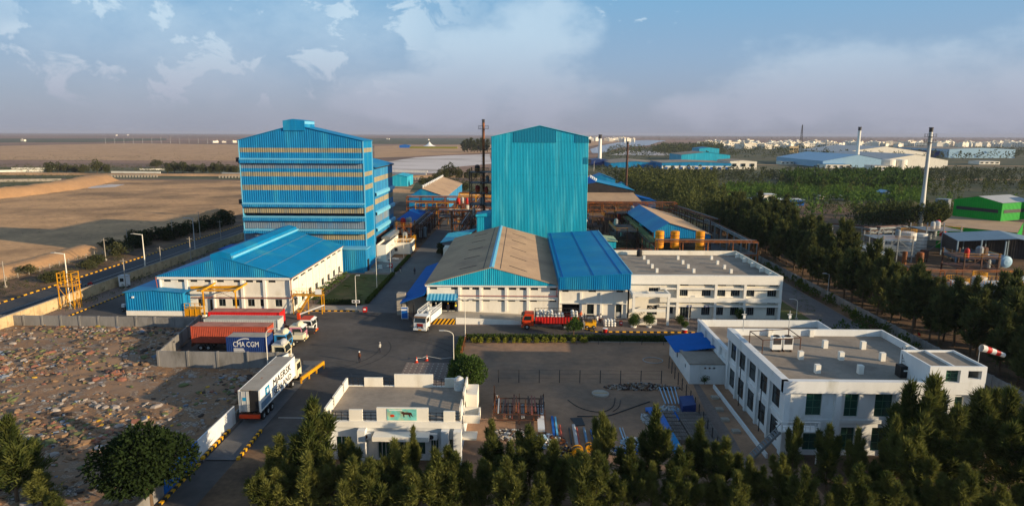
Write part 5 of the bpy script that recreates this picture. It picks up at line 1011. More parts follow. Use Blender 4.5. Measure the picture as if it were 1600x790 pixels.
mass('plantation', 'mid green palms and bananas left of the tall chimney', [at(1250, 300), at(1450, 300), at(1430, 276), at(1215, 280)], 520, (5, 9), 'broad_leaf', 7, 26, (.24, .09), .5, 'plantation')
mass('scrub', 'low thorn scrub along the far left plain', [at(0, 246), at(380, 246), at(380, 226), at(0, 226)], 260, (1.2, 2.6), 'scrub_leaf', 8, 10, w_=1.1, cat='scrub')
mass('scrub', 'green scrub band at the canal on the far left', [at(0, 304), at(70, 296), at(135, 287), at(120, 274), at(0, 274)], 700, (1.0, 2.0), 'scrub_leaf', 9, 12, w_=1.1, cat='scrub')
mass('scrub', 'thorn bushes along the canal behind the field', [at(0, 270), at(375, 272), at(375, 262), at(0, 262)], 420, (1.5, 4), 'scrub_leaf', 10, 16, w_=.9, cat='scrub')
mass('scrub', 'roadside thorn scrub on the strip beside the public road', [(-120, 128), (-106, 128), (-107, 175), (-119, 175)], 150, (.5, 1.3), 'scrub_leaf', 11, 26, w_=1.1, cat='scrub')
mass('scrub', 'thin planting strip inside the boundary wall', [(-90, 120), (-85.5, 120), (-85.5, 200), (-90, 200)], 140, (.5, 1.2), 'hedge_leaf', 12, 20, w_=.8, cat='scrub')
mass('scrub', 'dark marsh scrub behind the salt flat', [at(560, 223), at(770, 224), at(770, 213), at(560, 213)], 300, (4, 8), 'far_leaf', 13, 10, w_=1.3, cat='scrub')
mass('scrub', 'brushy scrub in front of the salt flat', [at(660, 305), at(775, 310), at(775, 268), at(690, 272)], 520, (1.2, 3.2), 'scrub_leaf', 14, 14, w_=1.0, cat='scrub')
mass('far_greenery', 'dark mangrove band on the far horizon', [at(1000, 222), at(1600, 224), at(1600, 217), at(1000, 214)], 900, (10, 22), 'far_leaf', 15, 8, w_=1.8, cat='trees')
mass('undergrowth', 'undergrowth at the foot of the tree belt', [(65.6, 70), (70, 70), (70, 220), (65.6, 220)], 420, (.3, .9), 'scrub_leaf', 16, 14, w_=1.2, cat='scrub')
mass('undergrowth', 'leafy young shrubs between the east road and the perimeter wall', [(62, 100), (64, 100), (64, 180), (62, 180)], 110, (.8, 2.2), 'hedge_leaf', 17, 40, w_=.6, cat='shrubs')
mass('undergrowth', 'green bushes behind the low block by the east road', [(50, 101), (58, 101), (62, 112), (52, 112)], 26, (1.2, 2.6), 'broad_leaf', 18, 90, (.14, .07), w_=.8, cat='shrubs')
# trees one can tell apart along the canal and behind the site
BUSH = [broadleaf('broadleaf_tree', 71, 8, 4.4, 1500, .75, 'scrub_leaf', .55, .75), broadleaf('broadleaf_tree', 72, 8, 4.0, 1500, .75, 'scrub_leaf', .6, .9)]
spots = [(80, 272, 10), (92, 271, 9), (104, 271, 8), (118, 271, 7), (131, 272, 8), (152, 271, 11), (166, 271, 8), (262, 271, 9), (273, 270, 9), (286, 271, 10), (303, 271, 8), (318, 272, 8), (334, 272, 9.5), (343, 272, 9.5), (357, 272, 7.5), (368, 272, 7)]
for px, py, h in spots: x, y = at(px, py); put(BUSH, x, y, h, 'rounded green tree in the broken row along the far canal', 'tree', 'trees along the far canal', rn.uniform(.8, 1.1), rn)
x, y = at(244, 262); put(BUSH, x, y, 8, 'flat-topped tree standing alone behind the canal row', 'tree', None, 1.4, rn)
for px, py, h in [(672, 296, 8), (683, 288, 8), (692, 284, 10), (703, 281, 12), (716, 281, 9), (733, 281, 8), (745, 280, 7), (728, 300, 6), (700, 298, 7), (660, 291, 6)]:
    x, y = at(px, py); put(BUSH, x, y, h, 'grey-green tree behind the tan-roofed shed near the salt flat', 'tree', 'trees before the salt flat', rn.uniform(.8, 1.1), rn)
for i, px in enumerate((726, 731, 736, 741, 746, 751, 756, 762)): x, y = at(px, 238); put(FAR, x, y, 22 + (i % 3) * 2, 'tall dark tree in the clump on the horizon left of the middle tower', 'tree', 'dark clump on the horizon', 1.9, rn)
SH = [broadleaf('roadside_bush', 81, 3, 2.6, 1700, .42, 'dark_leaf', .5, .6, 12, 4), broadleaf('roadside_bush', 82, 3, 2.4, 1700, .42, 'scrub_leaf', .5, .6, 12, 4)]
for px, py, h, w_, k in [(345, 352, 4, 1.3, 0), (325, 358, 4, 1.3, 0), (300, 364, 3.6, 1.4, 0), (280, 369, 3.8, 1.5, 0), (262, 374, 3.4, 1.4, 0), (240, 374, 3.4, 1.4, 0), (222, 382, 3.2, 1.4, 0), (205, 388, 2.8, 1.4, 0), (188, 398, 3, 1.4, 1), (170, 388, 2.6, 1.3, 0), (150, 412, 2.2, 1.2, 1), (135, 420, 2, 1.3, 1), (92, 438, 2.2, 1.3, 1), (75, 440, 2, 1.3, 1), (352, 340, 3, 1.3, 1), (42, 428, 2, 1.2, 1), (210, 374, 2.6, 1.3, 0)]:
    x, y = at(px, py); put(SH, x, y, h, 'spreading bush on the verge beside the public road' + (', darker kind' if k == 0 else ', paler kind'), 'bush', 'dark verge bushes' if k == 0 else 'pale verge bushes', w_, rn, idx=k)
def single(name, seed, px, py, h, R_, n, ls, leaf, label, cat='tree', zc=.62, flat=.8, **k):
    x, y = at(px, py); o = broadleaf(name, seed, h, R_, n, ls, leaf, zc, flat, **k); o.location = (x, y, 0); o['label'] = label; o['category'] = cat; return o
o = single('broadleaf_tree', 91, 731, 622, 5.9, 2.5, 9000, .30, 'broad_leaf', 'dense round green tree at the back right corner of the gatehouse', zc=.58, flat=1.0, lumps=26)
o = broadleaf('broadleaf_tree', 92, 8.6, 3.9, 13000, .38, 'dark_leaf', .55, .85, 17); o.location = (-34.0, 54.5, 0); o['label'] = 'very dark broadleaf tree beside the blue wall at lower left'; o['category'] = 'tree'
o = single('young_tree', 93, 896, 527, 3.2, 1.7, 1800, .30, 'broad_leaf', 'small spreading young tree behind the lorry on the inner road', zc=.72, flat=.55, lumps=12)
for i, px in enumerate((990, 1014)): o = single('topiary_tree', 94 + i, px, 511, 2.55, 1.05, 3200, .16, 'broad_leaf', ['larger clipped ball tree before the office porch, left one', 'smaller clipped ball tree before the office porch, right one'][i], zc=.58, flat=1, lumps=50)
for i, px in enumerate((990, 1014)): x, y = at(px, 511); mb = MB((x, y, 0)); mb.lathe((x, y, .05), [(.5, 0), (.55, .3), (.45, .3), (.45, .25), (0, .25)], 16); tag(mb.build('tree_ring', 'white_trim'), ['white ring planter under the left clipped ball tree', 'white ring planter under the right clipped ball tree'][i], 'planter')
o = single('potted_bush', 97, 1062, 505, 1.7, .85, 1400, .16, 'hedge_leaf', 'round bush beside the lamp post before the office', 'bush', zc=.5, lumps=20)
o = single('potted_bush', 98, 1070, 517, 1.8, .6, 500, .22, 'broad_leaf', 'leaning plant growing from a red pot before the office', 'plant', zc=.7)
o = single('conifer', 99, 690, 399, 4.2, 1.5, 2600, .3, 'dark_leaf', 'dark conical tree by the main road left of the tan roof', zc=.45, flat=1.2)
o = single('young_tree', 100, 1155, 500, 2.0, 1.1, 700, .3, 'broad_leaf', 'small green plant in front of the office ground floor windows', 'plant', zc=.6)
PALM = []
def small_palm(seed):
    r = random.Random(seed); root = bpy.data.objects.new('small_palm', None); C.objects.link(root); tr = MB(); tr.tube((0, 0, 0), (0, 0, .8), .09, .06, 6); tr.build('stem', 'bark', root); vs_, fs = [], []
    for i in range(16):
        a = i * 2.4; d = Vector((math.cos(a), math.sin(a), r.uniform(.5, 1.4))).normalized(); p = Vector((0, 0, .8))
        for s in range(4):
            sliver(vs_, fs, p, d, .42, .24, r); p = p + d * .33; d = (d + Vector((0, 0, -.4))).normalized()
    m_ = MB(); m_.v = vs_; m_.f = fs; m_.mi = [0] * len(fs); m_.build('fronds', 'broad_leaf', root); KIDS[root.name] = list(root.children); root['height'] = 1.9; return root
PALM = [small_palm(1)]
for i in range(10): put(PALM, -42.2, 128 + i * 2.6, 1.9 + .3 * (i % 2), 'small palm in the row along the sunlit side wall of the blue-roofed warehouse', 'palm', 'small palms by the warehouse', 1.1, rn)
for i, (x, y, h) in enumerate([(-37.2, 150, 1.0), (-38.5, 141, 1.2), (-34, 133, 1.0)]): put(PALM, x, y, h, 'low palm clump standing on the lawn beside the main road', 'palm', 'low palms on the lawn', 1.4, rn)
def hedge(a, b, wd, h, leaf, label, n):
    r = random.Random(int(n)); vs_, fs = [], []; a, b = Vector((*a, 0)), Vector((*b, 0)); u = (b - a).normalized(); nn_ = Vector((-u.y, u.x, 0))
    for i in range(n):
        p = a.lerp(b, r.random()) + nn_ * r.uniform(-wd / 2, wd / 2) + Vector((0, 0, h * r.random() ** .6 * (1 + .12 * math.sin(i)))); sliver(vs_, fs, p, Vector((r.gauss(0, 1), r.gauss(0, 1), r.gauss(.4, 1))).normalized(), .28, .18, r)
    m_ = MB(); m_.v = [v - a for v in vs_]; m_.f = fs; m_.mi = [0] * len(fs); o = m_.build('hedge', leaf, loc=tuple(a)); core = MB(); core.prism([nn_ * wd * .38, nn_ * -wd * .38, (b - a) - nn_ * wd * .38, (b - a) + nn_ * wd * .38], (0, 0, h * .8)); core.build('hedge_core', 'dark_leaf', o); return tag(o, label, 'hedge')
hedge((-9.2, 105.0), (29.5, 105.0), 1.1, .95, 'hedge_leaf', 'long clipped hedge between the inner road and the bare lot', 9000)
hedge((-9.8, 86), (-9.8, 104.4), .8, .9, 'hedge_leaf', 'hedge along the left side of the bare lot, by the yard', 4200)
hedge((-31.3, 128), (-31.3, 156), .8, .7, 'hedge_leaf', 'low hedge between the lawn and the main road', 4200)
hedge((-31.4, 159), (-31.4, 180), .8, .7, 'hedge_leaf', 'hedge strip farther up the left side of the main road', 3000)
hedge((-40.6, 127.6), (-32.4, 127.6), .9, .9, 'dark_leaf', 'dark hedge at the near end of the lawn', 1800)
YB = [broadleaf('yellow_shrub', 111, .95, .55, 420, .2, 'yellow_leaf', .55, .8, 9, 3)]
for px in (741, 752, 765, 777, 789, 803, 813.5, 825, 838.5, 852, 867, 880, 897, 912): x, y = at(px, 535); put(YB, x, y, rn.uniform(.8, 1.15), 'yellow-green shrub in the row in front of the long hedge', 'shrub', 'yellow shrubs at the hedge', 1.0, rn)
mass('clover_patch', 'bright green ground plants in the compound corner by the tree belt', [at(1236, 445), at(1260, 470), at(1290, 500), at(1240, 492)], 60, (.3, .6), 'hedge_leaf', 31, 20, w_=1.3, cat='shrubs')
for o in FAR:
    if o.name not in _used:
        for c in list(o.children): bpy.data.objects.remove(c)
        bpy.data.objects.remove(o)
mass('scrub', 'sparse dry tufts over the open sandy field', [(-125, 190), (-420, 330), (-350, 500), (-125, 470)], 1100, (.3, 1.1), 'scrub_leaf', 51, 9, w_=1.4, cat='scrub')
mass('scrub', 'dark thorn specks over the far brown plain', [at(0, 262), at(378, 262), at(378, 245), at(0, 245)], 900, (1.0, 2.6), 'scrub_leaf', 52, 8, w_=1.3, cat='scrub')
# ------------------------------------------------------------------ process area: racks, frames, tanks, chimneys
def rack(name, label, cat, a, b, wd, hs, bay=6, m='orange_steel', np=4, pr_=.14, pm=('rust_steel', 'grey_steel', 'orange_steel'), truss=False, cw=.25, seed=1, group=None):
    """steel pipe rack from a to b: columns, one beam set per level, single pipes"""
    r = random.Random(seed); A_, B_ = Vector((*a, 0)), Vector((*b, 0)); Ln = (B_ - A_).length; u = (B_ - A_) / Ln; nn = Vector((-u.y, u.x, 0)) * wd / 2; k = max(1, round(Ln / bay)); root = thing(name, label, cat, tuple(A_), 0, group); o = tuple(A_)
    for i in range(k + 1):
        p = A_ + u * Ln * i / k; mb = MB(o)
        for s in (1, -1): mb.beam(p + nn * s, p + nn * s + Vector((0, 0, max(hs))), cw)
        for h in hs: mb.beam(p + nn + Vector((0, 0, h)), p - nn + Vector((0, 0, h)), cw * .8, cw)
        mb.build('portal', m, root)
    for h in hs:
        mb = MB(o)
        for s in (1, -1):
            mb.beam(A_ + nn * s + Vector((0, 0, h)), B_ + nn * s + Vector((0, 0, h)), cw * .7, cw)
            if truss:
                mb.beam(A_ + nn * s + Vector((0, 0, h - 1.1)), B_ + nn * s + Vector((0, 0, h - 1.1)), cw * .6); q = int(Ln / 1.1)
                for j in range(q): mb.beam(A_ + nn * s + u * Ln * j / q + Vector((0, 0, h if j % 2 else h - 1.1)), A_ + nn * s + u * Ln * (j + 1) / q + Vector((0, 0, h - 1.1 if j % 2 else h)), .09)
        mb.build('girder', m, root)
        for j in range(np):
            f = (j + .5) / np * 2 - 1; rr_ = pr_ * r.uniform(.6, 1.3); mb = MB(o); mb.tube(A_ + nn * f * .85 + Vector((0, 0, h + .15 + rr_)), B_ + nn * f * .85 + Vector((0, 0, h + .15 + rr_)), rr_, n=6); mb.build('pipe', r.choice(pm), root)
    return root
def vessel(label, x, y, z0, r, h, m='tank_white', cat='tank', dome=.3, legs=0, name='storage_tank', rail=False, group=None, bands=0, n=24):
    root = thing(name, label, cat, (x, y, 0), 0, group); o = (x, y, 0); mb = MB(o); prof = [(r, 0), (r, h)] + ([(r * .8, h + r * dome * .6), (r * .4, h + r * dome * .9), (0.01, h + r * dome)] if dome else [])
    mb.lathe((x, y, z0), prof, n); mb.build('shell', m, root)
    if bands:
        mb = MB(o)
        for i in range(1, bands + 1): mb.lathe((x, y, z0 + h * i / (bands + 1)), [(r + .02, -.05), (r + .05, -.05), (r + .05, .05), (r + .02, .05)], n)
        mb.build('hoop_set', 'dark_steel', root)
    if rail:
        mb = MB(o)
        for i in range(n): a = 6.283 * i / n; mb.beam((x + r * .97 * math.cos(a), y + r * .97 * math.sin(a), z0 + h), (x + r * .97 * math.cos(a), y + r * .97 * math.sin(a), z0 + h + 1), .05)
        for i in range(n): a, b = 6.283 * i / n, 6.283 * (i + 1) / n; mb.beam((x + r * .97 * math.cos(a), y + r * .97 * math.sin(a), z0 + h + 1), (x + r * .97 * math.cos(b), y + r * .97 * math.sin(b), z0 + h + 1), .05)
        mb.build('railing', 'yellow_steel', root)
    if z0 > .3:
        mb = MB(o)
        for i in range(4): a = .785 + 1.571 * i; mb.beam((x + r * .75 * math.cos(a), y + r * .75 * math.sin(a), 0), (x + r * .75 * math.cos(a), y + r * .75 * math.sin(a), z0 + .1), .2)
        mb.build('leg_set', 'rust_steel', root)
    return root
def chimney(label, x, y, h, r0, r1, m, plat=(), ladder=True, z0=0):
    root = thing('chimney', label, 'chimney', (x, y, 0)); o = (x, y, 0); mb = MB(o); mb.lathe((x, y, z0), [(r0, 0), (r0 * .9 + r1 * .1, (h - z0) * .1), (r1, (h - z0) * .45), (r1, h - z0), (r1 * .8, h - z0), (r1 * .8, h - z0 - .5)], 20); mb.build('shaft', m, root, smooth=False)
    mb = MB(o); mb.lathe((x, y, h - r1 * 2.2), [(r1 * 1.02, 0), (r1 * 1.04, r1 * 2), (r1 * 1.2, r1 * 2.1), (r1 * 1.2, r1 * 2.5), (r1 * .95, r1 * 2.5)], 16)
    mb.build('cap_ring', 'dark_steel', root)
    for z in plat:
        mb = MB(o); mb.lathe((x, y, z), [(r1 * 1.02, 0), (r1 + 1.3, 0), (r1 + 1.3, .12), (r1 * 1.02, .08)], 16)
        for i in range(12): a, b = 6.283 * i / 12, 6.283 * (i + 1) / 12; c, s = math.cos(a) * (r1 + 1.25), math.sin(a) * (r1 + 1.25); mb.beam((x + c, y + s, z), (x + c, y + s, z + 1.1), .06); mb.beam((x + c, y + s, z + 1.1), (x + math.cos(b) * (r1 + 1.25), y + math.sin(b) * (r1 + 1.25), z + 1.1), .06)
        mb.build('platform', 'dark_steel', root)
    if ladder:
        mb = MB(o)
        for s in (-.2, .2): mb.beam((x + s - r1 - .1, y - r1 * .6, z0 + 2), (x + s - r1 - .1, y - r1 * .6, h), .05)
        for i in range(int((h - z0 - 2) / .8)): mb.beam((x - .2 - r1 - .1, y - r1 * .6, z0 + 2 + i * .8), (x + .2 - r1 - .1, y - r1 * .6, z0 + 2 + i * .8), .04)
        mb.build('ladder', 'dark_steel', root)
    return root
def gable_shed(name, label, x0, x1, y0, y1, ev, rg, rx, mr, mw, ml=None, cat='shed', z0=0, vents=0, open_front=False, group=None):
    o = ((x0 + x1) / 2, y0, 0); root = thing(name, label, cat, o, 0, group); evl, evr = ev if isinstance(ev, tuple) else (ev, ev)
    zt_ = lambda x: evl + (rg - evl) * (x - x0) / (rx - x0) if x < rx else evr + (rg - evr) * (x1 - x) / (x1 - rx)
    mb = MB(o)
    mb.corr((x0, y0), (x1, y0), (min(evl, evr) - .9) if open_front else z0, lambda t: zt_(x0 + t), .5, .06)
    if not open_front: mb.corr((x1, y0), (x1, y1), z0, evr, .5, .06, (1, 0, 0)); mb.corr((x0, y1), (x0, y0), z0, evl, .5, .06, (-1, 0, 0))
    mb.corr((x1, y1), (x0, y1), z0, lambda t: zt_(x1 - t), .5, .06, (0, 1, 0)); mb.build('wall', mw, root)
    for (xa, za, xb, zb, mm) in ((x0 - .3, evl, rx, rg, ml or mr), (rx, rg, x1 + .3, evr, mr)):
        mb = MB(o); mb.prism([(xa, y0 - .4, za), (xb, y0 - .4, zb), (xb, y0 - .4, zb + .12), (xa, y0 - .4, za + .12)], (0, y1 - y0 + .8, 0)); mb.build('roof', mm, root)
    for i in range(vents):
        y = y0 + (y1 - y0) * (i + .5) / vents; mb = MB(o); mb.lathe((rx, y, rg + .1), [(.25, 0), (.25, .5), (.5, .6), (.5, 1.0), (0.02, 1.3)], 8); mb.build('roof_vent', 'white_paint', root)
    if open_front:
        mb = MB(o)
        for x in (x0, x1):
            for i in range(5): y = y0 + (y1 - y0) * i / 4; mb.beam((x, y, 0), (x, y, evl if x == x0 else evr), .25)
        mb.build('post_set', 'rust_steel', root)
    return root
gable_shed('shed', 'tan-roofed long shed with white ridge vents behind the banded towers', -50, -33.5, 288, 366, 6.6, 10.2, -44, 'tan_roof', 'blue_cladding', 'dark_blue_roof', vents=14)
gable_shed('shed', 'small teal shed with paler end standing at the canal', *[round(v, 1) for v in (at(612, 291)[0], at(630, 291)[0] + 3, at(612, 291)[1], at(612, 291)[1] + 22)], 6.2, 7.6, at(621, 291)[0], 'teal_cladding', 'teal_cladding')
A = thing('lean_to', 'dark blue lean-to roof at the foot of the second tower', 'shed', (-38, 225, 0)); mb = MB((-38, 225, 0)); mb.prism([(-41.0, 212, 6.2), (-35.5, 212, 4.6), (-35.5, 212, 4.75), (-41.0, 212, 6.35)], (0, 34, 0)); mb.build('roof', 'dark_blue_roof', A)
mb = MB((-38, 225, 0))
for i in range(6): mb.beam((-35.8, 212.3 + i * 6.6, 0), (-35.8, 212.3 + i * 6.6, 4.6), .25)
mb.build('post_set', 'rust_steel', A)
A = thing('duct', 'long pale covered conveyor duct beside the second tower', 'duct', (-38.3, 182, 0)); mb = MB((-38.3, 182, 0)); mb.prism([(-39.6, 182, 4.2), (-37.2, 182, 4.2), (-37.2, 182, 5.2), (-38.4, 182, 5.5), (-39.6, 182, 5.2)], (0, 75, 0)); mb.build('casing', 'grey_steel', A)
mb = MB((-38.3, 182, 0))
for i in range(16):
    for x in (-39.5, -37.3): mb.beam((x, 182.5 + i * 4.9, 0), (x, 182.5 + i * 4.9, 4.2), .2)
    mb.beam((-39.5, 182.5 + i * 4.9, .3), (-37.3, 182.5 + i * 4.9, 4.0), .1)
mb.build('trestle_set', 'rust_steel', A)
A = thing('canopy', 'small dark blue flat canopy in the middle of the pipework', 'canopy', (-34.5, 262, 0)); p = at(645, 333, 4.5); q = at(672, 336, 4.5); mb = MB((-34.5, 262, 0)); mb.prism([(p[0], p[1], 4.2), (q[0], q[1], 3.9), (q[0], q[1] + 9, 4.5), (p[0], p[1] + 9, 4.8)], (0, 0, .15)); mb.build('roof', 'dark_blue_roof', A)
mb = MB((-34.5, 262, 0))
for x in (p[0] + .5, q[0] - .5):
    for y in (p[1] + .8, p[1] + 8): mb.beam((x, y, 0), (x, y, 4.2), .18)
mb.build('post_set', 'rust_steel', A)
rack('pipe_rack', 'wide orange pipe rack crossing the main road behind the towers', 'pipe rack', (-46, 262), (-10, 262), 4.5, (4.5, 7.0, 9.0), 5, np=5, seed=2)
rack('pipe_rack', 'yellow lattice girder bridge with pipes left of the dark process frame', 'pipe rack', (-24, 250), (-11, 250), 3, (11.6,), 6.5, 'yellow_steel', 3, truss=True, seed=3)
rack('pipe_rack', 'nearer orange rack with pale bent pipes left of the dark process frame', 'pipe rack', (-30, 236), (-12, 236), 4, (4.2, 6.6), 4.5, 'orange_steel', 5, seed=4, pm=('grey_steel', 'light_grey', 'orange_steel'))
rack('pipe_rack', 'pipe rack running away along the left of the main road', 'pipe rack', (-33.5, 205), (-33.5, 285), 3.0, (3.8, 5.6), 6.6, 'rust_steel', 4, seed=5)
rack('pipe_rack', 'rusty rack along the right side of the main road', 'pipe rack', (-17.5, 200), (-17.5, 290), 3.2, (4.2, 6.4), 6.5, 'rust_steel', 4, seed=6)
rack('pipe_rack', 'yellow-orange lattice rack right of the middle tower', 'pipe rack', (19.5, 246), (58, 246), 4.5, (6.2, 8.8), 5.5, 'orange_steel', 5, truss=True, seed=7)
rack('pipe_rack', 'brown rack bending toward the tree belt behind the tan and blue shed', 'pipe rack', (57, 246), (61, 205), 3.0, (5.8, 7.8), 6, 'rust_steel', 3, seed=8)
rack('pipe_rack', 'greenish pipe gallery running beside the open tank shed', 'pipe rack', (35.4, 172), (37.6, 262), 2.6, (3.4, 5.6), 6, 'rust_steel', 6, seed=9, pm=('litter_green', 'grey_steel', 'litter_green'))
rack('pipe_rack', 'rusty two-level rack in front of the orange tanks', 'pipe rack', (33.5, 160), (58, 160), 3, (5.0, 8.2), 6, 'orange_steel', 3, seed=10, pr_=.09)
rack('pipe_rack', 'low rusty rack left of the orange tanks behind the office', 'pipe rack', (22, 163), (33, 163), 2.2, (3.2, 5.3), 5, 'orange_steel', 3, seed=11, pr_=.09)
rack('pipe_rack', 'thin grey frame line between the tank shed and the tree belt', 'pipe rack', (60.2, 168), (61, 214), 2.0, (6.5,), 7, 'grey_steel', 2, seed=12)
def frame_tower(label, x0, x1, y0, y1, levels, m='dark_steel', seed=1, stuff=True, name='process_structure'):
    r = random.Random(seed); o = (x0, y0, 0); root = thing(name, label, 'steel frame', o)
    mb = MB(o)
    for x in (x0, (x0 + x1) / 2, x1):
        for y in (y0, y1): mb.beam((x, y, 0), (x, y, levels[-1] + 1.2), .28)
    mb.build('column_set', m, root)
    for i, z in enumerate(levels):
        mb = MB(o); mb.box(x0 - .3, x1 + .3, y0 - .3, y1 + .3, z - .12, z)
        mb.build('floor', m, root); mb = MB(o)
        for zz in (.55, 1.1): mb.beam((x0 - .3, y0 - .3, z + zz), (x1 + .3, y0 - .3, z + zz), .06); mb.beam((x1 + .3, y0 - .3, z + zz), (x1 + .3, y1, z + zz), .06); mb.beam((x0 - .3, y0 - .3, z + zz), (x0 - .3, y1, z + zz), .06)
        mb.build('railing', 'yellow_steel' if i % 2 else m, root)
        zp = levels[i - 1] if i else 0; mb = MB(o); mb.beam((x0, y0, zp), ((x0 + x1) / 2, y0, z), .12); mb.beam((x1, y0, zp), ((x0 + x1) / 2, y0, z), .12); mb.build('brace', m, root)
        if stuff:
            for j in range(r.randint(1, 3)):
                x, y, rr_ = r.uniform(x0 + .9, x1 - .9), r.uniform(y0 + .8, y1 - .8), r.uniform(.4, .85); mb = MB(o); mb.lathe((x, y, z), [(rr_, .1), (rr_, 1.8), (rr_ * .6, 2.2), (0.02, 2.3)], 12); mb.build('vessel', r.choice(['light_grey', 'grey_steel', 'red_paint', 'grey_steel', 'rust_steel']), root)
    return root
frame_tower('dark multi-level process frame attached to the left side of the teal tower', -16.3, -9.2, 205, 213, (4.5, 8.2, 12.0, 15.5, 18.8, 22.2), 'dark_steel', 4)
chimney('rusty slender chimney rising from the dark process frame beside the teal tower', -12.5, 214.5, 38.5, .5, .42, 'orange_steel', (35.5, 29, 22))
frame_tower('orange-brown open frame at the left roadside behind the cream pump house', -38, -33.6, 196, 203, (3.4, 6.2), 'orange_steel', 6)
frame_tower('tangle of rusty frames behind the right edge of the teal tower', 20, 27, 214, 224, (4.0, 7.4), 'rust_steel', 7)
frame_tower('low rusty frame left of the open tank shed', 28, 34, 190, 206, (3.6, 6.0), 'rust_steel', 8)
frame_tower('dark frame between the racks and the brown-walled shed', 30, 44, 228, 238, (4.0, 6.8), 'rust_steel', 9)
gable_shed('shed', 'large open shed with bright blue left slope and tan right slope behind the orange tanks', 37.2, 53.5, 183, 230, (6.9, 6.2), 9.6, 41.6, 'tan_roof', 'blue_cladding', 'blue_roof', open_front=True)
for i, px in enumerate((1031, 1055, 1094.5)):
    x, y = xat(px, 360, 171), 171; vessel(['leftmost of the three orange cylindrical tanks behind the office', 'middle one of the three orange cylindrical tanks behind the office', 'rightmost of the three orange cylindrical tanks behind the office'][i], x, y, 4.6 if i < 2 else 3.8, 1.15, 4.4 if i < 2 else 5.2, 'tank_orange', dome=.15, bands=3)
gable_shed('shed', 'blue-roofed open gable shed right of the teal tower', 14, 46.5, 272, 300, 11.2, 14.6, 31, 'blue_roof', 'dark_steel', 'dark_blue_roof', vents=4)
A = thing('lean_to', 'brown sheet lean-to in front of the blue open gable shed', 'shed', (32, 262, 0)); mb = MB((32, 262, 0)); mb.prism([(17, 258, 7.8), (47.5, 258, 7.8), (46.0, 270, 10.3), (18, 270, 10.3)], (0, 0, .15)); mb.build('roof', 'tan_roof', A); mb = MB((32, 262, 0))
for i in range(7): mb.beam((17.5 + i * 4.9, 258.3, 0), (17.5 + i * 4.9, 258.3, 7.8), .25)
mb.build('post_set', 'rust_steel', A)
gable_shed('shed', 'distant small blue building with grey-striped roof right of the teal tower', 36, 50, 352, 366, 10.2, 13, 43, 'blue_roof', 'blue_cladding')
gable_shed('shed', 'tiny teal hipped kiosk beside the dark rusty chimney', 50, 56, 345, 351, 7.2, 9.2, 53, 'blue_roof', 'teal_cladding')
gable_shed('shed', 'low dark blue canopy shed right of the blue open gable shed', 48.5, 58.5, 285, 300, 5.4, 7.2, 51, 'dark_blue_roof', 'blue_cladding')
chimney('dark rusty thin chimney right of the teal tower near the tree belt', 48.6, 305, 30.8, .62, .5, 'rust_steel', ())
x, y = at(927, 339, 3); vessel('round pale vessel on legs beside the teal tower base', 21.4, 222, 4.4, 1.2, .6, 'light_grey', dome=.8, name='pressure_vessel')
A = thing('shed', 'small green-striped roof shed with teal wall behind the blue slope', 'shed', (23, 176, 0)); mb = MB((23, 176, 0)); mb.prism([(20.2, 174, 6.2), (26.0, 174, 5.6), (26.0, 174, 5.75), (20.2, 174, 6.35)], (0, 9, 0)); mb.build('roof', mat('striped_green', srgb(150, 165, 130), .6, var=.3, vscale=1.5, stretch=(2.5, .1, 1)), A); mb = MB((23, 176, 0)); mb.corr((22.4, 174.5), (25.6, 174.5), 1.2, 5.5, .4, .05); mb.build('wall', 'teal_cladding', A)
A = thing('pump_skid', 'red pump skid beside the teal tower base', 'machine', (20.8, 196, 0)); mb = MB((20.8, 196, 0)); mb.cbox((20.8, 196, .5), (3, 1.6, .25)); mb.lathe((19.9, 196, 1.2), [(.5, 0), (.5, 1.4)], 12, 'X'); mb.beam((19.6, 195.4, 1), (22, 196.4, 3.4), .22); mb.build('body', 'red_paint', A)
# cream pump house with orange-railed roof left of the main road
def box_house(name, label, x0, x1, y0, y1, h, m, ops_f=(), ops_r=(), cat='building', roof='roof_screed', par=.5, glass='dark_glass'):
    o = ((x0 + x1) / 2, y0, 0); root = thing(name, label, cat, o); mb = MB(o); facade(mb, (x0, y0), (1, 0), (0, -1), x1 - x0, 0, h, ops_f); facade(mb, (x1, y0), (0, 1), (1, 0), y1 - y0, 0, h, ops_r); facade(mb, (x1, y1), (-1, 0), (0, 1), x1 - x0, 0, h); facade(mb, (x0, y1), (0, -1), (-1, 0), y1 - y0, 0, h)
    t = .18
    for q in ((x0 + .01, x1 - .01, y0 + .01, y0 + t), (x0 + .01, x1 - .01, y1 - t, y1 - .01), (x0 + .01, x0 + t, y0 + t, y1 - t), (x1 - t, x1 - .01, y0 + t, y1 - t)): mb.box(*q, h - par, h - .003)
    mb.build('wall', m, root); mb = MB(o); mb.box(x0 + t, x1 - t, y0 + t, y1 - t, h - par - .1, h - par); mb.build('roof', roof, root); windows(root, o, (x0, y0), (1, 0), (0, -1), ops_f, glass); windows(root, o, (x1, y0), (0, 1), (1, 0), ops_r, glass); return root
box_house('pump_house', 'white wing wall building right of the banded tower base', -39.0, -36.4, 172.4, 190, 4.6, 'white_wall', (), [(2, 3, 1, 2), (7, 8, 1, 2)])
pm_ = box_house('pump_house', 'cream flat-roofed pump house with orange railing by the main road', -37.5, -31.9, 184, 192, 3.3, 'white_wall', [(1, 2, .8, 1.8)], [(2, 3, .8, 1.8)])
mb = MB(((-37.5 - 31.9) / 2, 184, 0))
for z in (3.8, 4.4): mb.beam((-37.4, 184, z), (-31.9, 184, z), .1); mb.beam((-31.9, 184, z), (-31.9, 192, z), .1)
for i in range(7): mb.beam((-37.4 + i * .91, 184, 3.3), (-37.4 + i * .91, 184, 4.4), .1)
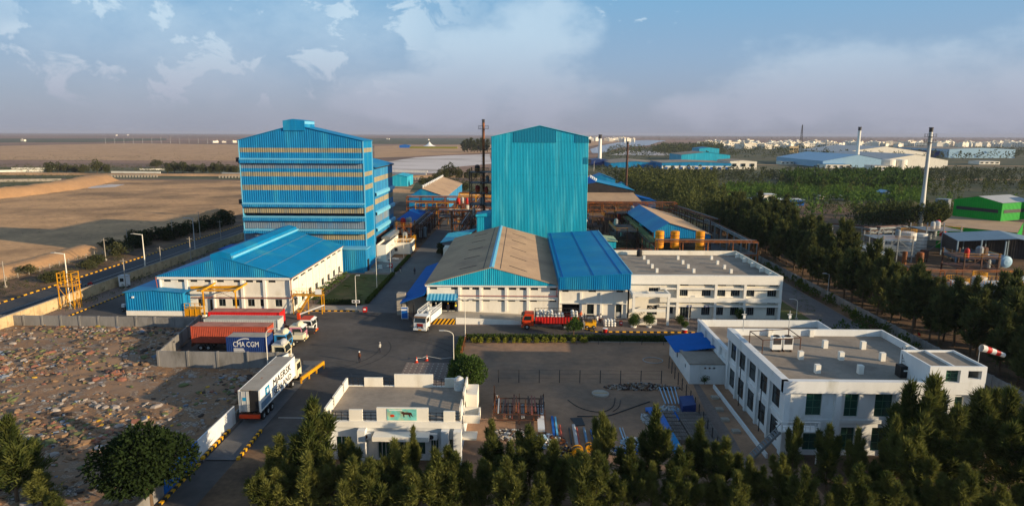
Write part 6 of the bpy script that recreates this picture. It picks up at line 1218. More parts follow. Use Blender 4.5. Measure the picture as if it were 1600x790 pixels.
mb.build('railing', 'yellow_steel', pm_)
rr = random.Random(9)
for i in range(26):
    x, y = rr.uniform(-37, -31.5), rr.uniform(159, 178) if i < 9 else rr.uniform(205, 250); k = rr.randrange(3); o_ = (x, y, 0)
    if i < 9:
        mb = MB(o_); mb.box(x - .5, x + .5, y - .35, y + .35, .03, .22); mb.box(x - .35, x + .35, y - .2, y + .2, .22, .3); tag(mb.build('inspection_cover', 'white_trim'), 'pale concrete cover on the dark paving beside the main road', 'cover', 'pale covers by the main road')
    else:
        vessel('small process vessel among the racks left of the main road', x, y, .9, rr.uniform(.4, .9), rr.uniform(1.5, 3.2), rr.choice(['grey_steel', 'light_grey', 'rust_steel']), group='small vessels in the left works', name='process_vessel', n=12)
for i in range(12):
    x, y = rr.uniform(24, 56), rr.uniform(206, 242); vessel('small process vessel among the racks right of the teal tower', x, y, 1.2, rr.uniform(.5, 1.1), rr.uniform(1.8, 4), rr.choice(['grey_steel', 'orange_steel', 'rust_steel']), group='small vessels in the right works', name='process_vessel', n=12)
# ------------------------------------------------------------------ neighbouring works on the right
cx, cy = at(1437, 357); chimney('tall pale steel chimney with two platforms at the right', cx, cy, hat(1456, 200, cy), 1.05, .66, 'tank_white', (hat(1454, 214, cy), hat(1453, 223, cy)))
cx, cy = at(1338, 258); chimney('distant white chimney with dark top in front of the pale warehouses', cx, cy, hat(1343, 199, cy), 3.0, 1.7, 'tank_white', (), False)
cx, cy = at(937, 249); chimney('distant thin white chimney right of the teal tower', cx, cy, hat(937, 211, cy), 2.6, 2.2, 'white_paint', (), False)
A = thing('lattice_mast', 'far lattice mast on the horizon above the white town', 'mast', (*at(1251, 231), 0)); x, y = at(1251, 231); mb = MB((x, y, 0)); zt_ = hat(1254, 195, y)
for s in (-1, 1):
    for q in (-1, 1): mb.beam((x + 3.5 * s, y + 3.5 * q, 0), (x + .6 * s, y + .6 * q, zt_), .7)
for i in range(14): f = i / 14; g_ = 3.5 - 2.9 * f; mb.beam((x - g_, y - g_, zt_ * f), (x + g_ * .8, y - g_, zt_ * (f + 1 / 14)), .5)
mb.build('lattice', 'dark_steel', A)
for i, (px0, px1, pb, pt) in enumerate(((1411, 1433, 402, 360), (1433, 1450, 398, 362))):
    a, b = at(px0, pb), at(px1, pb); r_ = (b[0] - a[0]) / 2; y = a[1] + r_; vessel(['larger white riveted tank at the foot of the tall pale chimney', 'smaller white tank right of the larger one under the tall pale chimney'][i], (a[0] + b[0]) / 2, y, 0, r_, hat((px0 + px1) / 2, pt + 3, y), 'tank_white', dome=.12, bands=5, rail=i == 0)
def quad_block(name, label, pts, z0, z1, m, roofm, cat='industrial building', gable=0.0, bands=None):
    o = (*pts[0], 0); root = thing(name, label, cat, o); mb = MB(o); nn_ = len(pts); mid_ = lambda i: Vector(pts[i]).lerp(Vector(pts[(i + 1) % nn_]), .5)
    for i in range(nn_):
        a, b = Vector((*pts[i], 0)), Vector((*pts[(i + 1) % nn_], 0)); L_ = (b - a).length; u = (b - a) / L_; g = gable if i % 2 == 0 else 0
        mb.corr(pts[i], pts[(i + 1) % nn_], z0, (lambda t, L_=L_, g=g: z1 + g * (1 - abs(t - L_ / 2) / (L_ / 2))), .7, .06, (u.y, -u.x, 0))
    mb.build('wall', m, root); mb = MB(o); r0, r1 = mid_(0), mid_(2); P = [Vector((*p, z1 + .08)) for p in pts]; A0, A1 = Vector((*r0, z1 + gable + .1)), Vector((*r1, z1 + gable + .1))
    mb._add([P[0], A0, A1, P[3]], [(0, 1, 2, 3)]); mb._add([A0, P[1], P[2], A1], [(0, 1, 2, 3)]); mb.build('roof', roofm, root)
    for (za, zb) in bands or ():
        for i in (0, 1):
            a, b = Vector((*pts[i], 0)), Vector((*pts[(i + 1) % nn_], 0)); u = (b - a).normalized(); nv = Vector((u.y, -u.x, 0)) * .12; mb = MB(o); mb.quad(a + nv + Vector((0, 0, za)) + u, b + nv + Vector((0, 0, za)) - u, b + nv + Vector((0, 0, zb)) - u, a + nv + Vector((0, 0, zb)) + u); mb.build('window_band', 'dark_steel', root)
    return root
z = 7.0; P, Q, S_ = Vector(at(1466, 352, z)), Vector(at(1590, 364, z)), Vector(at(1487, 338, z)); quad_block('green_factory', 'lower green block with flat tan roof at the right', [tuple(P), tuple(Q), tuple(Q + S_ - P), tuple(S_)], 0, z, 'green_cladding', 'tan_roof')
a, b = Vector(at(1488, 337.5, z)), Vector(at(1563, 346, z)); d = Vector((b - a)).normalized(); c = b + Vector((-d.y, d.x)) * 17; quad_block('green_factory', 'upper bright green block with grey gable roof and dark window bands at the right', [tuple(a), tuple(b), tuple(c), tuple(a + c - b)], z + .12, hat(1488, 311, a.y), 'green_cladding', 'light_grey', gable=1.6, bands=[(9.6, 10.7)])
e = c + d * 2; quad_block('green_factory', 'narrow green tower slab at the right edge behind the bright green block', [tuple(e), tuple(e + d * 6), tuple(e + d * 6 + Vector((-d.y, d.x)) * 8), tuple(e + Vector((-d.y, d.x)) * 8)], 0, hat(1590, 301, e.y), 'green_cladding', 'light_grey')
# open shed with horizontal tanks
z = 6.4; P, Q = Vector(at(1497, 377, z)), Vector(at(1650, 385, z)); d = (Q - P).normalized(); nb_ = Vector((-d.y, d.x)); o_ = (*P, 0); A = thing('open_shed', 'open-fronted shed with pale blue low gable roof over horizontal tanks', 'shed', o_); mb = MB(o_); Mx = P.lerp(Q, .62)
for p_, q_, za, zb in ((P, Mx, z, z + 1.4), (Mx, Q, z + 1.4, z)): mb._add([(*p_, za), (*q_, zb), (*(q_ + nb_ * 16), zb), (*(p_ + nb_ * 16), za), (*p_, za + .15), (*q_, zb + .15), (*(q_ + nb_ * 16), zb + .15), (*(p_ + nb_ * 16), za + .15)], [(3, 2, 1, 0), (4, 5, 6, 7), (0, 1, 5, 4), (2, 3, 7, 6), (1, 2, 6, 5), (3, 0, 4, 7)])
mb.build('roof', 'shed_grey', A); mb = MB(o_)
for f in (0, .25, .5, .75, 1):
    for w_ in (0, 16): p_ = P.lerp(Q, f) + nb_ * w_; mb.beam((*p_, 0), (*p_, z + (.1 if f in (0, 1) else .7)), .3)
mb.build('post_set', 'shed_grey', A); mb = MB(o_); mb.corr(tuple(Q + nb_ * 16), tuple(P + nb_ * 16), 0, z, .6, .05, (nb_.x, nb_.y, 0)); mb.corr(tuple(P + nb_ * 16), tuple(P), 2.5, z, .6, .05, (-d.x, -d.y, 0)); mb.build('wall', 'dark_steel', A)
for i, (px, py) in enumerate(((1509, 410), (1539, 415), (1571, 420))):
    x, y = at(px, py); r_ = 1.55; root = thing('horizontal_tank', ['left', 'middle', 'right'][i] + ' one of three pale round-ended tanks lying under the open shed', 'tank', (x, y, 0)); mb = MB((x, y, 0)); mb.lathe((x, y, r_ + .3), [(.01, -.5), (r_ * .6, -.35), (r_, 0), (r_, 8), (r_ * .6, 8.4), (.01, 8.5)], 20, 'Y'); mb.build('shell', 'pale_blue_sheet', root); mb = MB((x, y, 0)); mb.box(x - 1, x + 1, y + 1, y + 1.5, 0, 1); mb.box(x - 1, x + 1, y + 6, y + 6.5, 0, 1); mb.build('saddle_pair', 'concrete', root)
for i, (px0, px1, pt, Y, lb) in enumerate(((1537, 1592, 444, 128, 'large white storage tank with sagging dark hoop at the right edge'), (1521, 1541, 432, 140, 'smaller white tank behind the large one at the right edge'), (1570, 1625, 436, 142, 'white storage tank cut by the right edge behind the tree belt'), (1480, 1512, 440, 132, 'low cream tank half hidden by the tree belt at the right'))):
    x0, x1 = xat(px0, pt, Y), xat(px1, pt, Y); r_ = (x1 - x0) / 2; h_ = hat((px0 + px1) / 2, pt, Y); vessel(lb, (x0 + x1) / 2, Y, 0, r_, h_, 'tank_white', dome=.1, bands=2, rail=True, n=28)
rack('pipe_rack', 'yellow-railed pipe bridge over the white tanks at the right edge', 'pipe rack', (88, 147), (112, 147), 1.6, (3.8,), 7, 'orange_steel', 3, seed=20, pr_=.08, cw=.14)
rack('pipe_rack', 'orange pipework rack left of the white tanks behind the tree belt', 'pipe rack', (86, 130), (86, 150), 1.6, (5.2,), 5, 'orange_steel', 3, seed=21, pr_=.08, cw=.14)
rack('pipe_rack', 'grey goalpost pipe bridge left of the white riveted tank', 'pipe rack', at(1297, 385), at(1372, 392), 2.5, (6.8,), 9, 'grey_steel', 3, seed=22)
rack('pipe_rack', 'grey pipe bridge running to the riveted tank under the chimney', 'pipe rack', at(1350, 392), at(1410, 388), 3, (5.6, 6.8), 6, 'grey_steel', 5, seed=23)
rack('pipe_rack', 'pale gantry beam showing above the tree belt', 'pipe rack', at(1232, 385), at(1268, 385), 2, (6.6,), 8, 'compound_wall', 1, seed=24)
x, y = at(1391, 386); root = thing('horizontal_tank', 'small white cylinder tank lying beside the grey pipe bridge', 'tank', (x, y, 0)); mb = MB((x, y, 0)); mb.lathe((x, y, 1.6), [(.01, -1.9), (.9, -1.6), (.9, 1.6), (.01, 1.9)], 16, 'X'); mb.build('shell', 'tank_white', root); mb = MB((x, y, 0)); mb.box(x - 1.2, x - .8, y - .6, y + .6, 0, .9); mb.box(x + .8, x + 1.2, y - .6, y + .6, 0, .9); mb.build('saddle_pair', 'concrete', root)
x, y = at(1470, 345); vessel('grey square silo left of the green factory', x, y, 2.5, 3.2, 6.5, 'grey_steel', dome=0, n=4, name='silo')
# ------------------------------------------------------------------ far buildings
def fbox(name, label, px0, px1, pb, pt, dep, m, roofm, cat='factory building', gable=0.0, win=0, skirt=None, group=None, m2=None):
    a, b = at(px0, pb), at(px1, pb); y = (a[1] + b[1]) / 2; x0, x1 = xat(px0, pb, y), xat(px1, pb, y); h = hat((px0 + px1) / 2, pt, y); o = (x0, y, 0); root = thing(name, label, cat, o, 0, group); rx = (x0 + x1) / 2
    mb = MB(o); mb._add([(x0, y, 0), (x1, y, 0), (x1, y, h), (rx, y, h + gable), (x0, y, h), (x0, y + dep, 0), (x1, y + dep, 0), (x1, y + dep, h), (rx, y + dep, h + gable), (x0, y + dep, h)], [(0, 1, 2, 3, 4), (9, 8, 7, 6, 5), (1, 6, 7, 2), (5, 0, 4, 9)]); mb.build('wall', m, root)
    mb = MB(o); mb._add([(x0 - .5, y - .5, h + .05), (rx, y - .5, h + gable + .1), (rx, y + dep, h + gable + .1), (x0 - .5, y + dep, h + .05), (x1 + .5, y - .5, h + .05), (x1 + .5, y + dep, h + .05)], [(0, 1, 2, 3), (1, 4, 5, 2)]); mb.build('roof', roofm, root)
    if skirt: mb = MB(o); mb.box(x0 - .1, x1 + .1, y - .3, y - .1, 0, h * skirt[0]); mb.build('wall_base', skirt[1], root)
    for i in range(win):
        w_ = (x1 - x0) / win; mb = MB(o); xx = x0 + w_ * (i + .5); zc_ = h * (.22 if skirt else .55); mb.box(xx - w_ * .22, xx + w_ * .22, y - .5, y - .35, zc_ - h * .18, zc_ + h * .18); mb.build('window' if not skirt else 'loading_door', 'dark_glass' if not m2 else m2, root)
    return root
fbox('factory', 'long low blue factory shed with grey roof beyond the trees', 954, 1034, 262, 255, 85, 'blue_cladding', 'roof_screed', gable=2)
fbox('factory', 'blue and white factory block with loading doors beyond the trees', 1034, 1142, 265, 254.5, 60, 'blue_cladding', 'roof_screed', gable=1, win=9, skirt=(.55, 'white_wall'), m2='blue_paint')
fbox('factory', 'taller teal factory hall rising behind the white loading block', 1064, 1140, 259, 242, 60, 'teal_cladding', 'roof_screed', gable=3)
fbox('factory', 'small dark teal roof block on top of the far factory', 1092, 1123, 250, 232, 40, 'teal_cladding', 'blue_roof', gable=1.5)
fbox('factory', 'pale white shed at the right end of the far blue factory', 1140, 1182, 265, 252, 45, 'white_wall', 'roof_screed', gable=1, win=3)
fbox('factory', 'small navy blue shed left of the far blue factory', 924, 950, 258, 250.5, 40, 'navy_paint', 'navy_paint', gable=1)
fbox('warehouse', 'very wide pale blue-roofed warehouse group in front of the white town', 1285, 1395, 262, 252, 130, 'pale_blue_sheet', 'pale_blue_sheet', 'warehouse', 7)
fbox('warehouse', 'pale warehouse with cream end wall right of the far white chimney', 1380, 1480, 262, 250, 160, 'white_wall', 'light_grey', 'warehouse', 6)
fbox('warehouse', 'upper light grey warehouse roof behind the wide pale one', 1315, 1450, 247, 238, 160, 'white_wall', 'light_grey', 'warehouse', 9)
fbox('warehouse', 'dark blue-grey warehouse wall at the far right', 1460, 1500, 246, 236, 150, 'navy_paint', 'dark_steel', 'warehouse', 1)
fbox('warehouse', 'long grey-blue warehouse at the far right edge', 1482, 1585, 247, 233, 150, 'pale_blue_sheet', 'roof_screed', 'warehouse', 2)
for i, px in enumerate((1387, 1405)): x, y = at(px, 265); vessel(['left one of the two cream silos before the pale warehouses', 'right one of the two cream silos before the pale warehouses'][i], x, y, 0, 6.5, 10, 'white_wall', dome=.1)
fbox('house', 'white low building in front of the two cream silos', 1366, 1396, 267, 259, 20, 'white_wall', 'light_grey', 'building', win=5)
fbox('house', 'small blue and white roadside building before the wide pale warehouse', 1290, 1330, 263, 257, 20, 'white_wall', 'blue_roof', 'building', win=4)
fbox('house', 'low red-brown shed left of the wide pale warehouse', 1272, 1292, 258, 254.5, 15, 'red_pipe', 'red_pipe', 'building')
fbox('house', 'blue-roofed small depot by the far road', 1252, 1268, 257, 253, 15, 'blue_paint', 'blue_roof', 'building', win=2)
fbox('house', 'white depot by the far road left of the blue-roofed one', 1220, 1240, 257, 252.5, 15, 'white_wall', 'light_grey', 'building', win=3)
fbox('house', 'cream four-storey block standing in front of the white town', 1233, 1247, 239, 228.5, 16, 'compound_wall', 'light_grey', 'building', win=4)
fbox('house', 'white and blue long house behind the tree belt', 1150, 1256, 321, 312, 8, 'blue_paint', 'white_paint', 'building', win=12)
fbox('house', 'white square tower on the long blue house behind the tree belt', 1190, 1211, 321, 304, 7, 'white_wall', 'white_paint', 'building', win=2)
A = fbox('house', 'white open canopy building behind the tree belt, right of the long house', 1280, 1318, 312, 306, 7, 'white_wall', 'white_paint', 'building', win=5)
fbox('house', 'small grey hut among the plantation left of the tall chimney', 1378, 1392, 312, 301, 7, 'grey_sheet', 'pale_blue_sheet', 'building', gable=1.2, win=1)
fbox('house', 'white low sheds at the far right beyond the pale warehouses', 1530, 1562, 257, 252, 20, 'white_wall', 'light_grey', 'building', win=4)
# tent and long wall far left of the middle tower
x, y = at(671, 231); A = thing('tent', 'pointed white marquee tent on the plain left of the teal tower', 'tent', (x, y, 0)); mb = MB((x, y, 0)); mb.lathe((x, y, 0), [(16, 4), (9, 6.5), (4, 10), (.3, 15)], 16); mb.build('canopy', 'white_paint', A); mb = MB((x, y, 0))
for i in range(12): a_ = i * .5236; mb.beam((x + 15.8 * math.cos(a_), y + 15.8 * math.sin(a_), 0), (x + 15.8 * math.cos(a_), y + 15.8 * math.sin(a_), 4), .4)
mb.build('pole_set', 'light_grey', A)
fbox('long_hall', 'long low pale green-lit hall beside the white marquee', 640, 714, 232, 229, 14, 'yellow_leaf', 'light_grey', 'hall')
fbox('house', 'small blue gabled house left of the white marquee', 624, 640, 231, 227, 14, 'blue_paint', 'blue_roof', 'house', 2)
# white town on the horizon
rt = random.Random(21); HS = []
for k in range(4):
    w_, d_, h_ = (12, 10, 9)[0] + 2 * k, 10, 7 + 1.5 * (k % 3); root = bpy.data.objects.new('town_house', None); C.objects.link(root); mb = MB(); mb.box(-w_ / 2, w_ / 2, 0, d_, 0, h_); mb.box(-w_ / 2 + 1, -w_ / 2 + 5, 3, 8, h_, h_ + 2.6); mb.build('wall', 'white_wall', root)
    mb = MB(); mb.box(-w_ / 2 - .3, w_ / 2 + .3, -.6, .2, h_ * .48, h_ * .52); mb.box(-w_ / 2 - .2, w_ / 2 + .2, -.3, d_, h_ + .01, h_ + .5); mb.build('roof', 'white_trim' if k % 2 else 'compound_wall', root)
    for i in range(4):
        for j in range(2): mb = MB(); x = -w_ / 2 + w_ * (i + .5) / 4; z = h_ * (.25 + .5 * j); mb.box(x - .7, x + .7, -.25, -.05, z - .7, z + .7); mb.build('window', 'dark_glass', root)
    KIDS[root.name] = list(root.children); HS.append(root); root['height'] = 1
for i in range(265):
    px = rt.uniform(1095, 1610); pb = rt.choice([224.5, 226, 228, 230, 232]) + rt.uniform(-.7, .7) + (px - 1100) * .004
    if px > 1320 and pb > 230: pb -= 5
    x, y = at(px, pb); put(HS, x, y, rt.uniform(1.0, 1.6), 'small white house in the dense far town below the horizon', 'house', 'white houses of the far town', 1.2, rt)
for i in range(40):
    px = rt.uniform(905, 995); pb = rt.uniform(217.5, 221); x, y = at(px, pb); put(HS, x, y, rt.uniform(1.0, 1.8), 'tiny white building along the far river bank', 'house', 'white buildings along the far river bank', 1.3, rt)
for i, (px, pb) in enumerate([(35, 221), (182, 212), (200, 211.6), (352, 223), (367, 223), (606, 218), (670, 219), (335, 223)]): x, y = at(px, pb); put(HS, x, y, rt.uniform(.6, .9), 'isolated pale building on the brown plain left of the teal tower', 'house', 'isolated buildings on the plain', 1.3, rt)
def pole(name, label, x, y, h, cat, arm=None, m='light_grey', r=.08, group=None, twin=False, curve=False, z0=0):
    root = thing(name, label, cat, (x, y, 0), 0, group); o = (x, y, 0); mb = MB(o)
    if curve:
        mb.tube((x, y, z0), (x, y, h * .86), r, r * .7); pts = [Vector((x + arm * (1 - math.cos(t)), y, h * .86 + h * .14 * math.sin(t))) for t in [i * math.pi / 10 for i in range(6)]]; mb.path(pts, r * .7)
        e_ = pts[-1]
    else:
        mb.tube((x, y, z0), (x, y, h), r, r * .6); e_ = Vector((x + (arm or 0), y, h + .15))
        if arm: mb.tube((x, y, h - .1), tuple(e_), r * .6)
        if twin: mb.tube((x, y, h - .1), (x - arm, y, h + .15), r * .6)
    mb.build('post', m, root); mb = MB(o); mb.cbox((x, y, z0 + .2), (.45, .45, .4)); mb.build('footing', 'concrete', root)
    if arm:
        mb = MB(o); s = 1 if arm > 0 else -1; mb.mbox(Matrix.Translation(e_ + Vector((s * .3, 0, 0))), (.75, .25, .12)); mb.build('lamp_head', 'light_grey', root)
        if twin: mb = MB(o); mb.mbox(Matrix.Translation(Vector((x - arm - s * .3, y, h + .15))), (.75, .25, .12)); mb.build('lamp_head', 'light_grey', root)
    elif cat == 'pole': mb = MB(o); mb.beam((x - .7, y, h - .5), (x + .7, y, h - .5), .1); mb.build('crossarm', m, root)
    return root
rp = random.Random(4)
for i in range(15): px = 165 + i * 14.5; x, y = at(px, 224 + .3 * (i % 3)); pole('road_lamp', 'distant thin lamp pole along the far road on the plain', x, y, 17 + rp.uniform(-2, 2), 'street lamp', 2.5, 'light_grey', .35, 'lamp poles along the far road')
# ------------------------------------------------------------------ haze over the far plain
frame_tower('grey open steel frame beside the goalpost pipe bridge', 98, 106, 176, 186, (3.4, 6.2), 'grey_steel', 31)
frame_tower('rusty open frame left of the open shed behind the tree belt', 104, 112, 152, 160, (3.2, 5.8), 'rust_steel', 32)
frame_tower('grey pipe structure between the riveted tanks and the green factory', 118, 128, 190, 198, (4.2, 7), 'grey_steel', 33)
rack('pipe_rack', 'pale pipe bundle along the near side of the neighbouring works', 'pipe rack', (90, 160), (90, 212), 2.4, (3.6, 5.0), 6, 'grey_steel', 5, seed=35, pm=('light_grey', 'grey_steel', 'white_paint'))
for i in range(22):
    x, y = rr.uniform(92, 122), rr.uniform(120, 205); vessel('small process vessel in the neighbouring works behind the tree belt', x, y, rr.choice([.1, 1.2]), rr.uniform(.5, 1.4), rr.uniform(1.8, 4.5), rr.choice(['rust_steel', 'grey_steel', 'dark_steel', 'orange_steel']), group='small vessels in the neighbouring works', name='process_vessel', n=12)
rack('pipe_rack', 'yellow lit rack over the left works road, before the wide crossing rack', 'pipe rack', (-40, 246), (-24, 246), 3.6, (3.6, 6.2, 8.4), 4, 'yellow_steel', 4, seed=41, cw=.16)
rack('pipe_rack', 'low tangled rack beside the second tower duct', 'pipe rack', (-36.2, 212), (-36.2, 244), 2.2, (2.4, 4.4), 4, 'orange_steel', 5, seed=42, cw=.14)
rack('pipe_rack', 'double-deck rusty rack between the dark process frame and the road', 'pipe rack', (-24, 224), (-17, 224), 3.2, (3.2, 5.6, 7.8), 3.5, 'orange_steel', 4, seed=43, cw=.16)
rack('pipe_rack', 'yellow-brown rack at the base of the brown lean-to', 'pipe rack', (20, 252), (50, 252), 3, (3.4, 5.4), 4, 'yellow_steel', 5, seed=44, cw=.14)
frame_tower('orange frame with vessels left of the dark process frame', -24, -18.5, 232, 240, (3.6, 6.6, 9.2), 'orange_steel', 45)
frame_tower('low orange platform beside the cream pump house', -37.5, -32.2, 193.5, 195.5, (2.6,), 'yellow_steel', 46)
# ------------------------------------------------------------------ lorries
def wheel(root, x, y, r=.5, w_=.28):
    mb = MB(); mb.lathe((x, y - w_ / 2, r), [(r * .6, 0), (r * .95, 0), (r, w_ * .2), (r, w_ * .8), (r * .95, w_), (r * .6, w_)], 16, 'Y'); t = mb.build('wheel', 'rubber', root)
    mb = MB(); mb.lathe((x, y - w_ / 2, r), [(.01, .02), (r * .3, -.03), (r * .62, .04), (r * .62, w_ - .04), (r * .3, w_ + .03), (.01, w_ - .02)], 12, 'Y'); mb.build('rim', 'light_grey', t)
def cab_front(root, x0, col, roof, L_=2.1, W=2.3, H0=.75, H1=2.75, visor=None, deflector=False, face=None):
    """cab, nose toward +X, ending at x0 + L_"""
    xf = x0 + L_; mb = MB(); w2 = W / 2
    mb.prism([(x0, -w2, H0), (xf, -w2, H0), (xf + .03, -w2, H0 + .95), (xf - .28, -w2, H1 - .12), (xf - .45, -w2, H1), (x0, -w2, H1)], (0, W, 0)); c = mb.build('cab', col, root)
    mb = MB(); mb.box(x0 - .05, xf - .4, -w2 - .03, w2 + .03, H1 + .003, H1 + .1); mb.build('roof_panel', roof, c)
    mb = MB(); mb.quad((xf + .04, -w2 + .12, H0 + 1.0), (xf + .04, w2 - .12, H0 + 1.0), (xf - .24, w2 - .2, H1 - .18), (xf - .24, -w2 + .2, H1 - .18)); mb.build('windscreen', 'dark_glass', c)
    for s in (-1, 1):
        y = s * (w2 + .012); mb = MB(); mb.quad((x0 + .5, y, H0 + 1.0), (xf - .15, y, H0 + 1.0), (xf - .4, y, H1 - .25), (x0 + .5, y, H1 - .25)); mb.build('side_window', 'dark_glass', c)
        mb = MB(); mb.box(x0 + .42, x0 + .46, y - .01, y + .01, H0 + .1, H1 - .2); mb.beam((xf + .12, s * (w2 + .22), H0 + 1.1), (xf + .12, s * (w2 + .22), H0 + 1.75), .16, .08); mb.beam((xf - .2, s * w2, H0 + 1.7), (xf + .12, s * (w2 + .22), H0 + 1.65), .04); mb.build('mirror', 'black_paint', c)
        mb = MB(); mb.lathe((xf + .06, s * (w2 - .35), H0 + .05), [(.01, 0), (.13, 0), (.13, .06), (.01, .07)], 10, 'X'); mb.build('headlight', 'white_paint', c)
    mb = MB(); mb.box(xf + .035, xf + .07, -w2 + .6, w2 - .6, H0 + .3, H0 + .85); mb.build('grille', face or 'black_paint', c)
    mb = MB(); mb.box(xf - .1, xf + .22, -w2 - .03, w2 + .03, .42, H0 - .02); b_ = mb.build('bumper', roof, root)
    mb = MB(); mb.box(xf + .222, xf + .235, -.28, .28, .48, .66); mb.build('number_plate', 'yellow_paint', b_)
    if visor: mb = MB(); mb.prism([(xf - .3, -w2 + .05, H1 - .02), (xf + .1, -w2 + .05, H1 - .16), (xf + .1, -w2 + .05, H1 - .1), (xf - .3, -w2 + .05, H1 + .08)], (0, W - .1, 0)); mb.build('sun_visor', visor, c)
    if deflector: mb = MB(); mb.sphere((xf - .75, 0, H1 + .2), .75, 12, 7, (.75, 1.2, .75)); mb.build('wind_deflector', roof, c)
    return c
def container(root, x0, ln, z, col, roofc=None, H_=2.7, W=2.44, name='container', pitch=.28):
    y = W / 2; x1 = x0 + ln; mb = MB(); mb.corr((x0 + .12, -y + .04), (x1 - .12, -y + .04), z + .15, z + H_ - .1, pitch, .035); mb.corr((x1 - .12, y - .04), (x0 + .12, y - .04), z + .15, z + H_ - .1, pitch, .035, (0, 1, 0)); mb.corr((x1 - .02, -y + .1), (x1 - .02, y - .1), z + .15, z + H_ - .1, pitch, .03, (1, 0, 0)); mb.quad((x0 + .1, -y + .05, z + .1), (x1 - .1, -y + .05, z + .1), (x1 - .1, y - .05, z + .1), (x0 + .1, y - .05, z + .1)); c = mb.build(name, col, root)
    mb = MB()
    for x in (x0 + .08, x1 - .08):
        for s in (-1, 1): mb.box(x - .08, x + .08, s * y - .08, s * y + .08, z, z + H_)
    for s in (-1, 1): mb.box(x0 + .16, x1 - .16, s * (y - .02) - .05, s * (y - .02) + .05, z, z + .16); mb.box(x0 + .16, x1 - .16, s * (y - .02) - .05, s * (y - .02) + .05, z + H_ - .12, z + H_ - .002)
    mb.build('corner_frame', col, c)
    mb = MB(); mb.box(x0 + .1, x1 - .1, -y + .1, y - .1, z + H_ - .06, z + H_ - .01); mb.build('roof', roofc or col, c)
    return c
def doors(c, x0, z, col, H_=2.7, W=2.44, opened=False):
    y = W / 2
    for s in (-1, 1):
        mb = MB()
        if opened and s < 0: T_ = Matrix.Translation((x0, s * (y - .08), 0)) @ Matrix.Rotation(R(-38), 4, 'Z') @ Matrix.Translation((0, (y - .1) / 2, z + H_ / 2))
        else: T_ = Matrix.Translation((x0 - .02, s * (y / 2 - .03), z + H_ / 2))
        mb.mbox(T_, (.06, y - .12, H_ - .2)); d_ = mb.build('door', col, c); mb = MB()
        for q in (-.3, .3): mb.mbox(T_ @ Matrix.Translation((-.06, q, 0)), (.05, .05, H_ - .25))
        mb.build('lock_bar', 'light_grey', d_)
        mb = MB(); mb.mbox(T_ @ Matrix.Translation((-.05, 0, .3)), (.02, .42, .42)); mb.build('logo_panel', 'blue_roof', d_)
def chassis(root, x0, x1, axles, r=.5, z=1.0, col='rust_steel', Wd=2.2):
    mb = MB()
    for s in (-.42, .42): mb.box(x0, x1, s - .09, s + .09, z - .12, z + .25)
    for i in range(int((x1 - x0) / 1.5)): mb.box(x0 + .4 + i * 1.5, x0 + .5 + i * 1.5, -1.1, 1.1, z + .05, z + .2)
    mb.box(x0 - .05, x0 + .08, -1.15, 1.15, z - .35, z + .24); mb.build('chassis', col, root)
    for x in axles:
        for s in (-1, 1): wheel(root, x, s * (Wd / 2 - .12), r, .34)
def container_lorry(label, loc, rz, ln, ccol, cabcol, cabroof, croof=None, gap=1.0, group=None, visor=None, deflector=False, H_=2.7, flat=None, cab=True, lift=1.35):
    root = thing('container_lorry', label, 'lorry', loc, rz, group); chassis(root, -.1, ln + gap + 2.1, [1.3, 2.5, ln + gap - 1.6, ln + gap + 1.2] if ln > 7 else [1.0, 2.2, ln + gap + 1.0], .5, 1.0)
    c = container(root, 0, ln, lift, ccol, croof, H_); doors(c, 0, lift, ccol, H_)
    if cab: cab_front(root, ln + gap, cabcol, cabroof, visor=visor, deflector=deflector)
    return root, c
mat('container_brown', srgb(168, 74, 52), .6, var=.15, vscale=.7, col2=srgb(130, 60, 46), c2scale=.6, c2lo=.55, c2hi=.75, fine=.06); mat('container_brown_roof', srgb(172, 118, 100), .75, var=.12, col2=srgb(140, 92, 76), c2scale=.5)
mat('container_red', srgb(200, 28, 30), .5, var=.1, fine=.05); mat('container_grey', srgb(176, 182, 182), .6, var=.12, fine=.05); mat('container_roof_grey', srgb(158, 150, 138), .75, var=.14, col2=srgb(150, 100, 70), c2scale=.7, c2lo=.62, c2hi=.7)
mat('cream_paint', srgb(214, 205, 176), .55, var=.08); mat('cab_blue', srgb(45, 130, 190), .5, var=.1)
r_, c_ = container_lorry('lorry with long rust-brown container and blue cab with cream roof, third in the parked row', (-52.0, 99.5, .01), 0, 12.2, 'container_brown', 'cab_blue', 'cream_paint', 'container_brown_roof', .9, deflector=True)
r_, c_ = container_lorry('lorry with pale grey container and pink and white cab, second in the parked row', (-51.9, 103.6, .01), 0, 12.2, 'container_grey', 'pink_paint', 'cream_paint', 'container_roof_grey', 1.8, visor='white_paint', deflector=True)
r_, c_ = container_lorry('lorry with bright red container and white and orange cab, farthest in the parked row', (-53.2, 107.9, .01), 0, 12.2, 'container_red', 'white_paint', 'orange_paint', 'container_brown_roof', 3.4, visor='white_paint')
r_, c_ = container_lorry('lorry with short navy blue lettered container and cream cab, nearest in the parked row', (-44.0, 94.2, .01), 0, 6.06, 'navy_paint', 'cream_paint', 'light_grey', 'container_roof_grey', .7, deflector=True)
Mx = Matrix(((1, 0, 0, 1.0), (0, 0, -1, -1.245), (0, 1, 0, 2.55), (0, 0, 0, 1)))
lettering('CMA', .85, 1.75, 'white_paint', c_, Mx); lettering('CGM', .85, 1.85, 'white_paint', c_, Matrix.Translation((2.0, 0, 0)) @ Mx)
mb = MB()
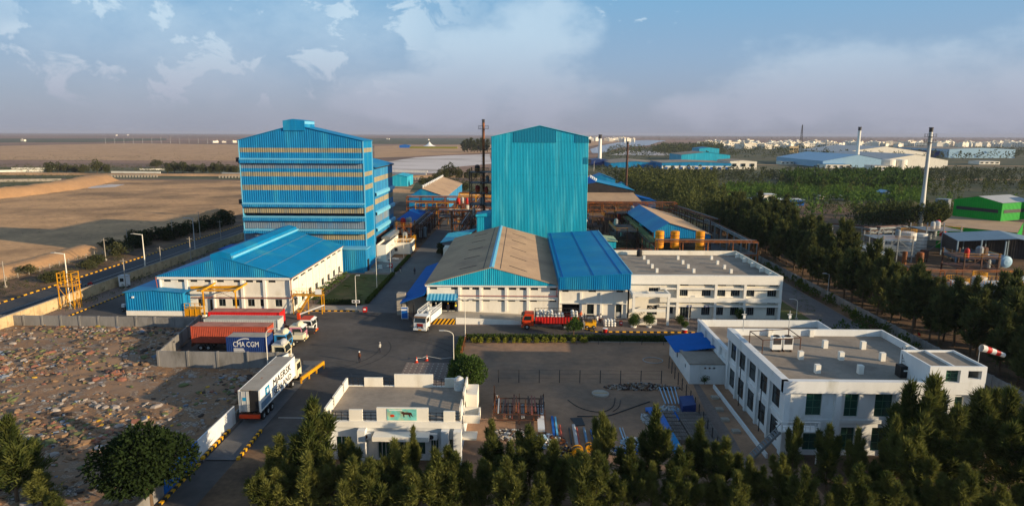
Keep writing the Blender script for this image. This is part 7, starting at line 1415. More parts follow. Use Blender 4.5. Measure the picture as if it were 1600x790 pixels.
for i in range(9): a0, a1 = math.radians(150 - i * 9), math.radians(150 - (i + 1) * 9); mb.prism([(2.9 + 1.6 * math.cos(a0), -1.26, 2.75 + 1.15 * math.sin(a0)), (2.9 + 1.6 * math.cos(a1), -1.26, 2.75 + 1.15 * math.sin(a1)), (2.9 + 1.52 * math.cos(a1), -1.26, 2.75 + 1.02 * math.sin(a1)), (2.9 + 1.52 * math.cos(a0), -1.26, 2.75 + 1.02 * math.sin(a0))], (0, -.01, 0))
mb.build('swoosh_mark', 'white_paint', c_)
for i in range(3): mb = MB(); mb.box(1.05, 2.75 - .1 * i, -1.265, -1.255, 1.75 + i * .22, 1.87 + i * .22); mb.build('data_line', 'white_paint', c_)
# flatbeds between the parked cabs
for i, (x, y, c1, lb) in enumerate(((-38.2, 105.6, 'dark_steel', 'dark empty flatbed trailer between the parked cabs, beside the red container'), (-38.6, 101.6, 'cream_paint', 'cream toolbox trailer between the grey and the brown container lorries'))):
    root = thing('flatbed_trailer', lb, 'trailer', (x, y, .01)); chassis(root, 0, 3.4, [.8, 1.9], .45, .9, 'dark_steel', 1.9); mb = MB(); mb.box(0, 3.4, -.8, .8, 1.2, 1.95 if i else 1.5); mb.build('load_bed', c1, root); mb = MB(); mb.box(0, .08, -.8, .8, 1.95 if i else 1.5, 2.3); mb.build('headboard', 'light_grey', root)
# white container trailer on the weighbridge, heading away
root = thing('container_lorry', 'lorry with long white lettered container, one rear door ajar, on the weighbridge', 'lorry', (-31.95, 72.2, .11), math.pi / 2)
chassis(root, -.1, 15, [1.2, 2.5, 3.8, 11.2, 13.9], .5, 1.0); c_ = container(root, 0, 12.0, 1.38, 'white_paint', 'container_roof_grey', 2.75); doors(c_, 0, 1.38, 'light_grey', 2.75, opened=True); cab_front(root, 12.6, 'cream_paint', 'cream_paint', H1=2.9)
mb = MB(); mb.quad((.03, -1.1, 1.5), (.03, 1.1, 1.5), (.03, 1.1, 4), (.03, -1.1, 4)); mb.build('dark_interior', 'dark_void', c_)
mb = MB(); mb.box(-.35, -.05, -1.2, 1.2, .75, 1.2); mb.build('rear_bumper', 'orange_paint', root)
Mx = Matrix(((1, 0, 0, 4.3), (0, 0, -1, -1.25), (0, 1, 0, 2.85), (0, 0, 0, 1))); lettering('MAERSK', .95, 6.2, 'black_paint', c_, Mx); lettering('SEALAND', .8, 6.2, 'black_paint', c_, Matrix.Translation((0, 0, -1.15)) @ Mx)
mb = MB(); mb.box(1.7, 3.0, -1.262, -1.25, 2.7, 3.75); lg = mb.build('logo_panel', 'blue_roof', c_)
mb = MB(); pts = []
for i in range(14): a = math.pi / 2 + i * math.pi / 7; q = .42 if i % 2 == 0 else .18; pts.append((2.35 + q * math.cos(a), -1.27, 3.22 + q * math.sin(a)))
mb.prism(pts, (0, -.01, 0)); mb.build('star', 'white_paint', lg); mb = MB(); mb.box(.3, 3.4, -1.258, -1.25, 1.6, 2.4); mb.build('side_panel', 'grey_sheet', c_)
# goods lorries
def goods_lorry(label, loc, rz, cabcol, cabroof, side, ln=7.0, rack_='light_grey', visor=None, face=None, high=1.1, sackz=None):
    root = thing('goods_lorry', label, 'lorry', loc, rz); chassis(root, 0, ln + 2.4, [1.4, 2.5, ln + 1.4] if ln > 6.5 else [1.4, ln + 1.4], .5, .95, 'dark_steel'); cab_front(root, ln + .2, cabcol, cabroof, 2.0, 2.3, .75, 2.75, visor, face=face)
    mb = MB(); mb.box(0, ln, -1.2, 1.2, 1.2, 1.35); mb.build('load_bed', side, root)
    for s in (-1, 1): mb = MB(); mb.corr((0, s * 1.2), (ln, s * 1.2), 1.3, 1.3 + high, .5, .05, (0, s, 0)); mb.build('side_board', side, root)
    mb = MB(); mb.box(-.05, 0, -1.2, 1.2, 1.3, 1.3 + high); mb.build('tail_board', side, root); mb = MB(); zt2 = 1.3 + high + .95
    for s in (-1, 1):
        for i in range(int(ln / .55) + 1): mb.beam((i * .55, s * 1.2, 1.3), (i * .55, s * 1.2, zt2), .06)
        for z in (1.3 + high + .4, zt2): mb.beam((0, s * 1.2, z), (ln, s * 1.2, z), .06)
    mb.beam((ln, -1.2, zt2), (ln, 1.2, zt2), .08); mb.beam((ln, -1.2, 2.6), (ln, 1.2, 2.6), .08); mb.beam((ln, -1.2, 1.3), (ln, -1.2, zt2), .08); mb.beam((ln, 1.2, 1.3), (ln, 1.2, zt2), .08); mb.build('rack_rail', rack_, root)
    return root
def sacks(label, x, y, z, nx_, ny_, nz, dx, dy, dz, group, seed=1, m='cloth_white'):
    r = random.Random(seed); first = None
    for k in range(nz):
        for i in range(nx_):
            for j in range(ny_):
                if k == nz - 1 and r.random() < .3: continue
                p = (x + i * dx + r.uniform(-.04, .04), y + j * dy + r.uniform(-.04, .04), z + k * dz)
                if first is None:
                    mb = MB(); mb.sphere((0, 0, dz / 2), .5, 10, 6, (dx * 1.02, dy * 1.02, dz * 1.05)); me = mb.build('sack', m, smooth=True); me.location = p; tag(me, label, 'sack', group); first = me
                else: o = first.copy(); C.objects.link(o); o.location = p; o.rotation_euler = (0, 0, r.uniform(-.2, .2))
goods_lorry('orange and red goods lorry with slatted rack carrying white sacks, side-on at the white wall', (10.3, 112.3, .01), math.pi, 'orange_paint', 'orange_paint', 'red_paint', 7.8, 'dark_steel', 'black_paint')
for g_, (x, nx_, nz) in enumerate(((2.7, 5, 3), (5.3, 4, 2), (9.0, 2, 3))): sacks('white filled sack in the load of the orange goods lorry', x + .2, 111.5, 1.75, nx_, 3, nz, .62, .72, .5, 'white sacks on the orange lorry', 5 + g_)
goods_lorry('white goods lorry with open load rack, nose toward the yard beside the loading dock', (-15.9, 117.3, .01), math.radians(-101), 'white_paint', 'white_paint', 'white_paint', 6.2, 'white_paint', 'litter_tan', face='red_pipe')
sacks('white bundle in the load of the white goods lorry', -17.3, 112.6, 1.4, 2, 5, 2, .7, .85, .5, 'white bundles on the white lorry', 9)
sacks('white sack in the heap on the forecourt', 15.2, 113.4, .06, 4, 3, 3, .55, .5, .42, 'white sacks heaped on the forecourt', 12)
# forklift
root = thing('forklift', 'small yellow forklift behind the orange lorry', 'forklift', (12.3, 112.6, .05), math.pi); mb = MB(); mb.box(-1.1, .8, -.55, .55, .3, 1.0); mb.box(-1.15, -.5, -.5, .5, 1.0, 1.3); mb.build('body', 'yellow_paint', root); mb = MB()
for s in (-.5, .5): mb.beam((.7, s, 1), (.5, s, 2.2), .07); mb.beam((-.9, s, 1.2), (-.7, s, 2.2), .07)
mb.box(-.8, .6, -.55, .55, 2.2, 2.27); mb.build('overhead_guard', 'black_paint', root); mb = MB(); mb.beam((.95, -.35, .2), (.95, -.35, 2.6), .1); mb.beam((.95, .35, .2), (.95, .35, 2.6), .1); mb.build('mast', 'dark_steel', root)
for s in (-.3, .3): mb = MB(); mb.box(1.0, 2.1, s - .07, s + .07, .12, .18); mb.build('fork', 'dark_steel', root)
for x in (-.7, .5):
    for s in (-.55, .55): wheel(root, x, s, .3, .2)
# ------------------------------------------------------------------ people
def person_mesh(pose):
    r_ = {'stand': 0, 'walk': 1, 'carry': 2}[pose]; sp = .16 if r_ == 1 else .05
    V = [(0, 0, .95), (0, 0, 1.18), (0, 0, 1.40), (0, 0, 1.50), (0, .01, 1.60), (0, .02, 1.72),
         (.10, 0, .90), (.11, sp, .50), (.11, sp * 1.2 - .05, .09), (.11, sp * 1.2 + .12, .04), (-.10, 0, .90), (-.11, -sp * .4, .50), (-.11, -sp * 1.4, .09), (-.11, -sp * 1.4 + .16, .04)]
    arm = {0: [(.20, 0, 1.40), (.26, -.02, 1.13), (.25, .08, .88), (.25, .12, .79)], 1: [(.20, 0, 1.40), (.25, -.08, 1.14), (.25, -.02, .90), (.24, .02, .80)], 2: [(.20, 0, 1.40), (.25, .02, 1.14), (.18, .26, 1.12), (.14, .36, 1.13)]}[r_]
    E_ = [(0, 1), (1, 2), (2, 3), (3, 4), (4, 5), (0, 6), (6, 7), (7, 8), (8, 9), (0, 10), (10, 11), (11, 12), (12, 13)]
    rad = [(.15, .11), (.14, .10), (.17, .10), (.06, .06), (.085, .095), (.075, .085), (.095, .095), (.065, .065), (.05, .05), (.05, .035), (.095, .095), (.065, .065), (.05, .05), (.05, .035)]
    for s in (1, -1):
        k = len(V); V += [(s * a[0], a[1] if s > 0 or r_ != 1 else -a[1], a[2]) for a in arm]; E_ += [(2, k), (k, k + 1), (k + 1, k + 2), (k + 2, k + 3)]; rad += [(.065, .065), (.05, .05), (.038, .038), (.04, .025)]
    me = bpy.data.meshes.new('person'); me.from_pydata(V, E_, []); o = bpy.data.objects.new('person', me); C.objects.link(o); m_ = o.modifiers.new('s', 'SKIN'); me.skin_vertices  # noqa
    for i, q in enumerate(rad): me.skin_vertices[0].data[i].radius = q
    me.skin_vertices[0].data[0].use_root = True; s2 = o.modifiers.new('d', 'SUBSURF'); s2.levels = 1; s2.render_levels = 1; bpy.context.view_layer.update()
    out_ = bpy.data.meshes.new_from_object(o.evaluated_get(bpy.context.evaluated_depsgraph_get())); bpy.data.objects.remove(o)
    return out_
PM = {}
def person(label, loc, rz, pose, shirt, legs, helmet=None, vest=None):
    if pose not in PM:
        bm = bmesh.new(); me0 = bpy.data.meshes.new('p'); me0.from_pydata([(0, 0, 0)], [], []); bm.free(); PM[pose] = person_mesh(pose)
    me = PM[pose].copy(); me.materials.clear()
    for x in ('skin', shirt, legs, 'black_paint'): me.materials.append(MATS[x])
    for f in me.polygons:
        c = f.center; f.material_index = 0 if c.z > 1.49 or (abs(c.x) > .2 and c.z < .9) or (c.y > .3) else (1 if c.z > .93 else (3 if c.z < .10 else 2)); f.use_smooth = True
    o = bpy.data.objects.new('person', me); C.objects.link(o); o.location = loc; o.rotation_euler = (0, 0, rz); tag(o, label, 'person')
    mb = MB(); mb.sphere((0, .01, 1.70), .125, 12, 6, (1, 1.12, .78)); mb.build('helmet' if helmet else 'hair', helmet or 'black_paint', o, smooth=True)
    mb = MB(); mb.cbox((0, .115, 1.645), (.03, .03, .05)); mb.cbox((.035, .10, 1.665), (.025, .02, .012)); mb.cbox((-.035, .10, 1.665), (.025, .02, .012)); mb.build('face_features', 'skin', o)
    if vest: mb = MB(); mb.lathe((0, 0, 1.0), [(.19, 0), (.2, .2), (.215, .36), (.14, .42)], 12); mb.T = None; v_ = mb.build('vest', vest, o); v_.scale = (1, .72, 1)
    return o
if not hasattr(bpy.types.Mesh, 'skin_vertices'): pass
person('worker in dark clothes, brown vest and white helmet standing in the open yard, nearer one', (*at(562, 566), .01), 2.6, 'stand', 'cloth_brown', 'cloth_dark', 'white_paint', 'cloth_brown')
person('worker in pale shirt and dark trousers standing in the open yard, farther one', (*at(594, 551), .01), 1.2, 'stand', 'cloth_light', 'cloth_dark', 'light_grey')
person('person walking on the main road in dark clothes beside the blue lean-to', (*at(648, 429), .02), .2, 'walk', 'cloth_dark', 'cloth_dark', 'cloth_brown')
person('person in dark clothes at the left kerb of the main road by the lawn', (*at(626, 426), .02), 1.0, 'walk', 'cloth_dark', 'cloth_light')
person('worker in black with yellow helmet in the middle of the loading bay mouth', (-13.7, 118.6, 1.06), 3.1, 'stand', 'cloth_dark', 'cloth_dark', 'yellow_paint')
person('worker in pale clothes at the left side of the loading bay mouth', (-16.0, 118.8, 1.06), 2.2, 'carry', 'cloth_light', 'cloth_dark', 'white_paint')
person('worker in yellow vest at the right side of the loading bay mouth', (-12.3, 119.0, 1.06), 3.6, 'stand', 'cloth_dark', 'cloth_dark', 'yellow_paint', 'cloth_yellow')
person('worker in light shirt and khaki trousers standing behind the orange lorry', (11.05, 111.3, .02), 2.9, 'stand', 'cloth_light', 'cloth_light', 'light_grey')
person('worker in dark clothes with white helmet at the tail of the orange lorry', (11.0, 114.2, .05), 1.4, 'carry', 'cloth_dark', 'cloth_dark', 'white_paint')
person('worker in maroon shirt with white helmet standing in the second doorway', (10.2, 117.6, .05), 3.2, 'stand', 'red_pipe', 'cloth_light', 'white_paint')
person('worker in orange clothes standing in the second doorway', (11.15, 117.3, .05), 3.4, 'carry', 'cloth_orange', 'cloth_brown', 'orange_paint')
person('person in white bending over near the sack heap on the forecourt', (13.9, 114.8, .06), .6, 'carry', 'cloth_white', 'cloth_white')
person('person in pale clothes standing right beside the sack heap', (14.6, 115.6, .06), 4.0, 'stand', 'cloth_white', 'cloth_brown')
person('pedestrian in pink shirt on the public road left of the yellow frame', (*at(92, 456), .02), .3, 'walk', 'pink_paint', 'cloth_dark')
person('pedestrian in pale blue shirt on the public road right of the street lamp', (*at(126, 449), .02), .1, 'walk', 'pale_blue_sheet', 'cloth_dark')
x, y = at(141, 447); root = thing('motorbike', 'red motorbike parked on the public road near the boundary wall', 'motorbike', (x, y, .02), .9); mb = MB(); mb.cbox((0, 0, .62), (.9, .2, .3)); mb.cbox((.15, 0, .85), (.35, .24, .2)); mb.build('body', 'red_paint', root); mb = MB(); mb.cbox((-.3, 0, .85), (.6, .25, .1)); mb.build('seat', 'black_paint', root)
for x_ in (-.65, .65): wheel(root, x_, 0, .3, .12)
mb = MB(); mb.beam((.65, 0, .3), (.4, 0, 1.05), .06); mb.beam((.4, -.33, 1.05), (.4, .33, 1.05), .05); mb.build('handlebar', 'dark_steel', root)
# ------------------------------------------------------------------ poles and lamps
pole('street_lamp', 'tall sunlit street lamp beside the yellow frame, arm toward the road', -88.2, 122.6, hat(113, 396, 122.6), 'street lamp', -1.9, 'white_wall', .15)
pole('street_lamp', 'tall street lamp on the public road above the parked kiosk', *at(227, 417), hat(221.6, 366, at(227, 417)[1]), 'street lamp', -2.2, 'white_wall', .16)
pole('street_lamp', 'tall street lamp on the public road left of the banded tower', *at(305, 391), hat(301, 341, at(305, 391)[1]), 'street lamp', -2.2, 'light_grey', .16)
for px, pb, pt, lb in ((9, 449, 408, 'leaning grey pole on the verge at the left edge'), (165.5, 407, 372, 'grey pole with crossarm behind the roadside bushes'), (197, 452, 404, 'thin pale pole just inside the boundary wall'), (200, 385, 357, 'thin dark pole in the shaded field behind the bushes'), (252, 416, 385, 'short pale pole with crosshead by the boundary wall'), (270, 372, 343, 'grey pole among the dark bushes by the fence'), (313, 372, 330, 'thin pole beside the bushes left of the banded tower'), (299, 412, 370, 'thin grey pole inside the wall above the long warehouse'), (346, 384, 344, 'thin grey pole beside the small dark blue shed')):
    x, y = at(px, pb); pole('utility_pole', lb, x, y, hat(px, pt, y), 'pole', None, 'concrete', .13)
pole('street_lamp', 'twin-headed lamp post with small sign board at the near end of the lawn', *at(557, 487), hat(554, 431, at(557, 487)[1]), 'street lamp', .25, 'white_wall', .07)
x, y = at(557, 487); root = thing('sign_board', 'small white board fixed across the lamp post at the lawn', 'sign', (x, y - .1, 0)); mb = MB((x, y - .1, 0)); mb.box(x - .75, x + .75, y - .2, y - .14, 1.85, 2.4); mb.build('board', 'white_paint', root); mb = MB((x, y - .1, 0)); mb.box(x - .6, x - .15, y - .215, y - .205, 1.95, 2.3); mb.box(x + .15, x + .6, y - .215, y - .205, 1.95, 2.3); mb.build('sign_mark', 'dark_steel', root)
pole('street_lamp', 'pale lamp post at the far right corner of the lawn', *at(589, 452), hat(586, 403, at(589, 452)[1]), 'street lamp', .3, 'white_wall', .07)
pole('street_lamp', 'pale lamp post above the red box by the main road', *at(610.6, 429), hat(609.6, 384, at(610.6, 429)[1]), 'street lamp', .3, 'white_wall', .07)
pole('street_lamp', 'pale lamp post behind the dark paving by the main road', *at(631, 405), hat(630, 364, at(631, 405)[1]), 'street lamp', .3, 'white_wall', .07)
pole('street_lamp', 'curved-arm lamp post at the lot corner in front of the yard', *at(709, 573), hat(700, 516, at(709, 573)[1]), 'street lamp', -1.4, 'white_wall', .07, curve=True)
pole('street_lamp', 'tall straight lamp post at the left end of the long hedge', *at(727, 532), hat(725, 468, at(727, 532)[1]), 'street lamp', -.8, 'white_wall', .07, twin=True)
pole('street_lamp', 'curved-arm lamp post beside the navy container and the grey wall', -36.2, 88.6, hat(428, 513, 88.6), 'street lamp', 1.0, 'white_wall', .08, curve=True)
pole('street_lamp', 'slim lamp post on the office forecourt', *at(1075, 512), hat(1075, 464, at(1075, 512)[1]), 'street lamp', .25, 'white_wall', .06)
pole('street_lamp', 'pale lamp post beside the east road right of the office', *at(1244, 499), hat(1244, 467, at(1244, 499)[1]), 'street lamp', -.9, 'white_wall', .07, curve=True)
pole('street_lamp', 'thin grey lamp post by the perimeter wall below the tree belt', *at(1292, 470), hat(1292, 428, at(1292, 470)[1]), 'street lamp', -.7, 'light_grey', .07)
for px, pb, pt, lb in ((1012 - 84, 268, 252, 'far pale lamp post left of the dark rusty chimney'), (989, 285, 262, 'pale lamp post right of the dark rusty chimney'), (1004, 285, 266, 'second pale lamp post right of the dark rusty chimney')):
    x, y = at(px, pb); pole('street_lamp', lb, x, y, hat(px, pt, y), 'street lamp', .8, 'white_wall', .16)
# windsock
Y = 74; x = xat(1531, 545, Y); zs = hat(1531, 543, Y); root = thing('windsock', 'red and white striped windsock on a pole in front of the tree belt', 'windsock', (x, Y, 0)); mb = MB((x, Y, 0)); mb.tube((x, Y, 0), (x, Y, zs + .2), .06, .04); mb.build('post', 'light_grey', root); mb = MB((x, Y, 0)); n_ = 16; vs_ = []; fs = []
for k in range(6):
    f = k / 5; cx, cz, rr_ = x + .15 + 2.75 * f, zs - .75 * f - .12 * f * f, .42 - .16 * f
    for i in range(n_): t = 6.283 * i / n_; vs_.append((cx + rr_ * .25 * math.sin(t), Y + rr_ * math.cos(t), cz + rr_ * math.sin(t)))
for k in range(5):
    mb.cur = k % 2; st = len(mb.v)
    mb._add(vs_[k * n_:(k + 2) * n_], [(i, (i + 1) % n_, n_ + (i + 1) % n_, n_ + i) for i in range(n_)])
mb.build('sock', ['cloth_white', 'red_paint'], root)
x, y = at(1432, 533); mb = MB(); mb.prism([(0, 0, 1.6), (.5, 0, 1.4), (.6, 0, .9), (.2, 0, 1.0)], (0, .04, 0)); root = thing('flag', 'small red flag hanging at the edge of the tree belt', 'flag', (x, y, 0)); mb.build('cloth', 'red_paint', root); mb = MB(); mb.beam((0, 0, 0), (0, 0, 1.8), .05); mb.build('post', 'dark_steel', root)
# watch frame on the wall
root = thing('watch_frame', 'yellow scaffold watch platform standing at the boundary wall', 'watch platform', (-88.4, 123.3, 0)); o_ = (-88.4, 123.3, 0)
for x in (-90.0, -87.2):
    for y in (122.3, 124.4): mb = MB(o_); mb.beam((x, y, 0), (x, y, 7.2), .14); mb.build('leg', 'yellow_steel', root)
mb = MB(o_); mb.box(-90.2, -87.0, 122.1, 124.6, 4.5, 4.6); mb.build('deck', 'yellow_steel', root); mb = MB(o_)
for z in (5.3, 6.2, 7.1):
    mb.beam((-90, 122.3, z), (-87.2, 122.3, z), .09); mb.beam((-90, 124.4, z), (-87.2, 124.4, z), .09); mb.beam((-90, 122.3, z), (-90, 124.4, z), .09); mb.beam((-87.2, 122.3, z), (-87.2, 124.4, z), .09)
for x in (-89.3, -88.6, -87.9): mb.beam((x, 122.3, 4.6), (x, 122.3, 7.1), .07)
mb.build('railing', 'yellow_steel', root); mb = MB(o_); mb.beam((-90, 122.3, .3), (-87.2, 122.3, 4.4), .08); mb.beam((-87.2, 122.3, .3), (-90, 122.3, 4.4), .08); mb.beam((-87.2, 122.3, .3), (-87.2, 124.4, 4.4), .08); mb.build('brace', 'yellow_steel', root)
mb = MB(o_)
for s in (0, .5): mb.beam((-86.9 , 123.0 + s, 0), (-87.1, 123.0 + s, 5.2), .06)
for i in range(12): mb.beam((-87.0, 123.0, .3 + i * .4), (-87.0, 123.5, .3 + i * .4), .04)
mb.build('ladder', 'yellow_steel', root)
root = thing('guard_kiosk', 'small white guard kiosk with window inside the boundary wall', 'kiosk', (-88.6, 141, 0)); mb = MB(); mb.box(-.8, .8, -.8, .8, .3, 2.6); mb.build('wall', 'white_paint', root); mb = MB(); mb.box(-.95, .95, -.95, .95, 2.6, 2.72); mb.build('roof', 'light_grey', root); mb = MB(); mb.box(-.5, .35, -.83, -.805, 1.4, 2.2); mb.build('window', 'dark_glass', root); mb = MB(); mb.box(-.75, .75, -.7, .7, 0, .3); mb.build('base', 'dark_steel', root)
root = thing('handcart', 'small dark flat handcart beside the blue corner shed', 'cart', (-76.0, 121.4, .02)); mb = MB(); mb.box(-1.4, 1.4, -.7, .7, .6, .75); mb.build('deck', 'dark_steel', root); mb = MB(); mb.cbox((-.9, 0, 1.05), (.6, .6, .6)); mb.build('box', 'white_paint', root)
for x_ in (-.8, .8):
    for s in (-.6, .6): wheel(root, x_, s, .3, .15)
# fire points, buckets, cones
def firebox(px, py, w_, h_, label, z=0.0, wheelm=None):
    x, y = at(px, py, z); root = thing('fire_box', label, 'fire box', (x, y, z)); mb = MB(); mb.box(-w_ / 2, w_ / 2, -.25, .25, .25, .25 + h_); mb.build('cabinet', 'red_paint', root); mb = MB(); mb.box(-w_ / 2 + .05, -w_ / 2 + .12, -.2, .2, 0, .25); mb.box(w_ / 2 - .12, w_ / 2 - .05, -.2, .2, 0, .25); mb.build('stand', 'dark_steel', root); mb = MB(); mb.box(-w_ * .3, w_ * .3, -.262, -.252, .25 + h_ * .4, .25 + h_ * .75); mb.build('window', 'white_paint', root)
firebox(570.5, 489, .75, 1.0, 'red fire cabinet at the near corner of the lawn'); firebox(611, 419, .8, 1.0, 'red fire cabinet under the lamp post by the main road'); firebox(394, 484, .7, .6, 'red fire cabinet against the long warehouse wall'); firebox(970, 509, .5, .7, 'red fire cabinet on the forecourt beside the porch column', .05); firebox(937.5, 502, .5, .7, 'red fire cabinet below the white wall on the forecourt', .05)
def bucket(px, py, r0, h_, label, m='red_paint'):
    x, y = at(px, py, .05); root = thing('bucket', label, 'bucket', (x, y, .05)); mb = MB(); mb.lathe((0, 0, 0), [(r0 * .75, 0), (r0, h_), (r0 * .9, h_), (r0 * .68, .05), (.01, .05)], 14); mb.build('body', m, root); mb = MB(); mb.lathe((0, 0, h_ - .05), [(r0 * .98, 0), (r0 * 1.08, 0), (r0 * 1.08, .06), (r0 * .98, .06)], 14); mb.build('rim', 'white_paint', root)
bucket(625, 487, .45, .7, 'red drum beside the notice board at the main road'); bucket(945.5, 519, .42, .75, 'red drum at the striped kerb of the forecourt'); bucket(1069.5, 519, .5, .6, 'red planter pot at the end of the striped kerb')
def cone(px, py, label):
    x, y = at(px, py); root = thing('traffic_cone', label, 'traffic cone', (x, y, .012)); mb = MB(); mb.lathe((0, 0, .04), [(.2, 0), (.03, .85), (.01, .86)], 14); mb.build('body', 'orange_paint', root); mb = MB(); mb.lathe((0, 0, .36), [(.142, 0), (.105, .18)], 14); mb.build('reflective_band', 'white_paint', root); mb = MB(); mb.box(-.27, .27, -.27, .27, 0, .04); mb.build('base', 'red_paint', root)
cone(651, 566, 'traffic cone in the yard behind the gatehouse, left one of two'); cone(667, 563, 'traffic cone in the yard behind the gatehouse, right one of two')
a, b = at(651, 566), at(667, 563); mb = MB((a[0], a[1], 0)); mb.path([(a[0], a[1], .75), ((a[0] + b[0]) / 2, (a[1] + b[1]) / 2, .55), (b[0], b[1], .75), (b[0] + 2.2, b[1] - .2, .4), (b[0] + 4.2, b[1] - .3, .7)], .035, 5); tag(mb.build('barrier_chain', 'light_grey'), 'sagging pale chain linking the two traffic cones to the hedge', 'chain')
root = thing('guard_rail', 'yellow steel guard rail along the far end of the weighbridge', 'rail', (-29.6, 85.4, 0)); mb = MB((-29.6, 85.4, 0)); mb.beam((-30.2, 84.9, .75), (-28.9, 91.0, .95), .25, .45); mb.build('beam', 'yellow_steel', root); mb = MB((-29.6, 85.4, 0))
for f in (0, .33, .66, 1): mb.beam((-30.2 + 1.3 * f, 84.9 + 6.1 * f, 0), (-30.2 + 1.3 * f, 84.9 + 6.1 * f, .7), .18)
mb.build('post_set', 'yellow_steel', root)
for s in (1, -1): striped = None
x, y = at(503, 582); rect('weighbridge_end', 'inner_road', -33.2, -30.0, 92, 94.2, .06)
# ------------------------------------------------------------------ scrap and materials on the bare lot
def bar(px, pb, pt, w_, z, h_, m, name, label, cat, group, dx=None, shape='box'):
    a, b = Vector((*at(px, pb, z), z)), Vector((*at(dx if dx is not None else px + (815 - px) * (pb - pt) / (pb - 209.5), pt, z), z)); mb = MB(tuple(a))
    if shape == 'tube': mb.tube(a, b, w_ / 2, w_ / 2, 12)
    else: mb.beam(a, b, w_, h_)
    o = mb.build(name, m); tag(o, label, cat, group); return o
root = thing('storage_rack', 'rusty steel storage rack holding long pipes beside the gatehouse passage', 'rack', (*at(772, 665), 0)); o_ = tuple(root.location)
xa, ya = at(771, 662); xb, yb = at(851, 664); mb = MB(o_)
for y in (ya, ya + 2.3, ya + 4.8):
    for x in (xa, (xa + xb) / 2, xb): mb.beam((x, y, 0), (x, y, 1.9), .1)
    mb.beam((xa, y, .55), (xb, y, .55), .1); mb.beam((xa, y, 1.25), (xb, y, 1.25), .1)
mb.beam((xa - .1, ya + 4.9, 0), (xa - .1, ya + 4.9, 2.9), .14); mb.build('frame', 'rust_steel', root)
rs = random.Random(14); cols = ['rust_steel', 'orange_steel', 'orange_steel', 'rust_steel', 'light_grey', 'dark_steel', 'brown_pipe', 'brown_pipe', 'rust_steel', 'rust_steel']
for i in range(26):
    x = xa + .1 + (xb - xa - .2) * i / 25; m_ = rs.choice(cols); L_ = rs.uniform(3.6, 5.6); z = rs.choice([.72, 1.42, 1.42]); y = ya - .3 + rs.uniform(0, .8); mb = MB((x, y, z)); mb.beam((x, y, z), (x + rs.uniform(-.12, .12), y + L_, z + rs.uniform(0, .12)), rs.uniform(.08, .2), .12); tag(mb.build('steel_bar', m_), 'long steel bar or pipe laid on the rusty storage rack', 'steel bar', 'bars on the storage rack')
bar(846, 672, 634, .8, .5, .35, 'white_paint', 'sheet_stack', 'white sheet bundle at the right end of the storage rack', 'sheet bundle', None)
for px, pb, pt, w_, m_, sh, lb in ((866, 682, 650, .28, 'blue_paint', 'box', 'bright blue channel lying right of the storage rack, left one'), (871, 680, 651, .22, 'pale_flashing', 'box', 'pale blue channel lying right of the storage rack'), (877, 683, 664, .25, 'container_brown', 'tube', 'short rust-brown pipe right of the blue channels'), (902, 697, 664, .42, 'light_grey', 'tube', 'large pale grey pipe in the middle of the scrap yard'), (906, 697, 667, .25, 'container_brown', 'tube', 'brown pipe against the large pale grey one'), (918, 695, 668, .3, 'grey_sheet', 'tube', 'dull pinkish grey pipe right of the large pale one'), (893, 693, 668, .15, 'dark_steel', 'box', 'thin dark bar left of the large pale grey pipe'), (929, 693, 671, .26, 'blue_paint', 'box', 'short blue channel, left of a pair'), (933, 693, 672, .22, 'pale_flashing', 'box', 'short pale blue channel, right of a pair'), (978, 697, 668, .12, 'pale_blue_sheet', 'box', 'thin pale angle bar near the blue sheets, left one'), (982, 696, 668, .12, 'light_grey', 'box', 'thin pale angle bar near the blue sheets, right one')):
    bar(px, pb, pt, w_, .2, .16, m_, 'steel_pipe' if sh == 'tube' else 'steel_channel', lb, 'pipe' if sh == 'tube' else 'channel', None, shape=sh)
for i in range(5): bar(1040 + i * 5.2, 630, 604, .12, .3 + .04 * i, .1, 'pale_blue_sheet', 'angle_bar', 'long grey-blue angle bar in the loose fan beside the brush heap', 'angle bar', 'loose fan of angle bars', dx=1030 + i * 6)
def slab(pts, z, h_, m, name, label, cat, group=None):
    P = [Vector((*at(*p, z), z)) for p in pts]; mb = MB(tuple(P[0])); mb.prism(P, (0, 0, h_)); return tag(mb.build(name, m), label, cat, group)
slab([(1035, 672), (1050, 672), (1030, 636), (1009, 638)], .7, .08, 'blue_paint', 'roofing_sheet', 'long bright blue roofing sheet, upper one of two', 'roofing sheet'); slab([(1055, 711), (1070, 706), (1052, 676), (1036, 677)], .6, .08, 'blue_roof', 'roofing_sheet', 'long bright blue roofing sheet, lower one near the trees', 'roofing sheet')
slab([(1009, 643), (1024, 641), (1020, 636), (1008, 637)], .1, .1, 'blue_paint', 'roofing_sheet', 'small square blue sheet at the upper left of the long blue sheets', 'roofing sheet'); slab([(900, 665), (914, 664), (909, 652), (891, 653)], .05, .06, 'dark_steel', 'steel_plate', 'dark grey steel plate lying flat in the middle of the lot', 'steel plate')
slab([(1052, 660), (1061, 660), (1060, 647), (1049, 648)], .1, .4, 'dark_blue_roof', 'tarpaulin', 'small dark blue tarpaulin bundle beside the crates', 'tarpaulin'); slab([(1066, 646), (1087, 643), (1082, 628), (1061, 630)], .1, 1.0, 'navy_paint', 'covered_stack', 'dark blue covered stack at the right side of the bare lot', 'stack')
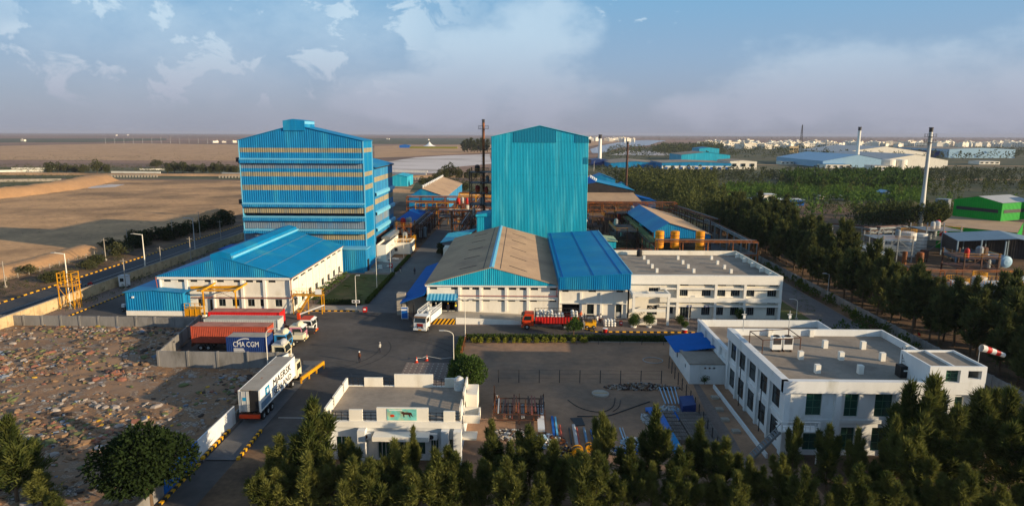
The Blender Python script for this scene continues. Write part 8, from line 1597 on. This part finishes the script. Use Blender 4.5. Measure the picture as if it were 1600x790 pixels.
# crate stacks of grey blocks
mat('crate_grey', srgb(112, 104, 98), .9, var=.25)
bx = bpy.data.objects.new('block_crate', None); C.objects.link(bx); mb = MB(); mb.box(-.5, .5, -.4, .4, 0, .09); mb.build('pallet', 'bark', bx); mb = MB()
for i in range(4):
    for j in range(3): mb.box(-.48 + i * .25, -.27 + i * .25, -.38 + j * .26, -.16 + j * .26, .1, .62)
mb.build('block_load', 'crate_grey', bx); KIDS[bx.name] = list(bx.children); fst = True
for i in range(4):
    for j in range(9):
        f = at(1063 + i * 11 + j * 3.2, 652 + j * 5.3, 0); k = (f[0], f[1], 0)
        if fst: bx.location = k; bx['label'] = 'crate of grey blocks in the stacked rows at the right side of the lot'; bx['category'] = 'crate'; bx['group'] = 'crates of blocks on the lot'; fst = False
        else: dup(bx, k, rs.uniform(-.05, .05))
for i in range(2):
    for j in range(8): f = at(1035 + i * 11 + j * 3.6, 650 + j * 6.0, 0); dup(bx, (f[0], f[1], 0), rs.uniform(-.05, .05))
def heap(name, label, px, py, rx, ry, h_, n, cols, s, seed, kind_cat):
    r = random.Random(seed); x0, y0 = at(px, py); mb = MB((x0, y0, 0))
    for i in range(n):
        a, q = r.uniform(0, 6.28), r.random() ** .6; x, y = x0 + rx * q * math.cos(a), y0 + ry * q * math.sin(a); mb.cur = r.randrange(len(cols)); z = h_ * (1 - q) * r.random() + s * .2
        mb.mbox(Matrix.Translation((x, y, z)) @ Matrix.Rotation(r.uniform(0, 6), 4, 'Z') @ Matrix.Rotation(r.uniform(-.6, .6), 4, 'Y'), (s * r.uniform(.5, 1.6), s * r.uniform(.2, .8), s * r.uniform(.1, .5)))
    o = mb.build(name, cols, kind='stuff'); o['label'] = label; o['category'] = kind_cat
heap('scrap_heap', 'long tangled heap of dark scrap at the upper right of the bare lot', 1003, 606, 5.2, .9, .8, 420, ['dark_steel', 'rust_steel', 'concrete', 'litter_white', 'litter_tan'], .4, 1, 'scrap')
heap('plastic_heap', 'white plastic waste heap left of the dark blue stack', 1047, 641, 1.5, 1.3, .6, 260, ['litter_white', 'light_grey', 'pale_blue_sheet'], .3, 2, 'waste'); heap('rag_heap', 'small white bundle on top of the left end of the storage rack', 777, 633, .5, .5, 1.9, 60, ['litter_white', 'light_grey'], .3, 3, 'waste')
heap('scrap_heap', 'grey scrap beside the thin angle bars', 990, 692, 1.4, 1.2, .5, 160, ['light_grey', 'dark_steel', 'pale_blue_sheet'], .35, 4, 'scrap'); heap('rubble_heap', 'pale rubble behind the curved cables at the track', 1010, 655, .6, 1.5, .5, 90, ['concrete', 'light_grey'], .35, 5, 'rubble'); heap('scrap_heap', 'pale scrap below the storage rack near the trees', 852, 690, 1.2, 1.8, .7, 200, ['light_grey', 'white_paint', 'rust_steel', 'pale_blue_sheet'], .4, 6, 'scrap')
for i, (px, py, lb) in enumerate(((921, 706, 'yellow machine drum in the scrap, left one of the upper three'), (939, 703, 'yellow machine drum in the scrap, middle one of the upper three'), (955, 704, 'yellow machine drum in the scrap, right one of the upper three'), (903, 716, 'largest yellow drum nearest the trees'))):
    x, y = at(px, py); root = thing('cable_drum', lb, 'drum', (x, y, 0)); r_ = .42 if i < 3 else .62; mb = MB(); mb.lathe((0, 0, r_), [(.01, 0), (r_, 0), (r_, .1), (r_ * .6, .1), (r_ * .6, .7), (r_, .7), (r_, .8), (.01, .8)], 18, 'Y'); mb.build('body', 'yellow_steel', root); mb = MB(); mb.lathe((0, 0, r_), [(r_ * .62, .12), (r_ * .85, .12), (r_ * .85, .68), (r_ * .62, .68)], 18, 'Y'); mb.build('winding', 'dark_steel', root)
x, y = at(938, 616); mb = MB((x, y, 0)); mb.lathe((x, y, .018), [(1.15, 0), (1.15, .22), (.01, .22)], 24); o = mb.build('tank_cover', 'concrete'); tag(o, 'round pale cover slab lying in the bare lot above the curved cables', 'cover'); mb = MB((x, y, 0)); mb.box(x - .9, x + .9, y - .05, y + .05, .242, .262); mb.build('strap', 'litter_yellow', o)
def cable(pts, w_, label, seed):
    P = [Vector((*at(*p, .05), .06)) for p in pts]; Q = []
    for i in range(len(P) - 1):
        p0, p1, p2, p3 = P[max(0, i - 1)], P[i], P[i + 1], P[min(len(P) - 1, i + 2)]
        for k in range(5): t = k / 5; Q.append(.5 * ((2 * p1) + (p2 - p0) * t + (2 * p0 - 5 * p1 + 4 * p2 - p3) * t * t + (3 * p1 - p0 - 3 * p2 + p3) * t ** 3))
    Q.append(P[-1]); mb = MB(tuple(P[0])); mb.path(Q, w_, 6); tag(mb.build('cable', 'black_paint'), label, 'cable')
cable([(887, 624), (903, 635), (925, 642), (945, 642), (958, 634), (961, 621)], .05, 'dark cable curved like a bowl under the round pale slab', 1); cable([(902, 650), (925, 650), (950, 649), (975, 641), (1000, 632), (1015, 627)], .08, 'thick dark cable sweeping right toward the scrap heap', 2); cable([(958, 642), (967, 635), (970, 624)], .04, 'short curved dark cable right of the round pale slab', 3)
def fence(name, label, pts, h_, m='dark_steel', n=None, r=.05):
    root = thing(name, label, 'fence', (*pts[0], 0)); o_ = (*pts[0], 0); n = n or len(pts)
    P = [Vector((*p, 0)) for p in pts]; T_ = sum((b - a).length for a, b in zip(P, P[1:])); out_ = []
    for k in range(n):
        d_ = T_ * k / (n - 1)
        for a, b in zip(P, P[1:]):
            l_ = (b - a).length
            if d_ <= l_ + 1e-6: out_.append(a.lerp(b, min(1, d_ / l_))); break
            d_ -= l_
    for p in out_: mb = MB(o_); mb.beam(p, p + Vector((0, 0, h_)), r * 2); mb.build('post', m, root)
    for z in (.35, .7, .97): mb = MB(o_); mb.path([p + Vector((0, 0, h_ * z)) for p in out_], .012, 3); mb.build('wire', m, root)
fence('wire_fence', 'wire fence on dark posts crossing the bare lot', [at(779, 597), at(1033, 599)], 1.9, n=9); fence('wire_fence', 'wire fence on dark posts down the right side of the bare lot', [at(1045, 575), at(1057, 597), at(1085, 640), at(1128, 720)], 1.8, n=14)
fence('wire_fence', 'thin wire fence in front of the long hedge', [(-8.6, 103.4), (23.5, 103.4)], 1.2, n=10, r=.035); fence('rail_fence', 'pale rail fence along the edge of the field beside the verge', [(-119, 135), (-121, 240)], 1.2, 'concrete', 30, .06)
fence('wire_fence', 'rusty fence at the left side of the bare lot beside the hedge', [(-9.1, 86), (-9.1, 104)], 1.6, 'orange_steel', 9)
for i, (px, py) in enumerate(((1117, 622), (1124, 641), (1133, 657), (1150, 675))): x, y = at(px, py); mb = MB((x, y, 0)); mb.box(x - .45, x + .45, y - .4, y + .4, .02, .3); mb.box(x - .25, x + .25, y - .2, y + .2, .3, .34); tag(mb.build('inspection_chamber', 'concrete'), 'concrete inspection chamber on the track left of the green-windowed building', 'chamber', 'chambers along the dirt track')
sheet('dirt_track', 'paver', [at(1083, 600), at(1092, 600), at(1150, 690), at(1185, 760), at(1140, 760), at(1110, 660)], .024)
for (a, b) in (((1053, 570), (1052, 569)),): pass
mb = MB(); x, y = at(1095, 590)
single('young_tree', 130, 1101, 600, 1.3, .6, 300, .2, 'broad_leaf', 'tiny shrub at the foot of the small white house', 'shrub')
# low wood beams: parking wheel stops along the wall of the lorry park
root = thing('boom_gate', 'raised white boom gate with orange end beside the farthest lorry cab', 'barrier', (-41.2, 116.6, .01)); mb = MB(); mb.beam((0, 0, .9), (4.6, .6, 2.6), .16, .22); mb.build('boom', 'white_paint', root); mb = MB(); mb.box(-.3, .2, -.25, .25, 0, 1.2); mb.build('housing', 'orange_paint', root)
heap('scrap_heap', 'mixed rusty scrap between the storage rack and the pipes', 864, 690, 1.6, 1.4, .6, 170, ['rust_steel', 'orange_steel', 'dark_steel', 'light_grey'], .4, 21, 'scrap'); heap('scrap_heap', 'dark scrap and timber just above the nearest trees, left of the yellow drums', 885, 706, 1.6, 1.0, .6, 170, ['rust_steel', 'bark', 'dark_steel', 'concrete', 'yellow_paint'], .4, 22, 'scrap'); heap('scrap_heap', 'blue and grey sheet offcuts right of the yellow drums', 972, 706, 1.6, .9, .5, 130, ['blue_paint', 'light_grey', 'dark_steel'], .5, 23, 'scrap'); heap('scrap_heap', 'pallets and oddments below the storage rack', 800, 680, 2.6, 1.4, .5, 200, ['bark', 'rust_steel', 'concrete', 'light_grey'], .45, 24, 'scrap')
x, y = at(1020, 563); mb = MB((x, y, 0)); mb.path([(x + 1.5 * math.cos(i * .2618), y + 1.3 * math.sin(i * .2618), .08) for i in range(25)], .05, 5); tag(mb.build('hose_coil', 'light_grey'), 'pale coiled hose ring lying at the far right of the bare lot', 'hose')
# ------------------------------------------------------------------ air: pale haze round the whole site
HAZE_DENS = 0.00006
m = bpy.data.materials.new('haze_air'); m.use_nodes = True; t_ = m.node_tree; t_.nodes.clear(); o_ = t_.nodes.new('ShaderNodeOutputMaterial'); v_ = t_.nodes.new('ShaderNodeVolumePrincipled'); v_.inputs['Density'].default_value = HAZE_DENS; v_.inputs['Color'].default_value = (.52, .57, .74, 1); v_.inputs['Anisotropy'].default_value = 0.0
t_.links.new(v_.outputs[0], o_.inputs['Volume'])
mb = MB(); mb.box(-30500, 30500, -500, 60500, -1.0, 75.0); hz_ = mb.build('haze', m, kind='stuff'); hz_['label'] = 'pale blue haze over the far plain'; hz_['category'] = 'haze'
